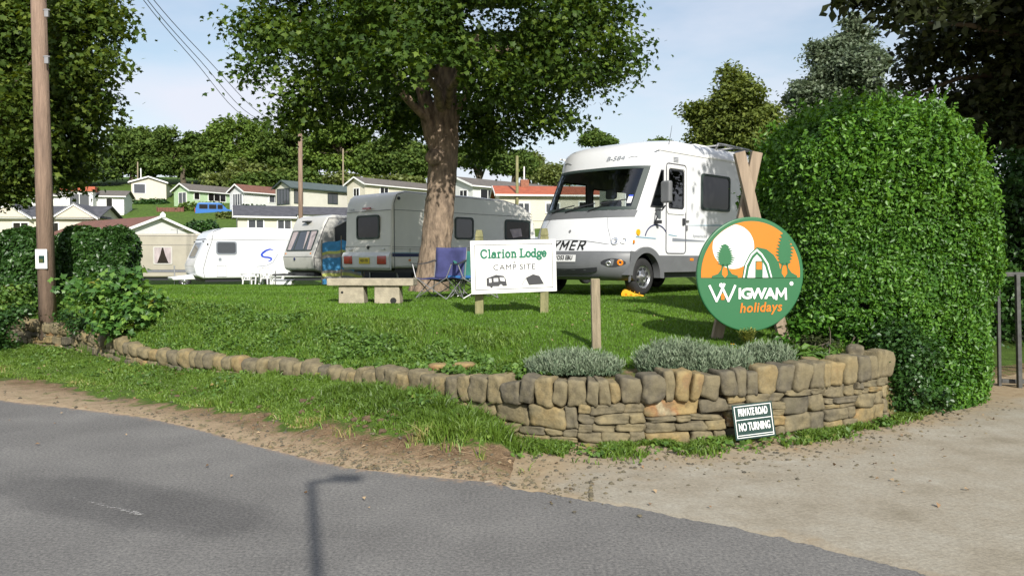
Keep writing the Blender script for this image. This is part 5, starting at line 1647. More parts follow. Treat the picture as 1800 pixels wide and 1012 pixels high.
# ================================================================== MOTORHOME
def motorhome():
    base = Vector((1.80, 13.80, 0.0)); base.z = .945
    t = thing('motorhome', 'large white motorhome with raked windscreen parked beside the lawn sign', 'motorhome', base, math.atan2(.714, .70))
    W = 2.32; LEN = 6.1; TOP = 2.90
    zz = [.25, .32, .45, .62, .78, .86, 1.0, 1.2, 1.38, 1.55, 2.36, 2.46, 2.60, 2.70, 2.78, 2.84, TOP]
    xx = [.22, .10, .02, .0, .03, .06, .11, .19, .29, .42, .86, .88, .93, .99, 1.09, 1.25, 1.55]
    fx = lambda z: float(np.interp(z, zz, xx))
    def hw(z): return W / 2 - .13 * max(0, (z - 2.66) / (TOP - 2.66)) ** 2.2
    bulge = lambda u: .36 * abs(u) ** 3.4 + .02 * u * u
    def F(u, z, off=0.0):
        """u -1 (near side) .. 1 (far side)"""
        x = fx(z) + bulge(u); y = W / 2 + u * hw(z)
        if off:
            e = .01
            du = Vector((bulge(u + e) - bulge(u - e), 2 * e * hw(z), 0)); dz = Vector((fx(z + e) - fx(z - e), 0, 2 * e))
            n = dz.cross(du).normalized()
            if n.x > 0: n = -n
            return Vector((x, y, z)) + n * off
        return Vector((x, y, z))
    def grid(us, zs, off=0.0, skip=None):
        mb = MB()
        for z in zs:
            for u in us: mb.v.append(tuple(F(u, z, off)))
        n = len(us)
        for i in range(len(zs) - 1):
            for j in range(n - 1):
                if skip and skip((us[j] + us[j + 1]) / 2, (zs[i] + zs[i + 1]) / 2): continue
                mb.f.append((i * n + j, i * n + j + 1, (i + 1) * n + j + 1, (i + 1) * n + j))
        return mb
    cu = [-1, -.985, -.96, -.93, -.88, -.8, -.7, -.55, -.4, -.2, 0, .2, .4, .55, .7, .8, .88, .93, .96, .985, 1]
    zs = [.72, .8, .86, .93, 1.0, 1.1, 1.2, 1.3, 1.38, 1.46, 1.56, 1.75, 1.95, 2.15, 2.34, 2.40, 2.46, 2.53, 2.60, 2.66, 2.70, 2.74, 2.78, 2.81, 2.84, 2.86, TOP]
    mb = grid(cu, zs, 0, lambda u, z: abs(u) < .93 and 1.56 < z < 2.34)
    n = len(cu); off = len(mb.v); rows = len(zs)
    # roof: from the top row back
    xr = [1.9, 2.4, 3.2, 4.2, 5.2, LEN - .12, LEN]
    for x in xr:
        for u in cu: mb.v.append((x, W / 2 + u * hw(TOP), TOP + .012 * (1 - u * u) - (.0 if x < LEN - .05 else .05)))
    top0 = (rows - 1) * n
    for k in range(len(xr)):
        a0 = top0 if k == 0 else off + (k - 1) * n; b0 = off + k * n
        for j in range(n - 1): mb.f.append((a0 + j, a0 + j + 1, b0 + j + 1, b0 + j))
    body = mb.build('cab_and_roof', 'white_paint', t, smooth_=True)
    # rounded shoulder strips between side and roof
    mb = MB(); zsh = [2.66, 2.70, 2.74, 2.78, 2.81, 2.84, 2.86, TOP]
    for sgn in (-1, 1):
        b0 = len(mb.v)
        for z in zsh:
            for x in [None, 1.9, LEN]:
                xv = fx(z) + bulge(1) if x is None else x
                if x == 1.9: xv = max(1.9, fx(z) + bulge(1) + .01)
                mb.v.append((xv, W / 2 + sgn * hw(z), z))
        for i in range(len(zsh) - 1):
            for j in range(2): q = b0 + i * 3 + j; mb.f.append((q, q + 1, q + 4, q + 3))
    mb.build('roof_shoulder', 'white_paint', t, smooth_=True)
    mb = MB().box((1.2, -.012, 2.655), (LEN, .0, 2.69)).box((1.2, W, 2.655), (LEN, W + .012, 2.69))
    mb.build('awning_rail', 'white_plastic', t)
    # sides with real openings
    wx, wz, wr = .86, .335, .335
    def side(y, holes, name):
        out = [(fx(z) + bulge(1), z) for z in [.74, .8, .86, .93, 1.0, 1.1, 1.2, 1.3, 1.38, 1.46, 1.56, 1.75, 1.95, 2.15, 2.34, 2.40, 2.46, 2.53, 2.60, 2.66]]
        out += [(LEN, 2.66), (LEN, .68)]
        arch = [(wx + .46 * math.cos(a), wz + .46 * math.sin(a)) for a in [R(52), R(70), R(90), R(110), R(124)]]
        out += [(x, z) for x, z in arch if z > .68][:]
        return panel_with_holes(out, holes, (0, y, 0), (1, 0, 0), (0, 0, 1), name, 'white_paint', t)
    quarter = [(1.02, 1.60), (1.44, 1.60), (1.44, 2.30), (1.36, 2.30)]
    doorg = rrect(1.60, 2.13, 1.60, 2.34, .06)
    rearw = rrect(2.74, 3.86, 1.62, 2.34, .08)
    farw = rrect(2.25, 3.5, 1.40, 2.15, .06); farcab = [(.95, 1.45), (2.05, 1.45), (2.05, 2.22), (1.30, 2.22)]
    side(0.0, [quarter, doorg], 'side_panel')
    side(W, [farw, farcab], 'side_panel')
    MB().box((LEN - .03, .02, .45), (LEN, W - .02, TOP - .1)).build('rear_panel', 'white_paint', t)
    N = (0, -1, 0)
    for pl, nm in ((quarter, 'quarter_window'), (doorg, 'door_window')):
        fr = ring(pl, shrink(pl, .03), (0, .004, 0), (1, 0, 0), (0, 0, 1), Vector(N) * .014, nm, 'dark_plastic', t)
        MB().flat(shrink(pl, .02), (0, .001, 0), (1, 0, 0), (0, 0, 1)).build('pane', 'clear_glass', fr)
    window(t, (0, -.002, 0), (1, 0, 0), (0, 0, 1), N, rearw, 'black_frame', 'dark_glass', .045, .03, 'side_window')
    mb = MB().flat(rrect(2.80, 3.80, 1.68, 2.28, .05), (0, -.018, 0), (1, 0, 0), (0, 0, 1))
    for pl in (farw, farcab):
        fr = ring(pl, shrink(pl, .03), (0, W, 0), (1, 0, 0), (0, 0, 1), Vector((0, .014, 0)), 'far_window', 'dark_plastic', t)
        MB().flat(shrink(pl, .02), (0, W + .001, 0), (1, 0, 0), (0, 0, 1)).build('pane', 'clear_glass', fr)
    # windscreen: dark border and clear glass
    us = [i / 12 * .93 for i in range(-12, 13)]
    fr = grid(us, [1.535, 1.56, 1.60, 1.62, 1.8, 2.0, 2.2, 2.28, 2.31, 2.34, 2.365], .010, lambda u, z: abs(u) < .93 * 11 / 12 and 1.60 < z < 2.31).build('windscreen_surround', 'black_frame', t, smooth_=True)
    gl = grid([u_ * .99 for u_ in us], [1.57, 1.7, 1.9, 2.1, 2.25, 2.335], .004).build('windscreen', 'clear_glass', t, smooth_=True)
    # grey scuttle band under the screen
    grid([i / 12 * .95 for i in range(-12, 13)], [1.40, 1.46, 1.53], .006).build('scuttle_panel', 'grey_plastic', t, smooth_=True)
    # bonnet shut lines
    for sg in (-1, 1):
        mb = MB(); pts = [F(sg * u, z, .004) for u, z in ((.60, 1.39), (.66, 1.2), (.72, 1.05), (.74, .97))]
        for i in range(3): mb.bar(pts[i], pts[i + 1], .007, .004)
        mb.build('bonnet_seam', 'seam', t)
    mb = MB()
    pts = [F(u, .90 + .10 * math.cos(u / .8 * 1.57), .005) for u in [i / 12 * .74 for i in range(-12, 13)]]
    for i in range(24): mb.bar(pts[i], pts[i + 1], .008, .006)
    mb.build('bonnet_seam', 'seam', t)
    # bumper
    bz = [.25, .30, .38, .46, .55, .64, .72, .76, .795]
    bm_ = MB(); ofs = [-.03, .012, .03, .04, .04, .04, .035, .03, .005]
    cu2 = cu
    for z, of in zip(bz, ofs):
        for u in cu2: bm_.v.append(tuple(F(u, z, of + .001)))
    n2 = len(cu2)
    for i in range(len(bz) - 1):
        for j in range(n2 - 1):
            bm_.f.append((i * n2 + j, i * n2 + j + 1, (i + 1) * n2 + j + 1, (i + 1) * n2 + j))
    # wrap on to the sides as far as the wheel arch
    for sgn, y in ((-1, -.035), (1, W + .035)):
        pl = [(.36 + .0, .25), (wx - .47, .28), (wx - .46, .40), (wx - .40, .58), (wx - .28, .78), (.40, .795)]
        bm_.prism(pl, (0, y if sgn < 0 else y - .03, 0), (1, 0, 0), (0, 0, 1), (0, .03, 0))
    bumper = bm_.build('bumper', 'grey_plastic', t, smooth_=False); smooth_by_angle(bumper, 35)
    # air intake, a dark smile in the bumper
    mb = MB(); us2 = [i / 14 * .60 for i in range(-14, 15)]
    for u in us2:
        sm = 1 - (abs(u) / .60) ** 2
        mb.v.append(tuple(F(u, .40 + .05 * (1 - sm), .046))); mb.v.append(tuple(F(u, .47 + .045 * (1 - sm) + .01 * sm, .046)))
    for i in range(28): mb.f.append((2 * i, 2 * i + 2, 2 * i + 3, 2 * i + 1))
    mb.build('air_intake', 'dark_plastic', bumper)
    mb = MB()
    for i in range(28): 
        a = F(us2[i], .37, .05); b = F(us2[i + 1], .37, .05); mb.bar(a, b, .02, .012)
    mb.build('intake_lip', 'dark_plastic', bumper)
    # lamps
    def lamp(u, z, r, m, nm='headlight', glass='lamp_glass', sq=1.0):
        c = F(u, z, .012 if z > .8 else .046); e = .02
        tu = (F(u + e, z) - F(u - e, z)).normalized(); tz = (F(u, z + e) - F(u, z - e)).normalized(); nn = tz.cross(tu).normalized()
        if nn.x > 0: nn = -nn
        mb = MB()
        for k in range(24):
            a = 2 * math.pi * k / 24; mb.v.append(tuple(c + tu * math.cos(a) * r * sq + tz * math.sin(a) * r)); mb.v.append(tuple(c + (tu * math.cos(a) * sq + tz * math.sin(a)) * r * .72 + nn * .012)); mb.v.append(tuple(c + (tu * math.cos(a) * sq + tz * math.sin(a)) * r * .4 - nn * .008))
        for k in range(24):
            j = (k + 1) % 24; mb.f += [(3 * k, 3 * j, 3 * j + 1, 3 * k + 1), (3 * k + 1, 3 * j + 1, 3 * j + 2, 3 * k + 2)]
        mb.f.append(tuple(3 * k + 2 for k in range(24)))
        o = mb.build(nm, m, t, smooth_=True)
        return o
    for sg in (-1, 1):
        lamp(sg * .80, .965, .072, 'chrome'); lamp(sg * .905, .985, .072, 'chrome')
        lamp(sg * .76, .575, .05, 'chrome', 'fog_lamp'); lamp(sg * .90, .595, .055, 'orange_lens', 'indicator', sq=1.0)
        mb = MB(); us3 = [sg * (.66 + .30 * i / 8) for i in range(9)]
        for i, u in enumerate(us3): k_ = math.sin(math.pi * (i + .4) / 8.8); mb.v.append(tuple(F(u, .58 - .07 * k_, .043))); mb.v.append(tuple(F(u, .60 + .06 * k_, .043)))
        for i in range(8): mb.f.append((2 * i, 2 * i + 2, 2 * i + 3, 2 * i + 1))
        mb.build('lamp_recess', 'dark_plastic', bumper)
    # lettering on the nose, wrapped on the surface; reads from left (far side) to right (near side)
    def wrap(z0, off):
        def f(co):
            out = np.empty_like(co)
            for i, (a, b, c_) in enumerate(co):
                out[i] = F(-a / (W / 2), z0 + b, off + c_)
            return out
        return f
    GL = {'H': ([[(0, 0), (0, 1)], [(.72, 0), (.72, 1)], [(0, .5), (.72, .5)]], 1.08), 'Y': ([[(0, 1), (.38, .48), (.38, 0)], [(.80, 1), (.38, .48)]], 1.02),
          'M': ([[(0, 0), (0, 1), (.44, .35), (.88, 1), (.88, 0)]], 1.24), 'E': ([[(.66, 0), (0, 0), (0, 1), (.66, 1)], [(0, .5), (.58, .5)]], .98),
          'R': ([[(0, 0), (0, 1), (.52, 1), (.66, .86), (.66, .64), (.52, .50), (0, .50)], [(.30, .50), (.68, 0)]], .8)}
    x_ = -.50; hh = .150; ww = .165; k_ = 0
    for ch in 'HYMER':
        mb = MB(); st, adv = GL[ch]
        for ln in st:
            for q0, q1 in zip(ln[:-1], ln[1:]):
                A_ = Vector((x_ + q0[0] * ww + q0[1] * hh * .22, q0[1] * hh)); B_ = Vector((x_ + q1[0] * ww + q1[1] * hh * .22, q1[1] * hh)); d_ = (B_ - A_); L_ = d_.length; d_.normalize()
                wd_ = .036 if abs(d_.y) > .5 else .026
                n_ = Vector((-d_.y, d_.x)) * wd_ / 2; A_ = A_ - d_ * .010; B_ = B_ + d_ * .010; k_ += 1; ns = 4; b0_ = len(mb.v); of_ = .007 + .0006 * (k_ % 4)
                for m_ in range(ns + 1):
                    c_ = A_.lerp(B_, m_ / ns)
                    for sg_ in (-1, 1):
                        e_ = c_ + n_ * sg_; mb.v.append(tuple(F(-(e_.x - .06) / (W / 2), .825 + e_.y, of_)))
                for m_ in range(ns): mb.f.append((b0_ + 2 * m_, b0_ + 2 * m_ + 1, b0_ + 2 * m_ + 3, b0_ + 2 * m_ + 2))
        mb.build('nose_letter', 'black_paint', t)
        x_ += adv * ww + .028
    text_mesh('YO53 EBU', .105, 'black_paint', t, None, 'plate_lettering', .001, .0025, 0, .88, warp=wrap(.665, .054), spacing=1.02)
    grid([i / 6 * .24 for i in range(-6, 7)], [.61, .72], .050).build('number_plate', 'plate_white', bumper)
    mb = MB(); c = F(.02, 1.16, .008)
    for k in range(16):
        a = 2 * math.pi * k / 16; mb.v.append(tuple(F(.02 + .026 * math.cos(a) / 1.1, 1.16 + .028 * math.sin(a), .01)))
    mb.f.append(tuple(range(16))); mb.build('badge', 'steel', t)
    text_mesh('B-584', .12, 'grey_line', t, None, 'model_lettering', .001, 0, .2, 1.3, warp=(lambda co: np.array([F(-.38 - a / 1.11, 2.52 + b, .007 + c) for a, b, c in co])))
    mb = MB(); pts = [F(u, 2.50 + .045 * math.sin((u + .80) * 14), .006) for u in [-.74 + .012 * i for i in range(12)]]
    for i in range(11): mb.bar(pts[i], pts[i + 1], .012, .004)
    mb.build('roof_decal', 'grey_line', t); mb = MB()
    pts = [F(u, 2.50 + .05 * math.sin(abs(u - .55) * 9), .006) for u in [.55 + .018 * i for i in range(16)]]
    for i in range(15): mb.bar(pts[i], pts[i + 1], .010, .004)
    mb.build('roof_decal', 'grey_line', t)
    # wipers
    for (u0, z0, u1, z1) in ((.62, 1.50, .30, 1.60), (.28, 1.50, -.12, 1.62), (-.20, 1.50, -.62, 1.68), ):
        a = F(u0, z0 + .02, .03); b = F(u1, z1, .035)
        mb = MB().tube([a, a.lerp(b, .5) + Vector((-.01, 0, .0)), b], [.012, .009, .006], 6)
        c1 = F(u1 + .25, z1 - .02, .022); c2 = F(u1 - .16, z1 + .045, .022)
        mb.bar(c1, c2, .012, .02)
        mb.build('wiper', 'dark_plastic', t)
    # stickers and rubber of the screen
    grid([-.835 + .014 * i for i in range(5)], [1.66, 1.78], .014).build('windscreen_sticker', 'plate_white', t)
    grid([-.835 + .014 * i for i in range(5)], [1.785, 1.81], .014).build('windscreen_sticker', 'blue_logo', t)
    # cab door on the near side
    mb = MB()
    for pl in (rrect(1.53, 2.20, .76, 2.44, .07),):
        for i in range(len(pl)):
            a = pl[i]; b = pl[(i + 1) % len(pl)]
            mb.bar((a[0], -.006, a[1]), (b[0], -.006, b[1]), .010, .016)
    dr = mb.build('cab_door', 'seam', t)
    ring(rrect(1.545, 2.185, 1.50, 2.42, .08), rrect(1.585, 2.145, 1.585, 2.355, .06), (0, -.002, 0), (1, 0, 0), (0, 0, 1), (0, -.016, 0), 'door_frame', 'white_plastic', dr)
    MB().box((2.08, -.03, 1.30), (2.15, -.004, 1.43)).build('handle', 'dark_plastic', dr, bevel=.008)
    MB().box((2.215, -.022, 1.36), (2.30, -.002, 1.40)).build('side_latch', 'steel', t, bevel=.005)
    MB().box((2.22, -.03, 1.20), (2.25, -.002, 1.30)).build('side_lock', 'steel', t, bevel=.005)
    # stripes along the side
    mb = MB()
    arc = [(1.22 + .36 * math.cos(R(a)), 1.02 + .26 * math.sin(R(a))) for a in range(25, 171, 8)]
    for i in range(len(arc) - 1): mb.bar((arc[i][0], -.004, arc[i][1]), (arc[i + 1][0], -.004, arc[i + 1][1]), .006, .022)
    mb.build('side_decal', 'navy', t)
    mb = MB()
    for pl in ([(.58, 1.04), (1.20, 1.02), (1.20, 1.035), (.58, 1.055)], [(1.62, 1.10), (1.90, 1.08), (1.90, 1.09), (1.62, 1.115)], [(2.3, 1.30), (3.6, 1.33), (3.6, 1.35), (2.3, 1.305)]):
        MB().prism(pl, (0, -.002, 0), (1, 0, 0), (0, 0, 1), (0, -.003, 0)).build('side_decal', 'teal_line', t)
    MB().prism([(1.75, .985), (2.9, .995), (2.9, 1.015), (1.75, 1.05)], (0, -.002, 0), (1, 0, 0), (0, 0, 1), (0, -.003, 0)).build('side_decal', 'grey_line', t)
    text_mesh('hymermobil', .085, 'grey_line', t, frame_mtx((2.72, -.003, 1.10), (1, 0, 0), (0, 0, 1)), 'side_lettering', .001, 0, .2, 1.25)
    # vent, lamps, filler
    mb = MB()
    for i in range(4): mb.box((1.77, -.008, 2.48 + .026 * i), (1.93, -.001, 2.49 + .026 * i))
    mb.build('air_vent', 'grey_line', t)
    mb = MB(); c = (.62, -.0, 1.13)
    mb.tube([(c[0] + .02, .01, c[2]), (c[0] + .02, -.02, c[2])], .055, 16)
    mb.build('fuel_cap', 'yellow_plastic', t)
    MB().box((.47, -.03, .93), (.52, -.004, .99)).build('side_repeater', 'orange_lens', t, bevel=.01)
    MB().box((2.35, -.02, .62), (2.47, -.004, .67)).build('side_marker', 'orange_lens', t)
    # skirt and wheel arch
    mb = MB().box((wx + .46, -.012, .40), (LEN, .06, .72)).box((wx + .46, W - .06, .40), (LEN, W + .012, .72))
    mb.build('skirt', 'grey_plastic', t, bevel=.012)
    for y0, y1 in ((-.045, .10), (W - .10, W + .045)):
        outer = [(wx + .56 * math.cos(R(a)), wz + .56 * math.sin(R(a)) * .96) for a in range(-4, 185, 9)]
        inner = [(wx + .43 * math.cos(R(a)), wz + .43 * math.sin(R(a))) for a in range(-4, 185, 9)]
        mb = MB(); n = len(outer)
        for yy in (y0, y1):
            for p in outer: mb.v.append((p[0], yy, p[1]))
            for p in inner: mb.v.append((p[0], yy, p[1]))
        for i in range(n - 1): mb.f += [(i, i + 1, n + i + 1, n + i), (2 * n + i, 3 * n + i, 3 * n + i + 1, 2 * n + i + 1), (i, 2 * n + i, 2 * n + i + 1, i + 1), (n + i, n + i + 1, 3 * n + i + 1, 3 * n + i)]
        mb.f += [(0, n, 3 * n, 2 * n), (n - 1, 3 * n - 1, 4 * n - 1, 2 * n - 1)]
        o = mb.build('wheel_arch', 'grey_plastic', t); smooth_by_angle(o, 30)
    mb = MB().box((.9 - .42, .30, .30), (.9 + .42, W - .30, .85)).box((1.4, .12, .30), (LEN - .1, W - .12, .46)).box((.35, .25, .30), (.5, W - .25, .6))
    mb.box((wx - .44, .16, .33), (wx - .40, .35, .8)).box((wx - .42, .16, .76), (wx + .42, .34, .80))
    mb.build('chassis', 'dark_plastic', t)
    wheel(t, wx, .13, wz, wr, .21); wheel(t, wx, W - .13, wz, wr, .21, 1)
    wheel(t, 4.35, .16, wz, wr, .21); wheel(t, 4.35, W - .16, wz, wr, .21, 1)
    # mirror on its arm
    mb = MB().tube([(1.18, -.01, 1.55), (1.16, -.16, 1.54), (1.13, -.25, 1.62)], .014, 8)
    ar = mb.build('mirror_arm', 'dark_plastic', t, smooth_=True)
    m_ = Matrix.Translation((1.10, -.30, 1.86)) @ Matrix.Rotation(R(-8), 4, 'Z')
    MB().box((-.06, -.11, -.20), (.05, .11, .20), m_).build('mirror_housing', 'grey_plastic', ar, bevel=.045, seg=4)
    MB().box((1.16, -.12, 1.30), (1.22, -.004, 1.36)).tube([(1.17, -.02, 1.5), (1.10, -.10, 1.42), (1.13, -.02, 1.30)], .014, 8).build('mirror_bracket', 'dark_plastic', t)
    # roof gear
    MB().box((3.1, .35, TOP), (3.7, 1.0, TOP + .09)).build('roof_hatch', 'white_plastic', t, bevel=.02)
    mb = MB().tube([(3.5, .12, TOP - .02), (3.6, .12, TOP + .11), (3.9, .14, TOP + .12), (4.9, .14, TOP + .11), (5.6, .14, TOP + .02)], .025, 8)
    mb.tube([(3.5, 1.95, TOP - .02), (3.6, 1.95, TOP + .11), (4.9, 1.95, TOP + .11), (5.6, 1.95, TOP + .02)], .025, 8)
    for x in (3.8, 4.4, 5.0): mb.tube([(x, .14, TOP + .11), (x, 1.95, TOP + .11)], .02, 8)
    mb.build('roof_rack', 'steel', t, smooth_=True)
    MB().tube([(1.62, .06, 2.60), (1.66, .03, 2.80), (1.74, .02, 3.15)], [.012, .006, .003], 6).build('aerial', 'dark_plastic', t)
    # inside: floor, dashboard, seats, lining
    mb = MB().box((.50, .42, 1.30), (.9, W - .42, 1.42)).box((.90, .08, 1.25), (1.08, W - .08, 1.42)).box((.6, .42, .85), (1.05, W - .42, 1.31)).box((1.0, .06, .78), (LEN - .1, W - .06, .84))
    mb.build('dashboard', 'fabric_dark', t)
    mb = MB().box((3.9, .05, .78), (3.98, W - .05, 2.7))
    mb.box((1.42, .04, 2.52), (LEN - .1, W - .04, 2.58)).build('cabin_lining', 'seat_cloth', t)
    mb = MB().box((4.0, .1, .78), (5.8, W - .1, 1.2)); mb.build('bed_base', 'fabric_dark', t)
    for y in (.28, 1.42):
        s_ = MB().box((1.55, y, 1.05), (2.05, y + .5, 1.22)).box((1.98, y + .02, 1.2), (2.12, y + .48, 1.85)).box((2.0, y + .12, 1.88), (2.1, y + .38, 2.08)).build('cab_seat', 'seat_cloth', t, bevel=.04)
    mb = MB(); mb.tube([(1.22, .53 + .19 * math.cos(R(a)), 1.45 + .19 * math.sin(R(a))) for a in range(0, 361, 20)], .014, 6, cap=False); mb.tube([(1.22, .53, 1.45), (1.0, .53, 1.35)], .02, 6)
    mb.build('steering_wheel', 'dark_plastic', t)
    return t
motorhome()

# ================================================================== CARAVANS
def loft_body(t, prof, W, m, bevel=.10, name='body'):
    """side outline prof (x,z) swept across the width, edges rounded"""
    mb = MB().prism(prof, (0, 0, 0), (1, 0, 0), (0, 0, 1), (0, W, 0))
    return mb.build(name, m, t, bevel=bevel, seg=4, angle=50)
def line_on(t, pts, m='seam', w=.012, name='trim_line'):
    mb = MB()
    for i in range(len(pts) - 1): mb.bar(pts[i], pts[i + 1], w, w * .8)
    return mb.build(name, m, t)

def big_caravan():
    g = H(-3.2, 21.3)
    t = thing('touring_caravan', 'large cream touring caravan seen from its rear corner behind the big trunk', 'caravan', (-3.2, 21.3, g), math.atan2(.714, .70))
    W = 2.22; Ln = 5.7
    prof = [(.02, .46), (-.02, .62), (-.03, .98), (.0, 1.2), (.02, 1.95), (.06, 2.25), (.14, 2.42), (.28, 2.52), (.5, 2.56), (3.0, 2.545), (4.3, 2.50), (5.0, 2.38), (5.42, 2.16), (5.62, 1.82), (5.68, 1.4), (5.60, .9), (5.35, .46)]
    loft_body(t, prof, W, 'cream_paint', .09)
    N = (0, -1, 0)
    # side windows
    window(t, (0, -.002, 0), (1, 0, 0), (0, 0, 1), N, rrect(1.12, 2.02, 1.28, 1.92, .10), 'black_frame', 'grey_glass', .05, .03)
    window(t, (0, -.002, 0), (1, 0, 0), (0, 0, 1), N, rrect(2.22, 2.95, 1.28, 1.92, .10), 'black_frame', 'grey_glass', .05, .03)
    window(t, (0, -.002, 0), (1, 0, 0), (0, 0, 1), N, rrect(4.25, 5.38, 1.28, 1.92, .10), 'black_frame', 'dark_glass', .06, .03, curtain=[[(4.45, 1.62), (4.95, 1.66), (5.0, 1.42), (4.6, 1.36)]])
    # rear window
    window(t, (-.0, 0, 0), (0, -1, 0), (0, 0, 1), (-1, 0, 0), [(-a, b) for a, b in rrect(.55, 1.62, 1.26, 1.92, .10)], 'black_frame', 'dark_glass', .05, .035, 'rear_window')
    line_on(t, [(.05, -.004, 2.03), (5.5, -.004, 2.03)]); line_on(t, [(.0, .05, 2.03), (-.0, W - .05, 2.03)])
    line_on(t, [(.08, -.004, .46), (.06, -.004, 2.2), (.16, -.004, 2.44), (.45, -.004, 2.53), (4.3, -.004, 2.47), (5.0, -.004, 2.35), (5.45, -.004, 2.1)], w=.014)
    line_on(t, [(.0, -.004, 1.04), (5.55, -.004, 1.04)], w=.010); line_on(t, [(.0, -.004, .98), (5.55, -.004, .98)], w=.008)
    MB().box((.0, -.008, .775), (5.55, -.001, .86)).build('side_stripe', 'navy', t)
    MB().box((.0, -.010, .865), (5.55, -.001, .885)).build('side_stripe', 'teal_line', t)
    line_on(t, [(-.024, .05, 1.06), (-.024, W - .05, 1.06)], w=.010)
    # rear lower bumper with lamps
    mb = MB().prism([(-.02, .40), (-.10, .48), (-.12, .80), (-.06, .90), (-.02, .90)], (0, .0, 0), (1, 0, 0), (0, 0, 1), (0, W, 0))
    bp = mb.build('rear_bumper', 'white_plastic', t, bevel=.03, seg=3)
    for y0, y1 in ((.12, .52), (W - .52, W - .12)):
        MB().box((-.135, y0, .57), (-.10, y1, .80)).build('tail_light', 'red_lens', t, bevel=.02)
    MB().box((-.128, .86, .58), (-.118, 1.36, .75)).build('number_plate', 'plate_yellow', t)
    text_mesh('N251 ITD', .10, 'black_paint', t, frame_mtx((-.130, 1.11, .665), (0, -1, 0), (0, 0, 1)), 'plate_lettering', .001, .002, 0, .86)
    MB().box((-.045, .95, 2.085), (-.0, 1.30, 2.125)).build('brake_light', 'red_lens', t)
    text_mesh('COLIN', .085, 'grey_line', t, frame_mtx((-.012, 1.85, 2.09), (0, -1, 0), (0, 0, 1)), 'lettering', .001)
    mb = MB(); mb.tube([(-.03, 1.05, 1.03), (-.05, 1.05, 1.03)], .05, 14); mb.build('badge', 'dark_plastic', t)
    for y in (.35, W - .35): MB().box((-.07, y - .08, .96), (-.03, y + .08, 1.0)).build('grab_handle', 'white_plastic', t, bevel=.01)
    MB().tube([(.22, -.0, 2.34), (.22, -.02, 2.34)], .045, 12).build('marker_lamp', 'dark_plastic', t)
    MB().box((.55, -.012, .66), (.62, -.001, .70)).box((2.8, -.012, .66), (2.87, -.001, .70)).build('side_marker', 'orange_lens', t)
    line_on(t, [(.6, -.005, 1.0), (.6, -.005, .6), (1.1, -.005, .6)], w=.006)
    # chassis, wheels, legs
    MB().box((.2, .15, .34), (5.3, W - .15, .46)).build('chassis', 'dark_plastic', t)
    wheel(t, 2.6, .14, .30, .30, .18); wheel(t, 2.6, W - .14, .30, .30, .18, 1)
    for x in (.35, 5.0):
        for y in (.3, W - .3): MB().bar((x, y, .38), (x + .12, y, 0.0), .04).build('corner_leg', 'steel', t)
    MB().box((3.0, .8, 2.53), (3.6, 1.5, 2.62)).build('roof_hatch', 'white_plastic', t, bevel=.02)
big_caravan()

def silver_caravan():
    p = P(552, 500, 28); g = H(p.x, p.y)
    t = thing('touring_caravan', 'old silver grey touring caravan with a three part sloping front window', 'caravan', (p.x, p.y, g), math.atan2(.70, .714))
    W = 2.15
    prof = [(.30, .42), (.02, .55), (-.05, .95), (.0, 1.15), (.34, 1.98), (.42, 2.2), (.56, 2.40), (.8, 2.50), (4.6, 2.46), (4.8, 2.2), (4.85, .42)]
    loft_body(t, prof, W, 'silver_paint', .08)
    # front window leans with the body
    u = Vector((0, -1, 0)); v = Vector((.34, 0, .83)).normalized(); nn = Vector((-.83, 0, .34)).normalized(); o = Vector((0, 0, 1.15)) + nn * .004
    pl = [(-a, b) for a, b in rrect(.18, W - .18, .06, .86, .07)]
    a3 = W - .36
    window(t, o, u, v, nn, pl, 'black_frame', 'grey_glass', .04, .03, 'front_window', bars=[(-(.18 + a3 * k) - .02, .08, -(.18 + a3 * k) + .02, .84) for k in (.3, .7)],
           curtain=[[(-(W - .25), .82), (-(W - .6), .82), (-(W - .5), .1), (-(W - .25), .1)], [(-.25, .82), (-.62, .82), (-.5, .1), (-.25, .1)], [(-.72, .82), (-.92, .82), (-.80, .15), (-.72, .12)]])
    MB().box((.8, -.02, 1.0), (1.4, -.001, 1.9)).build('door', 'cream_paint', t)
    window(t, (0, -.002, 0), (1, 0, 0), (0, 0, 1), (0, -1, 0), rrect(1.7, 2.9, 1.2, 1.85, .06), 'black_frame', 'grey_glass', .04, .03)
    line_on(t, [(.03, -.004, .62), (.0, -.004, 1.0), (.40, -.004, 2.0), (.62, -.004, 2.38), (4.5, -.004, 2.38)], w=.02)
    line_on(t, [(.44, .05, 2.06), (.44, W - .05, 2.06)], w=.015); line_on(t, [(-.045, .05, 1.0), (-.045, W - .05, 1.0)], w=.012); line_on(t, [(.0, -.004, .95), (4.8, -.004, .95)], w=.014)
    MB().tube([(-.04, 1.25, .92), (-.07, 1.25, .92)], .05, 12).build('badge', 'navy', t)
    for y in (.2, W - .2): MB().box((-.02, y - .03, 1.09), (.0, y + .03, 1.14)).build('marker_lamp', 'orange_lens', t)
    MB().box((.30, .9, 2.25), (.5, 1.3, 2.30)).build('roof_clip', 'dark_plastic', t)
    mb = MB().box((.1, .15, .30), (4.6, W - .15, .44)).bar((.4, .4, .36), (-1.0, W / 2, .36), .06).bar((.4, W - .4, .36), (-1.0, W / 2, .36), .06)
    mb.build('chassis', 'dark_plastic', t)
    MB().tube([(-.9, W / 2, .5), (-.9, W / 2, .0)], .025, 8).build('jockey_wheel', 'steel', t)
    wheel(t, 2.6, .14, .28, .28, .17)
    return t, p
sil, _ = silver_caravan()
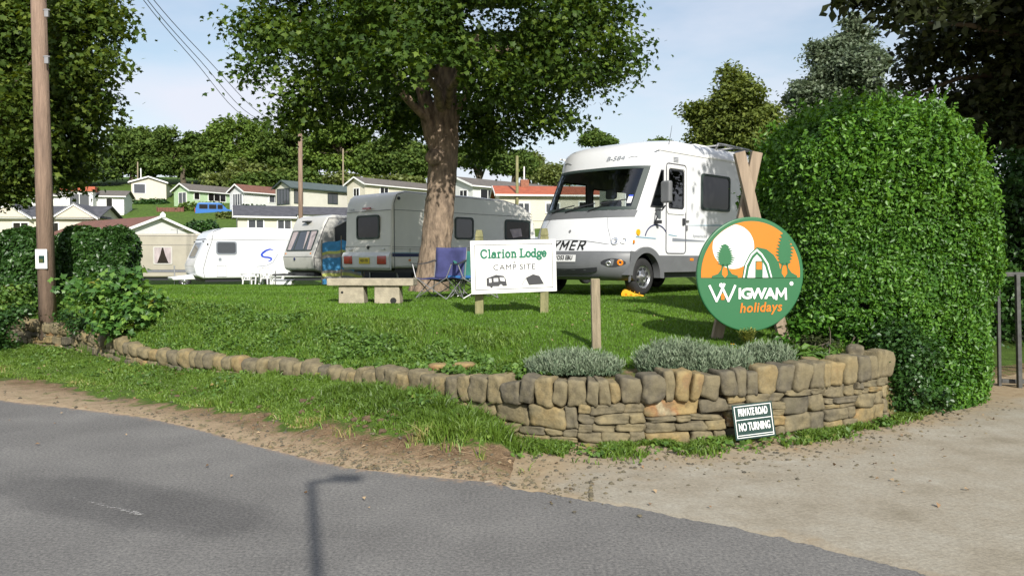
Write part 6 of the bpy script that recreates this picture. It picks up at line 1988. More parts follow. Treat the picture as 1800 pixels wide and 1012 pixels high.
def awning():
    p = P(552, 500, 28)
    t = thing('awning', 'dark canvas awning stretched off the side of the silver caravan', 'awning', (p.x, p.y, H(p.x, p.y)), math.atan2(.70, .714))
    prof = [(.75, .0), (.75, 2.35), (4.4, 2.4), (4.4, 0)]
    mb = MB()
    z0, z1 = 2.05, 2.62
    mb.add([(.85, -.03, z0), (4.4, -.03, 2.4), (4.4, -2.2, z1), (.85, -2.2, z1)], [(0, 1, 2, 3)])
    mb.add([(.85, -.03, z0), (.85, -2.2, z1), (.85, -2.2, .1), (.90, -1.2, .1), (.86, -.03, .1)], [(0, 1, 2, 3, 4)])
    mb.add([(.9, -2.2, z1), (4.4, -2.2, z1), (4.4, -2.2, 0), (.9, -2.2, 0)], [(0, 1, 2, 3)])
    mb.add([(4.4, -.03, z0), (4.4, -2.2, z1), (4.4, -2.2, 0), (4.4, -.03, 0)], [(0, 1, 2, 3)])
    mb.build('canvas', 'fabric_dark', t, solid=.02)
    mb = MB(); mb.tube([(.84, -.03, 2.05), (.84, -2.2, 2.62), (.84, -2.2, 0)], .02, 8); mb.build('pole', 'steel', t)
awning()

def white_caravan():
    p = P(358, 505, 33.5); g = H(p.x, p.y)
    t = thing('touring_caravan', 'clean white touring caravan with a blue swoosh emblem on its side', 'caravan', (p.x, p.y, g), R(33))
    W = 2.15
    prof = [(.0, .40), (-.28, .52), (-.36, .95), (-.25, 1.25), (.10, 2.0), (.22, 2.25), (.45, 2.44), (.9, 2.56), (2.2, 2.60), (4.6, 2.56), (5.2, 2.4), (5.4, 2.1), (5.42, .40)]
    loft_body(t, prof, W, 'white_paint', .10)
    u = Vector((0, -1, 0)); v = Vector((.35, 0, .75)).normalized(); nn = Vector((-.75, 0, .35)).normalized(); o = Vector((-.25, 0, 1.25)) + nn * .004
    window(t, o, u, v, nn, [(-a, b) for a, b in rrect(.45, W - .45, .04, .74, .08)], 'grey_line', 'grey_glass', .04, .03, 'front_window')
    window(t, (0, -.002, 0), (1, 0, 0), (0, 0, 1), (0, -1, 0), rrect(.52, 1.38, 1.42, 1.98, .10), 'grey_line', 'grey_glass', .05, .03)
    line_on(t, [(.10, -.004, 2.06), (5.3, -.004, 2.06)], w=.018); line_on(t, [(.12, .06, 2.08), (.12, W - .06, 2.08)], w=.02)
    line_on(t, [(.05, -.004, .45), (-.02, -.004, .75), (.18, -.004, 1.5), (.36, -.004, 2.0), (.42, -.004, 2.4), (.75, -.004, 2.52)], w=.02)
    line_on(t, [(-.35, .2, .92), (-.35, W - .2, .92)], w=.012)
    # swoosh: an S-like emblem
    sw = [(2.95, 1.62), (2.80, 1.66), (2.62, 1.60), (2.46, 1.48), (2.42, 1.38), (2.52, 1.32), (2.72, 1.30), (2.86, 1.26), (2.84, 1.18), (2.70, 1.12)]
    mb = MB(); wd = [.02, .06, .08, .09, .09, .07, .07, .08, .06, .02]
    for i in range(len(sw) - 1):
        a = Vector(sw[i]); b = Vector(sw[i + 1]); d_ = (b - a).normalized(); n_ = Vector((-d_.y, d_.x))
        mb.prism([tuple(a + n_ * wd[i] / 2), tuple(a - n_ * wd[i] / 2), tuple(b - n_ * wd[i + 1] / 2), tuple(b + n_ * wd[i + 1] / 2)], (0, -.002 - .0003 * i, 0), (1, 0, 0), (0, 0, 1), (0, -.004, 0))
    mb.build('emblem', 'blue_logo', t)
    mb = MB(); c = [(3.15, 1.46), (3.05, 1.30), (2.92, 1.08), (2.65, .95), (2.2, .90)]
    for i in range(4): mb.bar((c[i][0], -.004, c[i][1]), (c[i + 1][0], -.004, c[i + 1][1]), .006, .022)
    mb.build('emblem', 'grey_line', t)
    line_on(t, [(.55, -.005, .95), (.92, -.005, .95), (.92, -.005, .48), (.55, -.005, .48), (.55, -.005, .95)], w=.012)
    MB().box((.62, -.01, 1.15), (.74, -.001, 1.28)).build('vent', 'grey_line', t)
    for x, z in ((.18, 1.85), (5.0, 1.85)): MB().tube([(x, 0, z), (x, -.02, z)], .04, 10).build('marker_lamp', 'dark_plastic', t)
    for y in (.2, W - .2): MB().box((.02, y - .03, 1.95), (.08, y + .03, 2.0)).build('marker_lamp', 'dark_plastic', t)
    mb = MB().box((.1, .15, .26), (5.2, W - .15, .41)).build('chassis', 'dark_plastic', t)
    mb = MB().prism([(-.2, .36), (-1.1, .34), (-1.15, .46), (-.3, .56)], (0, .55, 0), (1, 0, 0), (0, 0, 1), (0, 1.05, 0)).build('hitch_cover', 'white_plastic', t, bevel=.04)
    MB().tube([(-.95, W / 2, .95), (-.95, W / 2, .0)], .03, 8).build('jockey_wheel', 'steel', t)
    wheel(t, 2.9, .14, .30, .30, .17)
white_caravan()

def old_caravan():
    p = P(262, 500, 37); g = H(p.x, p.y) - .05
    t = thing('touring_caravan', 'beige caravan with tied brown curtains half hidden by the clipped hedge', 'caravan', (p.x - 1.2, p.y, g), R(8))
    W = 2.1
    prof = [(.15, .45), (-.05, .6), (-.08, 1.1), (.0, 1.9), (.08, 2.3), (.3, 2.46), (4.6, 2.50), (4.9, 2.3), (5.0, 1.6), (4.9, .45)]
    loft_body(t, prof, W, 'beige_paint', .08)
    window(t, (0, -.002, 0), (1, 0, 0), (0, 0, 1), (0, -1, 0), rrect(1.35, 2.20, 1.05, 1.88, .05), 'silver_paint', 'dark_glass', .05, .03,
           curtain=[[(1.40, 1.84), (1.74, 1.84), (1.66, 1.5), (1.52, 1.12), (1.40, 1.10)], [(2.15, 1.84), (1.80, 1.84), (1.88, 1.5), (2.02, 1.12), (2.15, 1.10)]])
    for z in (2.38, 1.95, .80, .68): line_on(t, [(.0, -.004, z), (4.9, -.004, z)], w=.016)
    MB().box((.0, -.009, .70), (4.9, -.001, .78)).build('side_stripe', 'seat_cloth', t)
    MB().box((.2, .15, .3), (4.8, W - .15, .45)).build('chassis', 'dark_plastic', t)
    wheel(t, 2.7, .14, .28, .28, .17)
    text_mesh('N', .12, 'grey_line', t, frame_mtx((2.6, -.004, 2.12), (1, 0, 0), (0, 0, 1)), 'lettering', .001) if False else None
    MB().tube([(2.3, .5, 2.48), (2.3, .5, 2.70)], .02, 6).tube([(2.0, .5, 2.68), (2.6, .5, 2.72)], .012, 6).build('tv_aerial', 'steel', t)
old_caravan()

# ================================================================== MOBILE HOMES ON THE SLOPE
def home(label, corner, theta, W, L, wall_h, ridge_h, wall_m, roof_m, gable_wins=(), side_wins=(), mirror=False, trim='upvc', eave=.25, skirt=.5,
         extras=None, cat='mobile home', name='mobile_home', gable_m=None, door=None, group='mobile homes on the slope'):
    """corner: nearest wall corner at floor level. Gable end runs along a, long side along b (b = a turned)."""
    t = thing(name, label, cat, corner, 0, group)
    b = Vector((math.cos(theta), math.sin(theta), 0)); a = Vector((-math.sin(theta), math.cos(theta), 0))
    if mirror: a, b = b, a                      # gable to the right, side runs back to the left
    Z = Vector((0, 0, 1)); na = -b; nb = -a      # gable faces -b, side faces -a
    def pt(x, y, z): return a * x + b * y + Z * z
    # walls: pentagon gable prism
    mb = MB().prism([(0, 0), (W, 0), (W, wall_h), (W / 2, ridge_h), (0, wall_h)], (0, 0, 0), a, Z, b * L)
    wl = mb.build('wall', wall_m, t)
    MB().prism([(.04, -skirt - 2.5), (W - .04, -skirt - 2.5), (W - .04, 0), (.04, 0)], b * .04, a, Z, b * (L - .08)).build('skirt', wall_m, t)
    # roof slabs
    sl = (ridge_h - wall_h) / (W / 2); th = .07
    mb = MB()
    q = [(-eave, wall_h - eave * sl + .03), (W / 2, ridge_h + .03), (W + eave, wall_h - eave * sl + .03), (W + eave, wall_h - eave * sl + .03 + th), (W / 2, ridge_h + .03 + th), (-eave, wall_h - eave * sl + .03 + th)]
    mb.prism(q, -b * (eave * 1.2), a, Z, b * (L + eave * 2.4))
    rf = mb.build('roof', roof_m, t)
    # barge boards on the visible gable and gutter on the visible eave
    for s0, s1 in (((-eave - .02, wall_h - eave * sl - .06), (W / 2, ridge_h - .06)), ((W / 2, ridge_h - .06), (W + eave + .02, wall_h - eave * sl - .06))):
        MB().prism([s0, s1, (s1[0], s1[1] + .17), (s0[0], s0[1] + .17)], -b * (eave * 1.2 + .04), a, Z, b * .035).build('barge_board', trim, t)
    MB().prism([(-eave - .10, wall_h - eave * sl - .05), (-eave - .005, wall_h - eave * sl - .05), (-eave - .005, wall_h - eave * sl + .06), (-eave - .10, wall_h - eave * sl + .06)], -b * (eave * 1.1), a, Z, b * (L + eave * 2.2)).build('gutter', trim, t)
    for w_ in gable_wins:
        x0, x1, z0, z1 = w_[:4]; bars = w_[4] if len(w_) > 4 else 1; gm = w_[5] if len(w_) > 5 else 'dark_glass'
        poly = [(x1, z1), (x0, z1), (x0, z0), (x1, z0)]
        bs = [(x0 + (x1 - x0) * i / (bars + 1) - .03, z0, x0 + (x1 - x0) * i / (bars + 1) + .03, z1) for i in range(1, bars + 1)]
        window(t, na * .002, a, Z, na, poly, trim if trim != 'black_paint' else 'black_frame', gm, .07, .06, bars=bs)
    for w_ in side_wins:
        y0, y1, z0, z1 = w_[:4]; bars = w_[4] if len(w_) > 4 else 1; gm = w_[5] if len(w_) > 5 else 'dark_glass'
        poly = [(y1, z1), (y0, z1), (y0, z0), (y1, z0)]
        bs = [(y0 + (y1 - y0) * i / (bars + 1) - .03, z0, y0 + (y1 - y0) * i / (bars + 1) + .03, z1) for i in range(1, bars + 1)]
        window(t, nb * .002, b, Z, nb, poly, trim if trim != 'black_paint' else 'black_frame', gm, .07, .06, bars=bs)
    if door:
        y0, y1 = door
        dd = MB().prism([(y0, 0), (y1, 0), (y1, 2.0), (y0, 2.0)], nb * .002, b, Z, nb * .05).build('door', trim, t)
        MB().prism([(y0 + .15, .9), (y1 - .15, .9), (y1 - .15, 1.85), (y0 + .15, 1.85)], nb * .055, b, Z, nb * .01).build('pane', 'grey_glass', dd)
    if extras: extras(t, a, b, Z, na, nb)
    return t

# C cream chalet high on the hill: gable end to the right, side to the left
c = P(238, 350, 100)
home('cream chalet with a dark roof standing highest on the hill above the red post box', P(213.5, 348, 99), R(52), 5.2, 5.0, 2.35, 3.0, 'wall_cream', 'slate', (), (), False) if False else None
def chalet():
    co = P(231, 351, 99)
    # visible front runs right from the corner; the side runs back-left
    def ex(t, a, b, Z, na, nb):
        MB().tube([a * .6 + b * 3.8 + Z * 2.7, a * .6 + b * 3.8 + Z * 4.3], .07, 6).build('flue', 'white_plastic', t)
    home('cream chalet with low white gable, highest on the hill above the post box', co, R(17), 4.0, 6.0, 2.2, 2.85, 'wall_cream', 'slate',
         [(.25, 1.65, .75, 2.0, 0, 'grey_glass')], [(.4, 1.2, .2, 2.0, 1, 'grey_glass'), (2.2, 3.4, .3, 2.0, 1, 'grey_glass')], True, extras=ex)
    return
def home2(label, px, py, d, gdir, W, L, wall_h, ridge_h, **k):
    """gable end runs towards world direction gdir (degrees), long side is gdir-90 unless flip"""
    return None
# generic placement helper: near corner at pixel, angle of the long side
def H_at(px, py, d): return P(px, py, d)

# near-corner, long side heading theta (0 = to the right, 90 = straight away); gable runs off to the left
home('pale green mobile home with a grey brown roof beside the blue van', H_at(334, 366, 92), R(57), 3.0, 10.2, 2.1, 2.85, 'wall_green', 'brown_grey_roof',
     [(.6, 2.1, .35, 1.9, 1, 'grey_glass')], [(.5, 1.3, 1.0, 1.9, 0), (2.4, 4.9, .95, 1.95, 2), (7.2, 8.0, .5, 1.9, 0), (8.4, 9.6, .95, 1.9, 0)])
home('white mobile home with small pointed porch and brown roof on the slope', H_at(430, 368, 88), R(54), 2.7, 8.2, 2.0, 2.75, 'wall_white', 'brown_tile',
     [(.35, 2.1, .45, 1.8, 3, 'grey_glass')], [(3.2, 6.4, .9, 1.8, 3, 'grey_glass')])
home('cream mobile home with black window frames and green roof on the slope', H_at(512, 364, 84), R(52), 2.7, 12.5, 2.1, 2.8, 'wall_pale', 'green_roof',
     [(.25, 2.4, .3, 2.0, 3, 'grey_glass')], [(.35, 1.5, .4, 1.9, 0, 'grey_glass'), (4.8, 6.2, .6, 1.8, 1, 'grey_glass'), (7.8, 8.6, .7, 1.8, 0), (10.2, 11.1, .7, 1.8, 0)], trim='black_frame')
home('cream mobile home with a pale gable peeping above the touring caravan', H_at(642, 356, 84), R(50), 3.0, 12, 2.0, 2.7, 'wall_cream', 'brown_grey_roof', [(.9, 1.9, .7, 1.6, 1)], [(2, 3.2, .8, 1.8, 1)])
chalet()
# I: long cream home with dark roof behind the white caravan
def bay(t, a, b, Z, na, nb):
    # projecting canopy with its own white fascia in the middle of the long side
    MB().prism([(0, 1.14), (3.0, 1.14), (3.0, 1.30), (0, 1.30)], b * 3.9 + nb * .9, b, Z, nb * .06).build('canopy_fascia', 'upvc', t)
    MB().prism([(-.05, 1.3), (1.1, 1.3), (1.1, 1.36), (-.05, 1.36)], b * 3.9, nb, Z, b * 3.0).build('canopy', 'slate', t)
    for y in (4.0, 6.7): MB().bar(b * y + nb * .85 + Z * 0, b * y + nb * .85 + Z * 1.15, .09).build('porch_post', 'upvc', t)
home('long cream home with dark slate roof and canopy behind the white caravan', H_at(418, 410, 55), R(20), 3.6, 12.5, 1.22, 1.95, 'wall_cream', 'slate',
     [(.8, 1.8, .2, 1.05, 1)], [(.65, 1.75, .1, 1.0, 1, 'grey_glass'), (2.6, 3.6, .1, 1.0, 1, 'grey_glass'), (4.6, 5.5, .0, 1.1, 1), (8.5, 9.5, .1, 1.0, 1)], extras=bay)
# H: white gable with red-brown roof, end-on
def finial(t, a, b, Z, na, nb):
    MB().prism([(-.14, 0), (.14, 0), (.17, .22), (.0, .38), (-.17, .22)], a * 2.55 - b * .42 + Z * 2.27, a, Z, b * .10).build('finial', 'upvc', t)
home('white boarded gable home with rusty brown tiled roof behind the clipped hedge', H_at(212, 444, 50), R(49), 4.9, 12.0, 1.30, 2.30, 'wall_white', 'brown_tile', [], [], True, extras=finial)
# A2: bungalow with slate roof and little gables, far left behind the hedge
def gablets(t, a, b, Z, na, nb):
    for y in (3.3, 8.1):
        mb = MB().prism([(-1.5, 1.55), (1.5, 1.55), (0, 2.45)], b * y + nb * .45, b, Z, -nb * 2.2)
        g = mb.build('gable', 'wall_cream', t)
        for sg in (-1, 1):
            MB().prism([(sg * 1.75, 1.36), (0, 2.44), (0, 2.62), (sg * 1.75, 1.54)], b * y + nb * .50, b, Z, nb * .05).build('barge_board', 'upvc', g)
            MB().add([b * (y + sg * 1.75) + nb * .55 + Z * 1.50, b * y + nb * .55 + Z * 2.58, b * y - nb * 2.3 + Z * 2.58, b * (y + sg * 1.75) - nb * 2.3 + Z * 1.50], [(0, 1, 2, 3)]).build('gable_roof', 'slate', g, solid=.05)
home('cream bungalow with a slate roof and two little gables over the left hedge', H_at(-60, 418, 60), R(4), 4.0, 9.6, 1.6, 2.45, 'wall_cream', 'slate', [], [(1.2, 2.0, .3, 1.2, 1), (3.4, 4.6, .3, 1.2, 1), (5.6, 6.8, .3, 1.2, 2), ], extras=gablets)
# A: small red-roofed home at the left on the slope, partly under the tree
def bayfront(t, a, b, Z, na, nb):
    MB().prism([(-.1, 2.25), (1.5, 2.25), (1.2, 2.75), (-.1, 2.75)], b * 2.9, nb, Z, b * 3.6).build('porch_roof', 'red_tile', t)
    w = MB().prism([(0, 0), (1.3, 0), (1.3, 2.25), (0, 2.25)], b * 3.1, nb, Z, b * 3.2).build('bay', 'wall_white', t)
    window(t, nb * 1.305, b, Z, nb, [(6.0, 2.0), (4.0, 2.0), (4.0, .7), (6.0, .7)], 'upvc', 'grey_glass', .07, .05, bars=[(4.97, .7, 5.03, 2.0)])
home('small white home with a red roofed bay under the left tree', H_at(56, 374, 84), R(12), 3.4, 9.0, 1.9, 2.5, 'wall_white', 'brown_grey_roof', [], [(.5, 1.5, .7, 1.6, 1), (7.2, 7.9, .4, 1.7, 0)], extras=bayfront)
# J and K on the right
home('white gabled home with a long brown roof just right of the big trunk', H_at(831, 362, 66), R(46), 3.8, 12.5, 1.72, 2.45, 'wall_white', 'brown_grey_roof', [(.6, 1.6, .5, 1.4, 1)], [(.8, 2.6, .3, 1.5, 1), (5.2, 6.4, .3, 1.4, 1)])
def chimney(t, a, b, Z, na, nb):
    c = MB().prism([(1.7, 1.9), (2.2, 1.9), (2.2, 2.85), (1.7, 2.85)], b * 1.6, a, Z, b * .55).build('chimney', 'brickwork', t)
    MB().tube([a * 1.95 + b * 1.85 + Z * 2.85, a * 1.95 + b * 1.85 + Z * 3.75], .05, 6).build('flue', 'white_plastic', c)
home('long cream home with a bright red tiled roof left of the motorhome', H_at(878, 388, 52), R(6), 4.0, 9.0, 1.72, 2.35, 'wall_cream', 'red_tile', [(1, 2, .6, 1.5, 1)],
     [(1.2, 2.0, .5, 1.2, 1, 'grey_glass'), (3.0, 4.0, .5, 1.2, 1, 'grey_glass'), (5.2, 6.3, .4, 1.3, 1)], extras=chimney)
home('pale yellow home behind the motorhome cab', H_at(1080, 392, 40), R(4), 4.2, 9.0, 2.2, 3.0, 'wall_pale', 'brown_grey_roof', [], [(.5, 1.3, .2, 1.7, 1, 'grey_glass'), (2.6, 3.7, .9, 1.8, 1, 'grey_glass'), (5.2, 6.4, .9, 1.8, 1)])

# post box / red kiosk, panels and boards on the hill
p = P(234, 374, 97)
t = thing('post_box', 'small bright red pillar box standing between two dark hedges on the hill', 'post box', p)
MB().tube([(0, 0, -.3), (0, 0, 1.30)], .28, 16).build('body', 'red_paint', t, smooth_=False)
MB().tube([(0, 0, 1.30), (0, 0, 1.38), (0, 0, 1.46)], [.33, .32, .16], 16).build('cap', 'red_paint', t)
MB().box((-.12, -.30, 1.05), (.12, -.27, 1.10)).build('slot', 'black_paint', t)
def fence_panel(px0, px1, py0, py1, d, label):
    a = P(px0, py1, d); b = P(px1, py0, d); t = thing('timber_fence', label, 'fence', a)
    w = b.x - a.x; h = b.z - a.z; n = 9
    mb = MB()
    for i in range(n): mb.box((w * i / n + .005, 0, -.5), (w * (i + .93) / n, .03, h + .03 * (i % 2)))
    mb.box((0, .03, h * .75), (w, .08, h * .85)); mb.build('boards', 'brown_tile', t)
    for x in (0, w): MB().box((x - .05, .0, -.6), (x + .05, .12, h + .1)).build('post', 'brown_tile', t)
fence_panel(276, 322, 365, 378, 88, 'low reddish brown timber fence in front of the pale green home')
fence_panel(152, 166, 366, 378, 84, 'short reddish fence panel beside the small white home at the left')

# blue van
def van():
    g = P(343, 385, 87)
    t = thing('parked_van', 'blue van parked on the slope beside the pale green home', 'van', g, R(20))
    Ln, W = 4.2, 1.75
    prof = [(0.05, .35), (.0, .6), (.02, 1.1), (.25, 1.75), (.5, 1.82), (2.4, 1.84), (2.75, 1.72), (3.3, 1.15), (3.9, 1.0), (4.15, .8), (4.2, .35)]
    loft_body(t, prof, W, 'car_blue', .08)
    for x0, x1 in ((.42, 1.3), (1.42, 2.2), (2.3, 2.85)): window(t, (0, -.002, 0), (1, 0, 0), (0, 0, 1), (0, -1, 0), rrect(x0, x1, 1.12, 1.62, .06), 'dark_plastic', 'dark_glass', .03, .01)
    window(t, (.10, 0, 0), (0, -1, 0), Vector((.23, 0, .65)).normalized(), (-1, 0, .3), [(-a, b) for a, b in rrect(.2, W - .2, 1.1, 1.62, .06)], 'dark_plastic', 'dark_glass', .03, .05, 'rear_window')
    for y in (.02, W - .22): MB().box((-.03, y, .75), (.02, y + .2, 1.25)).build('tail_light', 'red_lens', t)
    MB().box((-.02, .6, .62), (.0, 1.15, .74)).build('number_plate', 'plate_yellow', t)
    MB().box((-.06, 0, .35), (.05, W, .55)).build('bumper', 'dark_plastic', t)
    for x in (.8, 3.4):
        for y, s_ in ((.05, -1), (W - .05, 1)): wheel(t, x, y, .30, .32, .2, s_)
    MB().box((.2, .1, .2), (4.0, W - .1, .38)).build('chassis', 'dark_plastic', t)
van()
def silver_car():
    g = P(905, 500, 23.5); z = H(g.x, g.y)
    t = thing('parked_car', 'silver blue car almost hidden behind the motorhome and the lawn sign', 'car', (g.x, 23.2, z), R(45.6))
    # nose towards the camera
    prof = [(.0, .3), (-.02, .6), (.15, .78), (1.0, .98), (1.75, 1.42), (2.6, 1.5), (3.5, 1.38), (4.0, .98), (4.1, .35)]
    W = 1.7
    loft_body(t, prof, W, 'car_silver', .08)
    u = Vector((0, -1, 0)); v = Vector((.75, 0, .44)).normalized(); nn = Vector((-.44, 0, .75)).normalized()
    window(t, Vector((1.0, 0, .98)) + nn * .004, u, v, nn, [(-a, b) for a, b in rrect(.15, W - .15, .06, .82, .08)], 'dark_plastic', 'grey_glass', .03, .02, 'windscreen')
    window(t, (0, -.002, 0), (1, 0, 0), (0, 0, 1), (0, -1, 0), [(1.45, .98), (2.4, .98), (2.4, 1.36), (1.85, 1.34)], 'dark_plastic', 'dark_glass', .03, .01)
    window(t, (0, -.002, 0), (1, 0, 0), (0, 0, 1), (0, -1, 0), [(2.5, .98), (3.5, .98), (3.3, 1.3), (2.5, 1.36)], 'dark_plastic', 'dark_glass', .03, .01)
    for y in (.08, W - .38): MB().box((-.01, y, .58), (.10, y + .3, .72)).build('headlight', 'lamp_glass', t, bevel=.02)
    for x in (.75, 3.3):
        for y, s_ in ((.05, -1), (W - .05, 1)): wheel(t, x, y, .29, .30, .19, s_)
silver_car()

# ================================================================== FURNITURE ON THE LAWN
def bench():
    g = G(655, 533)
    t = thing('stone_bench', 'plain slab bench of pale weathered timber on two block legs before the caravan', 'bench', (g.x, g.y, g.z), R(-3))
    s = g.y / FPX
    w = 152 * s; h = 44 * s
    sb = MB().box((-w / 2, -.19, h - .115), (w / 2, .19, h)).build('seat', 'bench_stone', t, bevel=.012)
    for cx, nm in ((-34 * s, 0), (29 * s, 1)):
        a = 23 * s
        poly = [(-a * .98, 0), (a * .98, 0), (a * .92, h - .12), (-a * .98, h - .12)]
        MB().prism(poly, (cx, -.14, 0), (1, 0, 0), (0, 0, 1), (0, .28, 0)).build('leg', 'bench_stone', t, bevel=.012)
        MB().tube([(cx + (.7 * a if nm == 0 else .1) * (1 if nm else -1), -.145, .05 if nm else .18), (cx + (.7 * a if nm == 0 else .1) * (1 if nm else -1), -.139, .05 if nm else .18)], .05 if nm else .02, 14).build('drain_hole', 'black_paint', t)
bench()

def camp_chair(px, py, label, m, rz, s=1.0, back_h=1.05):
    g = G(px, py)
    t = thing('camping_chair', label, 'camping chair', g, rz, 'folding camping chairs')
    w = .33 * s; d_ = .25 * s; sh = .36 * s; bh = back_h * s
    # crossed legs front, sides and back
    def rod(a, b, nm='frame_tube', r=.009): MB().tube([a, b], r, 8).build(nm, 'steel', t)
    for y in (-d_, d_):
        rod((-w, y, 0), (w, y, sh)); rod((w, y, 0), (-w, y, sh))
    for x in (-w, w):
        rod((x, -d_, 0), (x, d_, sh)); rod((x, d_, 0), (x, -d_, sh))
    for x in (-w, w):
        rod((x, d_, sh * .2), (x * 1.0, d_ + .10, bh)); rod((x, -d_, sh), (x * 1.28, -d_ * .9, sh + .24))
        # sagging arm
        a_ = Vector((x * 1.28, -d_ * .95, sh + .24)); b_ = Vector((x, d_ + .06, sh + .30)); mb = MB(); k = 6
        for i in range(k + 1):
            c_ = a_.lerp(b_, i / k); c_.z -= .03 * math.sin(math.pi * i / k)
            mb.v += [(c_.x - .028, c_.y, c_.z), (c_.x + .028, c_.y, c_.z - .004)]
        for i in range(k): mb.f.append((2 * i, 2 * i + 1, 2 * i + 3, 2 * i + 2))
        mb.build('armrest', 'fabric_dark' if m == 'purple_cloth' else m, t, solid=.008)
    # cloth: seat and back, sagging grids
    def cloth(c00, c10, c11, c01, sag, nm):
        n = 9; mb = MB(); c00, c10, c11, c01 = map(Vector, (c00, c10, c11, c01)); nr = (c10 - c00).cross(c01 - c00).normalized()
        for i in range(n + 1):
            for j in range(n + 1):
                u, v = i / n, j / n
                p = (c00 * (1 - u) + c10 * u) * (1 - v) + (c01 * (1 - u) + c11 * u) * v
                dz = sag * math.sin(math.pi * u) * (.5 + .5 * math.sin(math.pi * v)) + .012 * math.sin(9 * u + 5 * v) 
                mb.v.append(tuple(p - nr * dz))
        for i in range(n):
            for j in range(n): q = i * (n + 1) + j; mb.f.append((q, q + n + 1, q + n + 2, q + 1))
        mb.build(nm, m, t, smooth_=True, solid=.006)
    cloth((-w, -d_, sh), (w, -d_, sh), (w * .95, d_, sh - .02), (-w * .95, d_, sh - .02), .06, 'seat')
    cloth((-w * .95, d_ + .01, sh - .03), (w * .95, d_ + .01, sh - .03), (w, d_ + .10, bh), (-w, d_ + .10, bh), .05, 'backrest')
    return t
camp_chair(773, 524, 'purple folding camping chair standing in front of the big trunk', 'purple_cloth', R(-32), 1.0, .88)
camp_chair(838, 523, 'green folding camping chair mostly hidden behind the lawn sign', 'teal_cloth', R(20), .95, .86)
def stool():
    g = G(808, 522)
    t = thing('camping_stool', 'low blue folding stool between the two camping chairs', 'stool', g, R(10))
    MB().box((-.22, -.16, .33), (.22, .16, .38)).build('seat', 'blue_cloth', t, bevel=.015)
    for y in (-.13, .13):
        for s_ in (-1, 1): MB().tube([(-.18 * s_, y, 0), (.18 * s_, y, .33)], .009, 8).build('leg', 'steel', t)
stool()

def windbreak():
    t = None
    pts = [(566, 509, 23.6, 428), (600, 508, 23.9, 421), (640, 506, 24.5, 440)]
    g = P(566, 509, 23.6); t = thing('windbreak', 'blue and yellow striped cloth windbreak on poles beside the silver caravan', 'windbreak', g)
    cols = [('wb_blue', (.09, .36, .68)), ('wb_yellow', (.70, .74, .22)), ('wb_grey', (.42, .41, .39))]
    for n_, c_ in cols: M[n_] = mat(n_, c_, .9, var=.2, vscale=9)
    bands = [(0, .20, 'wb_blue'), (.20, .30, 'wb_yellow'), (.30, .36, 'wb_grey'), (.36, .56, 'wb_blue'), (.56, .63, 'wb_grey'), (.63, .70, 'wb_yellow'), (.70, .78, 'wb_grey'), (.78, .98, 'wb_blue'), (.98, 1.0, 'wb_yellow')]
    bands = [(0, .22, 'wb_blue'), (.22, .27, 'wb_grey'), (.27, .34, 'wb_yellow'), (.34, .40, 'wb_grey'), (.40, .66, 'wb_blue'), (.66, .74, 'wb_grey'), (.74, .80, 'wb_yellow'), (.80, 1.0, 'wb_blue')]
    for i in range(len(pts) - 1):
        a0 = P(*pts[i][:3]) - g; b0 = P(*pts[i + 1][:3]) - g
        a1 = P(pts[i][0], pts[i][3], pts[i][2]) - g; b1 = P(pts[i + 1][0], pts[i + 1][3], pts[i + 1][2]) - g
        for f0, f1, m in bands:
            mb = MB(); K = 8
            for k in range(K + 1):
                u = k / K; bow = .05 * math.sin(math.pi * u) + .012 * math.sin(7 * u + 3 * f0)
                for f in (f0, f1):
                    p = (a0.lerp(a1, f)).lerp(b0.lerp(b1, f), u); mb.v.append((p.x, p.y + bow, p.z + .02 * math.sin(6 * u)))
            for k in range(K): mb.f.append((2 * k, 2 * k + 2, 2 * k + 3, 2 * k + 1))
            mb.build('stripe_panel', m, t, solid=.004)
    for q in pts:
        a = P(*q[:3]) - g; b = P(q[0], q[3] - 7, q[2]) - g
        MB().tube([a + Vector((0, -.02, -.1)), b + Vector((0, -.02, 0))], .015, 8).build('pole', 'old_wood', t)
windbreak()

def plastic_chair(px, py, d, rz, label):
    g = P(px, py, d)
    t = thing('plastic_chair', label, 'chair', g, rz, 'white plastic garden chairs')
    m = 'white_plastic'
    MB().box((-.22, -.22, .40), (.22, .22, .43)).build('seat', m, t, bevel=.02)
    for x in (-.21, .21):
        for y in (-.2, .2): MB().tube([(x * 1.12, y * 1.15, 0), (x, y, .42)], [.022, .032], 6).build('leg', m, t)
    for x in (-.20, -.10, 0, .10, .20):
        hh = .88 - .9 * x * x
        MB().bar((x, .21, .42), (x * 1.05, .31, hh), .045, .012).build('back_slat', m, t)
    mb = MB().tube([(-.24, .22, .42), (-.25, .30, .76), (-.14, .33, .86), (0, .33, .89), (.14, .33, .86), (.25, .30, .76), (.24, .22, .42)], .02, 8); mb.build('back_frame', m, t, smooth_=True)
    for x in (-.26, .26): MB().tube([(x, .28, .64), (x, -.05, .66), (x, -.22, .62), (x * .95, -.21, .42)], .02, 8).build('armrest', m, t, smooth_=True)
plastic_chair(441, 510, 31.5, R(70), 'white plastic chair left of the garden table by the white caravan')
plastic_chair(487, 509, 31.0, R(-65), 'white plastic chair right of the garden table, turned towards it')
plastic_chair(470, 507, 32.6, R(185), 'white plastic chair tucked behind the garden table')
def garden_table():
    g = P(463, 510, 31.4); t = thing('garden_table', 'white plastic garden table between the white chairs', 'table', g)
    MB().tube([(0, 0, .66), (0, 0, .70)], .42, 24).build('table_top', 'white_plastic', t)
    for a in (45, 135, 225, 315): MB().tube([(.30 * math.cos(R(a)), .30 * math.sin(R(a)), .66), (.36 * math.cos(R(a)), .36 * math.sin(R(a)), 0)], .028, 6).build('leg', 'white_plastic', t)
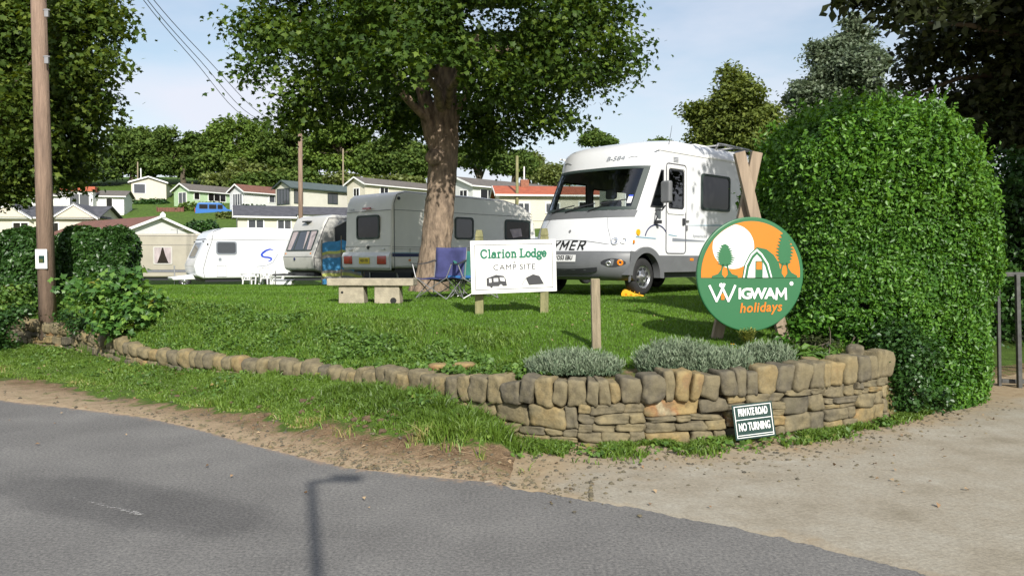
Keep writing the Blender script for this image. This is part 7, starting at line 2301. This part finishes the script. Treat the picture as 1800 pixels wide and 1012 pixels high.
garden_table()
def crate(px, py, d, label):
    g = P(px, py, d); t = thing('storage_tub', label, 'tub', g)
    MB().prism([(-.28, 0), (.28, 0), (.33, .30), (-.33, .30)], (0, -.2, 0), (1, 0, 0), (0, 0, 1), (0, .4, 0)).build('body', 'white_plastic', t, bevel=.02)
    MB().box((-.36, -.23, .29), (.36, .23, .33)).build('rim', 'grey_line', t, bevel=.01)
crate(500, 507, 29.5, 'white plastic tub under the front of the silver caravan')
def chock():
    g = G(1112, 521)
    t = thing('levelling_ramp', 'yellow plastic wheel levelling ramp on the grass at the front wheel', 'wheel ramp', (g.x, g.y, g.z), R(-12))
    s = g.y / FPX
    mb = MB().prism([(0, 0), (.40, 0), (.40, .02), (.24, .06), (.10, .12), (.04, .13), (.0, .06)], (-.20, -.09, 0), (1, 0, 0), (0, 0, 1), (0, .18, 0)).build('ramp', 'yellow_plastic', t, bevel=.008)
    for i in range(3): MB().box((-.13 + .09 * i, -.093, .02), (-.09 + .09 * i, -.088, .06 - .012 * i)).build('recess', 'orange_lens', t)
    for i in range(4): MB().bar((-.12 + .08 * i, -.088, .121 - .018 * i), (-.12 + .08 * i, .088, .121 - .018 * i), .012, .014).build('grip', 'yellow_plastic', t)
chock()

# ================================================================== SIGNS AND POSTS
def lawn_sign():
    a = P(829, 517, 10.8); b = P(979, 512, 11.15)
    u = (b - a); u.z = 0; wd = u.length; u.normalize(); n = Vector((u.y, -u.x, 0))      # towards camera
    base = Vector(((a.x + b.x) / 2, (a.y + b.y) / 2, 0)); base.z = H(base.x, base.y)
    t = thing('camp_site_sign', 'white wooden camp site sign with a caravan and a tent on two posts', 'sign', base)
    c = (a + b) / 2 - base; roll = R(1.5)
    uu = (u * math.cos(roll) + Vector((0, 0, 1)) * math.sin(roll)); vv = (Vector((0, 0, 1)) * math.cos(roll) - u * math.sin(roll))
    Hh = .725; W2 = wd / 2
    o = c + vv * (Hh / 2)
    MB().prism([(-W2, -Hh / 2), (W2, -Hh / 2), (W2, Hh / 2), (-W2, Hh / 2)], o, uu, vv, -n * .025).build('board', 'board_white', t, bevel=.004)
    k = .055; bw = .007
    R4 = [(W2 - k, Hh / 2 - k), (-W2 + k, Hh / 2 - k), (-W2 + k, -Hh / 2 + k), (W2 - k, -Hh / 2 + k)]
    ring(R4, shrink(R4, bw), o + n * .0015, uu, vv, n * .002, 'border_line', 'text_grey', t)
    face = o + n * .003
    # slab-serif heading: heavy strokes with feet
    # unit cell: x-height 1, ascender 1.5; pen .26
    G_ = {
     'C': ([arc_pts(.75, .75, .62, .70, 40, 320, 16)], [(1.22, .98, 1.22, 1.42)], 1.5),
     'L': ([[(.35, 0), (.35, 1.5)], [(.05, .06), (1.15, .06)]], [(.0, 1.44, .75, 1.44), (1.12, 0, 1.12, .45)], 1.32),
     'l': ([[(.35, 0), (.35, 1.5)]], [(.02, .05, .70, .05), (.05, 1.45, .35, 1.45)], .78),
     'a': ([arc_pts(.42, .32, .32, .28, 0, 360, 14), [(.80, 0.1), (.80, .65)], arc_pts(.48, .66, .32, .30, 0, 150, 8)], [(.80, .05, 1.0, .05)], 1.1),
     'r': ([[(.35, 0), (.35, 1.0)], arc_pts(.62, .62, .30, .33, 60, 170, 6)], [(.02, .05, .72, .05), (.05, .95, .35, .95)], .98),
     'i': ([[(.35, 0), (.35, 1.0)], [(.30, 1.36), (.42, 1.36)]], [(.02, .05, .70, .05), (.05, .95, .35, .95)], .78),
     'o': ([arc_pts(.52, .5, .40, .45, 0, 360, 18)], [], 1.12),
     'n': ([[(.35, 0), (.35, 1.0)], arc_pts(.66, .58, .31, .36, 0, 170, 8), [(.97, .0), (.97, .60)]], [(.02, .05, .62, .05), (.05, .95, .35, .95), (.75, .05, 1.22, .05)], 1.32),
     'd': ([arc_pts(.48, .47, .37, .42, 0, 360, 16), [(.88, 0), (.88, 1.5)]], [(.60, 1.45, .88, 1.45), (.88, .05, 1.14, .05)], 1.22),
     'g': ([arc_pts(.48, .60, .33, .34, 0, 360, 14), arc_pts(.48, -.18, .42, .24, 0, 360, 14), [(.2, .22), (.55, .10)], [(.78, .88), (1.0, .92)]], [], 1.08),
     'e': ([arc_pts(.50, .5, .38, .45, 10, 325, 16), [(.14, .52), (.88, .52)]], [], 1.08),
     ' ': ([], [], .55)}
    word = 'Clarion Lodge'; tot = sum(G_[ch][2] for ch in word); sc_ = .955 / tot
    x = -.955 / 2
    for ch in word:
        st, sf, adv = G_[ch]
        if st:
            lines = [([(x + px * sc_, .125 + py * sc_ * 1.12) for px, py in ln], .35 * sc_) for ln in st] + [([(x + a_ * sc_, .125 + b_ * sc_ * 1.12), (x + c_ * sc_, .125 + d_ * sc_ * 1.12)], .18 * sc_) for a_, b_, c_, d_ in sf]
            strokes(lines, .01, face, uu, vv, n * .003, 'heading_letter', 'text_green', t)
        x += adv * sc_
    text_mesh('CAMP SITE', .106, 'text_grey', t, frame_mtx(face + vv * -.01, uu, vv), 'lettering', .0015, 0, 0, 1.14, spacing=1.08)
    text_mesh('&', .04, 'text_grey', t, frame_mtx(face + vv * .058, uu, vv), 'lettering', .001)
    # caravan silhouette with windows
    cv = [(-.40, -.28), (-.40, -.145), (-.37, -.135), (-.27, -.105), (-.255, -.115), (-.145, -.125), (-.125, -.20), (-.115, -.265), (-.17, -.265), (-.185, -.235), (-.215, -.235), (-.225, -.262), (-.33, -.262), (-.335, -.29), (-.365, -.29), (-.37, -.265)]
    cv = [(-.40, -.255), (-.40, -.150), (-.34, -.130), (-.265, -.105), (-.155, -.125), (-.125, -.175), (-.112, -.262), (-.175, -.262), (-.185, -.238), (-.212, -.238), (-.222, -.262), (-.315, -.262), (-.320, -.282), (-.345, -.282), (-.352, -.262)]
    hl_ = [[(-.365, -.21), (-.33, -.21), (-.33, -.155), (-.365, -.155)], [(-.30, -.20), (-.235, -.20), (-.235, -.15), (-.30, -.15)], [(-.205, -.19), (-.135, -.20), (-.15, -.145), (-.215, -.14)]]
    sil_ = panel_with_holes(cv, hl_, face + n * .001, uu, vv, 'caravan_silhouette', 'text_grey', t)
    panel_with_holes([(.13, -.262), (.175, -.155), (.265, -.115), (.36, -.14), (.425, -.255), (.205, -.262), (.165, -.175)], [], face + n * .001, uu, vv, 'tent_silhouette', 'text_grey', t)
    strokes([[(.10, -.262), (.170, -.15)]], .006, face, uu, vv, n * .002, 'tent_line', 'text_grey', t)
    # posts
    for px_, py_, top in ((845, 557, 404), (960, 543, 401)):
        q = P(px_, 480, c.y + base.y + (.0 if px_ < 900 else .12)); g = P(px_, py_, q.y)
        w_ = .115
        z0 = H(q.x, q.y) - base.z - .12; z1 = P(px_, top, q.y).z - base.z
        q = q - base - n * .08
        mb = MB().box((q.x - w_ / 2, q.y - w_ / 2, z0), (q.x + w_ / 2, q.y + w_ / 2, z1 - .11))
        mb.add([(q.x - w_ / 2, q.y - w_ / 2, z1 - .10), (q.x + w_ / 2, q.y - w_ / 2, z1 - .10), (q.x + w_ / 2, q.y + w_ / 2, z1 - .10), (q.x - w_ / 2, q.y + w_ / 2, z1 - .10),
                (q.x - w_ * .36, q.y - w_ * .36, z1), (q.x + w_ * .36, q.y - w_ * .36, z1), (q.x + w_ * .36, q.y + w_ * .36, z1), (q.x - w_ * .36, q.y + w_ * .36, z1)],
               [(0, 1, 5, 4), (1, 2, 6, 5), (2, 3, 7, 6), (3, 0, 4, 7), (4, 5, 6, 7), (3, 2, 1, 0)])
        mb.box((q.x - w_ * .42, q.y - w_ * .42, z1 - .115), (q.x + w_ * .42, q.y + w_ * .42, z1 - .095))
        mb.build('post', 'mossy_wood', t, bevel=.005)
lawn_sign()

def bare_post():
    g = G(1049, 612)
    t = thing('wooden_post', 'bare weathered square post standing alone at the lawn edge', 'post', g)
    top = P(1046, 490, g.y) - g; w = 15.5 / FPX * g.y
    MB().bar((0, 0, -.15), top, w).build('timber', 'old_wood', t, bevel=.006)
    MB().bar(top - Vector((0, 0, .012)), top + Vector((0, 0, .004)), w * .9).build('end_grain', 'mossy_wood', t, bevel=.004)
bare_post()

def wigwam_sign():
    d = 8.45
    base = P(1320, 612, 8.4); base.z = H(base.x, base.y)
    t = thing('holiday_park_sign', 'round green and orange holiday sign carried on two crossed timbers', 'sign', base)
    # plane of the disc: turned so that its right side is farther away
    ya = R(10)
    u = Vector((math.cos(ya), math.sin(ya), 0)); tilt = R(2)
    n = Vector((math.sin(ya), -math.cos(ya), 0)); v = Vector((0, 0, 1))
    c = P(1320, 482, 8.35) - base; rad = 100.5 / FPX * 8.35
    ro = .0
    # disc with rounded rim
    mb = MB(); prof = [(0.001, .0), (rad - .012, .0), (rad - .003, -.004), (rad, -.012), (rad, -.03), (rad - .004, -.036), (.001, -.036)]
    nn = 96
    for k in range(nn):
        a = 2 * math.pi * k / nn
        for r_, w in prof: mb.v.append(tuple(c + u * r_ * math.cos(a) + v * r_ * math.sin(a) + n * w))
    K = len(prof)
    for k in range(nn):
        for j in range(K - 1): mb.f.append((k * K + j, k * K + j + 1, ((k + 1) % nn) * K + j + 1, ((k + 1) % nn) * K + j))
    dk = mb.build('disc', 'sign_green', t)
    L = lambda k: c + n * (.002 + .0016 * k)
    def panel(poly, lay, m, nm, holes=[]):
        return panel_with_holes([(a * rad, b * rad) for a, b in poly], [[(a * rad, b * rad) for a, b in h] for h in holes], L(lay), u, v, nm, m, t)
    # orange sky: the disc above the ground line, inside a green rim
    ri = .925; yb = -.055
    a0 = math.degrees(math.asin(yb / ri))
    panel(arc_pts(0, 0, ri, ri, a0, 180 - a0, 60), 1, 'sign_orange', 'orange_sky')
    # white moon, cut by the rim on the left
    mc = (-.335, .48); mr = .385
    moon = []
    for k in range(72):
        a = 2 * math.pi * k / 72; x = mc[0] + mr * math.cos(a); y = mc[1] + mr * math.sin(a)
        h = math.hypot(x, y)
        if h > ri - .005: x *= (ri - .005) / h; y *= (ri - .005) / h
        moon.append((x, y))
    panel(moon, 2, 'sign_white', 'moon')
    # conifers
    def conifer(cx, top, bot, hw, seed):
        rs = random.Random(seed); st = 9; Lf = []; Rt = []
        for i in range(st):
            f = i / st; y = top + (bot - top) * (i + .35) / st; y2 = top + (bot - top) * (i + .95) / st
            w = hw * (.22 + .80 * math.sin(math.pi * min(1, .12 + f * .72)))
            Rt += [(cx + w * (1.0 + rs.uniform(-.1, .15)), y - .01), (cx + w * .60, y2)]; Lf += [(cx - w * (1.0 + rs.uniform(-.1, .15)), y + .01), (cx - w * .60, y2)]
        return [(cx, top + .03)] + Rt + [(cx + .04, bot - .02), (cx - .04, bot - .02)] + Lf[::-1]
    for cx, top, hw, sd in ((-.49, .50, .17, 3), (.63, .70, .17, 8)):
        bt = .16 if cx < 0 else .18
        pl = conifer(cx, top, bt, hw, sd)
        panel(pl, 4, 'sign_green', 'conifer')
        # trunk that flares like two roots to the ground line
        for sg in (-1, 1):
            panel([(cx + sg * .015, bt + .02), (cx + sg * .055, bt + .02), (cx + sg * .07, bt - .07), (cx + sg * .13, bt - .15), (cx + sg * .24, yb + .03), (cx + sg * .24, yb - .005), (cx + sg * .0, yb - .005), (cx + sg * .055, bt - .16), (cx + sg * .05, bt - .09)], 4, 'sign_green', 'root')
    # the lodge: pointed arch, white front, green roof behind
    gx = .12
    roof = [(gx - .29, yb - .003), (gx - .25, .17), (gx - .15, .36), (gx - .02, .475), (gx + .16, .44), (gx + .30, .34), (gx + .40, .20), (gx + .46, yb - .003)]
    panel([(a_, b_) for a_, b_ in roof], 3, 'sign_green', 'lodge_roof')
    outl = [(gx - .27, yb - .003), (gx - .23, .17), (gx - .13, .35), (gx - .02, .445), (gx + .08, .36), (gx + .20, .19), (gx + .275, yb - .003)]
    panel(outl, 4, 'sign_white', 'lodge_edge')
    o2 = [(gx - .245, yb - .003), (gx - .205, .16), (gx - .11, .325), (gx - .02, .405), (gx + .065, .33), (gx + .175, .17), (gx + .25, yb - .003)]
    panel(o2, 5, 'sign_green', 'lodge_arch')
    o3 = [(gx - .195, yb - .003), (gx - .165, .12), (gx - .09, .275), (gx - .02, .345), (gx + .045, .28), (gx + .135, .14), (gx + .20, yb - .003)]
    panel(o3, 6, 'sign_white', 'lodge_front')
    panel([(gx - .05, yb - .003), (gx + .09, yb - .003), (gx + .09, .235), (gx - .05, .235)], 7, 'sign_green', 'lodge_door')
    panel([(gx - .03, .085), (gx + .07, .085), (gx + .07, .215), (gx - .03, .215)], 8, 'sign_orange', 'door_window')
    # WIGWAM: drawn W then small capitals
    S = lambda pts: [(a * rad, b * rad) for a, b in pts]
    # a teepee-like double V
    w1 = .042 * rad
    strokes([(S([(-.77, -.20), (-.70, -.34), (-.64, -.46), (-.575, -.33), (-.50, -.17)]), w1), (S([(-.57, -.17), (-.50, -.30), (-.42, -.46), (-.355, -.33), (-.30, -.20)]), w1), (S([(-.575, -.20), (-.545, -.17)]), w1)], w1, L(2), u, v, n * .002, 'logo_letter', 'sign_white', t)
    panel([(-.555, -.44), (-.495, -.44), (-.495, -.33), (-.555, -.33)], 3, 'sign_orange', 'logo_window')
    x = -.245
    widths = {'I': .072, 'G': .175, 'W': .262, 'A': .195, 'M': .225}
    for ch in 'IGWAM':
        w_ = widths[ch]
        if ch == 'M':
            x0_ = x + .018; x1_ = x + w_ - .022; yb_ = -.437; yt_ = -.255
            strokes([(S([(x0_, yb_), (x0_ + .012, yt_), ((x0_ + x1_) / 2, yb_ + .055), (x1_ - .012, yt_), (x1_, yb_)]), .040 * rad)], .01, L(2), u, v, n * .002, 'logo_letter', 'sign_white', t)
            x += w_; continue
        text_mesh(ch, .255 * rad, 'sign_white', t, frame_mtx(L(2) + u * (x + w_ / 2) * rad + v * (-.345 * rad), u, v), 'logo_letter', .001, .006, 0, 1.12 if ch != 'I' else 1.0)
        x += w_
    mb = MB(); mb.flat(S(arc_pts(.765, -.165, .036, .036, 0, 345, 16)), L(2), u, v).build('registered_mark', 'sign_white', t)
    # 'holidays' written by hand
    hs = .30
    txt = text_mesh('holidays', .235 * rad, 'sign_orange', t, frame_mtx(L(2) + u * (.185 * rad) + v * (-.585 * rad), (u + v * .03).normalized(), (v - u * .03).normalized()), 'script_lettering', .001, .0025, .18, .96, spacing=1.08)
    # crossed timbers behind the disc
    def T(px, py, dd): return P(px, py, dd) - base
    off = 8.62
    g1 = T(1384, 615, off); g2 = T(1257, 604, off + .16)
    MB().bar(T(1384, 622, off), T(1299, 268, off), .115, .085, up=Vector((0, 1, 0))).build('leg', 'new_wood', t, bevel=.006)
    MB().bar(T(1254, 622, off + .10), T(1330, 268, off + .10), .115, .085, up=Vector((0, 1, 0))).build('leg', 'new_wood', t, bevel=.006)
    MB().tube([T(1320, 388, off + .15), T(1320, 388, off - .07)], .012, 8).build('bolt', 'steel', t)
wigwam_sign()

def road_sign():
    a = P(1294, 774, 6.80); b = P(1364, 765, 6.86); tl = P(1291, 712, 6.84)
    g = P(1329, 778, 6.85); base = Vector((g.x, g.y, 0.004))
    t = thing('private_road_sign', 'small dark green metal notice leaning against the foot of the stone wall', 'sign', base)
    u = (b - a).normalized(); w = (b - a).length; v = (tl - a); h = v.length; v = (v - u * v.dot(u)).normalized(); n = u.cross(v)
    o = (a + b) / 2 - base + v * h / 2
    if n.y > 0: n = -n
    MB().prism([(-w / 2, -h / 2), (w / 2, -h / 2), (w / 2, h / 2), (-w / 2, h / 2)], o, u, v, -n * .008).build('plate', 'dark_green_paint', t)
    f = o + n * .0015
    R4 = [(w / 2 - .014, h / 2 - .014), (-w / 2 + .014, h / 2 - .014), (-w / 2 + .014, -h / 2 + .014), (w / 2 - .014, -h / 2 + .014)]
    ring(R4, shrink(R4, .006), f, u, v, n * .0015, 'border_line', 'sign_white', t)
    for z_ in (.018, -.115): MB().prism([(-w / 2 + .02, z_ - .003), (w / 2 - .02, z_ - .003), (w / 2 - .02, z_ + .003), (-w / 2 + .02, z_ + .003)], f, u, v, n * .001).build('rule_line', 'sign_white', t)
    text_mesh('PRIVATE ROAD', .088, 'sign_white', t, frame_mtx(f + v * .078, u, v), 'lettering', .0008, .0028, 0, .45, spacing=1.0)
    text_mesh('NO TURNING', .092, 'sign_white', t, frame_mtx(f + v * -.048, u, v), 'lettering', .0008, .0028, 0, .50)
road_sign()

def telegraph_pole():
    d = 14.6
    g = P(84, 556, d)
    base = Vector((g.x, g.y, H(g.x, g.y)))
    t = thing('telegraph_pole', 'thick brown telegraph pole with a notice, standing near behind the left wall end', 'pole', base)
    top = P(66, -60, d) - base
    top2 = top * 1.25
    MB().tube([(0, 0, -.3), top * .5, top2], [.148, .138, .118], 24).build('shaft', 'pole_wood', t, smooth_=True)
    bp = P(73, 455, d - .16) - base
    nb = MB().box((bp.x - .105, bp.y - .012, bp.z - .175), (bp.x + .105, bp.y, bp.z + .175)).build('notice', 'board_white', t)
    MB().box((bp.x - .045, bp.y - .015, bp.z - .075), (bp.x + .06, bp.y - .0125, bp.z + .06)).build('notice_picture', 'dark_green_paint', nb)
    MB().box((bp.x - .03, bp.y - .018, bp.z - .06), (bp.x + .035, bp.y - .0152, bp.z + .0)).build('notice_picture', 'leaf_olive', nb)
    for py in (18, 100):
        q = P(80, py, d - .15) - base
        MB().box((q.x - .02, q.y - .01, q.z - .12), (q.x + .05, q.y + .03, q.z + .02)).build('bracket', 'steel', t)
        MB().tube([(q.x - .04, q.y, q.z), (q.x + .08, q.y, q.z)], .014, 8).build('bolt', 'steel', t)
    for k in range(3):
        q = P(82 - k, 470 - k * 4, d - .14) - base
    return t
telegraph_pole()

def thin_pole(px, py0, py1, d, r, label, m='pole_wood', group=None, name='telegraph_pole', arms=False, lean=0):
    a = P(px + lean, py0, d); b = P(px, py1, d); a.z = min(a.z, H(a.x, a.y))
    t = thing(name, label, 'pole', a, 0, group)
    MB().tube([(0, 0, -.2), b - a], [r, r * .8], 12).build('shaft', m, t, smooth_=True)
    if arms:
        for k in range(4):
            q = (b - a); z = q.z - .35 - k * .45
            MB().tube([(q.x - .18 + .36 * (k % 2), 0, z), (q.x, 0, z)], .018, 6).build('step_bolt', 'steel', t)
        MB().tube([(b - a) + Vector((-.14, -.1, -.12)), (b - a) + Vector((.14, -.1, -.12))], .05, 8).build('insulator', 'steel', t)
    else:
        MB().tube([(b - a), (b - a) + Vector((0, 0, .05))], [r * .9, r * .3], 10).build('cap', m, t)
thin_pole(527.5, 405, 222, 47, .15, 'brown telegraph pole standing behind the silver caravan', arms=True, lean=1)
thin_pole(242, 330, 285, 108, .10, 'thin pale pole rising behind the cream chalet roof', 'old_wood', 'thin pale poles', 'lamp_post')
thin_pole(603, 350, 262, 92, .10, 'thin pale pole behind the cream home in the centre of the slope', 'old_wood', 'thin pale poles', 'lamp_post')
thin_pole(909, 385, 275, 52, .11, 'mossy grey post in front of the red roofed home', 'mossy_wood', None, 'wooden_post')
thin_pole(1288, 300, 262, 34, .04, 'slim metal mast just behind the motorhome roof', 'steel', None, 'mast')

def cables():
    for i, (x0, y0, x1, y1, lb) in enumerate(((252, 0, 430, 205, 'lowest of three overhead wires crossing the sky at the left'), (259, 0, 442, 203, 'middle one of three overhead wires crossing the sky'), (270, 0, 458, 200, 'highest of three overhead wires crossing the sky at the left'))):
        a = P(x0 - (x1 - x0) * .55, y0 - (y1 - y0) * .75, 20); b = P(527 + i * 3 - 3, 226, 47)
        m0 = P(x0, y0, 27); m1 = P((x0 + x1) / 2 + 2, (y0 + y1) / 2 + 6, 33); m2 = P(x1, y1, 42)
        t = thing('overhead_wire', lb, 'wire', a, 0, 'overhead wires')
        pts = [Vector((0, 0, 0)), m0 - a, m1 - a, m2 - a, b - a]
        # smooth through the points
        out = []
        for k in range(len(pts) - 1):
            p0 = pts[max(k - 1, 0)]; p1 = pts[k]; p2 = pts[k + 1]; p3 = pts[min(k + 2, len(pts) - 1)]
            for j in range(6):
                s_ = j / 6
                out.append(.5 * ((2 * p1) + (p2 - p0) * s_ + (2 * p0 - 5 * p1 + 4 * p2 - p3) * s_ * s_ + (3 * p1 - p0 - 3 * p2 + p3) * s_ ** 3))
        out.append(pts[-1])
        MB().tube(out, .014, 6).build('wire', 'cable', t, smooth_=True)
cables()

def gate():
    a = P(1757, 690, 9.9); b = P(1792, 700, 9.75)
    base = Vector((a.x, a.y, .02))
    t = thing('metal_gate', 'plain grey tubular metal gate frame at the right edge beside the hedge', 'gate', base)
    top = P(1757, 482, 9.9) - base
    MB().bar((0, 0, -.05), (top.x - .02, 0, top.z), .038).build('post', 'gate_metal', t, bevel=.006)
    p2 = P(1788, 482, 9.75) - base
    MB().bar((b.x - base.x, b.y - base.y, -.05), (p2.x, p2.y, top.z), .05).build('post', 'gate_metal', t, bevel=.006)
    MB().bar((top.x - .05, 0, top.z), (2.6, -.75, top.z), .055).build('top_rail', 'gate_metal', t, bevel=.006)
    MB().bar((.02, 0, .06), (2.6, -.75, .06), .05).build('bottom_rail', 'gate_metal', t, bevel=.006)
    MB().bar((2.58, -.75, -.05), (2.58, -.75, top.z), .065).build('post', 'gate_metal', t, bevel=.006)
    for x in (.85, 1.4, 1.95): MB().bar((x, -.29 * x, .06), (x, -.29 * x, top.z), .022).build('bar', 'gate_metal', t)
gate()

def shadow_lamp():
    """street lamp behind the viewer: its shadow falls on the road"""
    Hh = 5.2; tip = Vector((-1.44, 5.66, 0)); k = Hh / math.tan(SUN_EL)
    g = tip - Vector((SHX, SHY, 0)).normalized() * k
    t = thing('street_lamp', 'slim street lamp post behind the viewer casting the shadow on the road', 'street lamp', (g.x, g.y, 0))
    MB().tube([(0, 0, 0), (0, 0, 1.2), (0, 0, 1.25), (0, 0, Hh)], [.055, .055, .038, .034], 14).build('column', 'steel', t, smooth_=True)
    MB().tube([(0, 0, Hh), (.10, .02, Hh + .01), (.22, .04, Hh + .02)], .03, 10).build('arm', 'steel', t, smooth_=True)
    MB().box((.12, .0, Hh - .02), (.36, .12, Hh + .07)).build('lantern', 'grey_plastic', t, bevel=.03)
shadow_lamp()
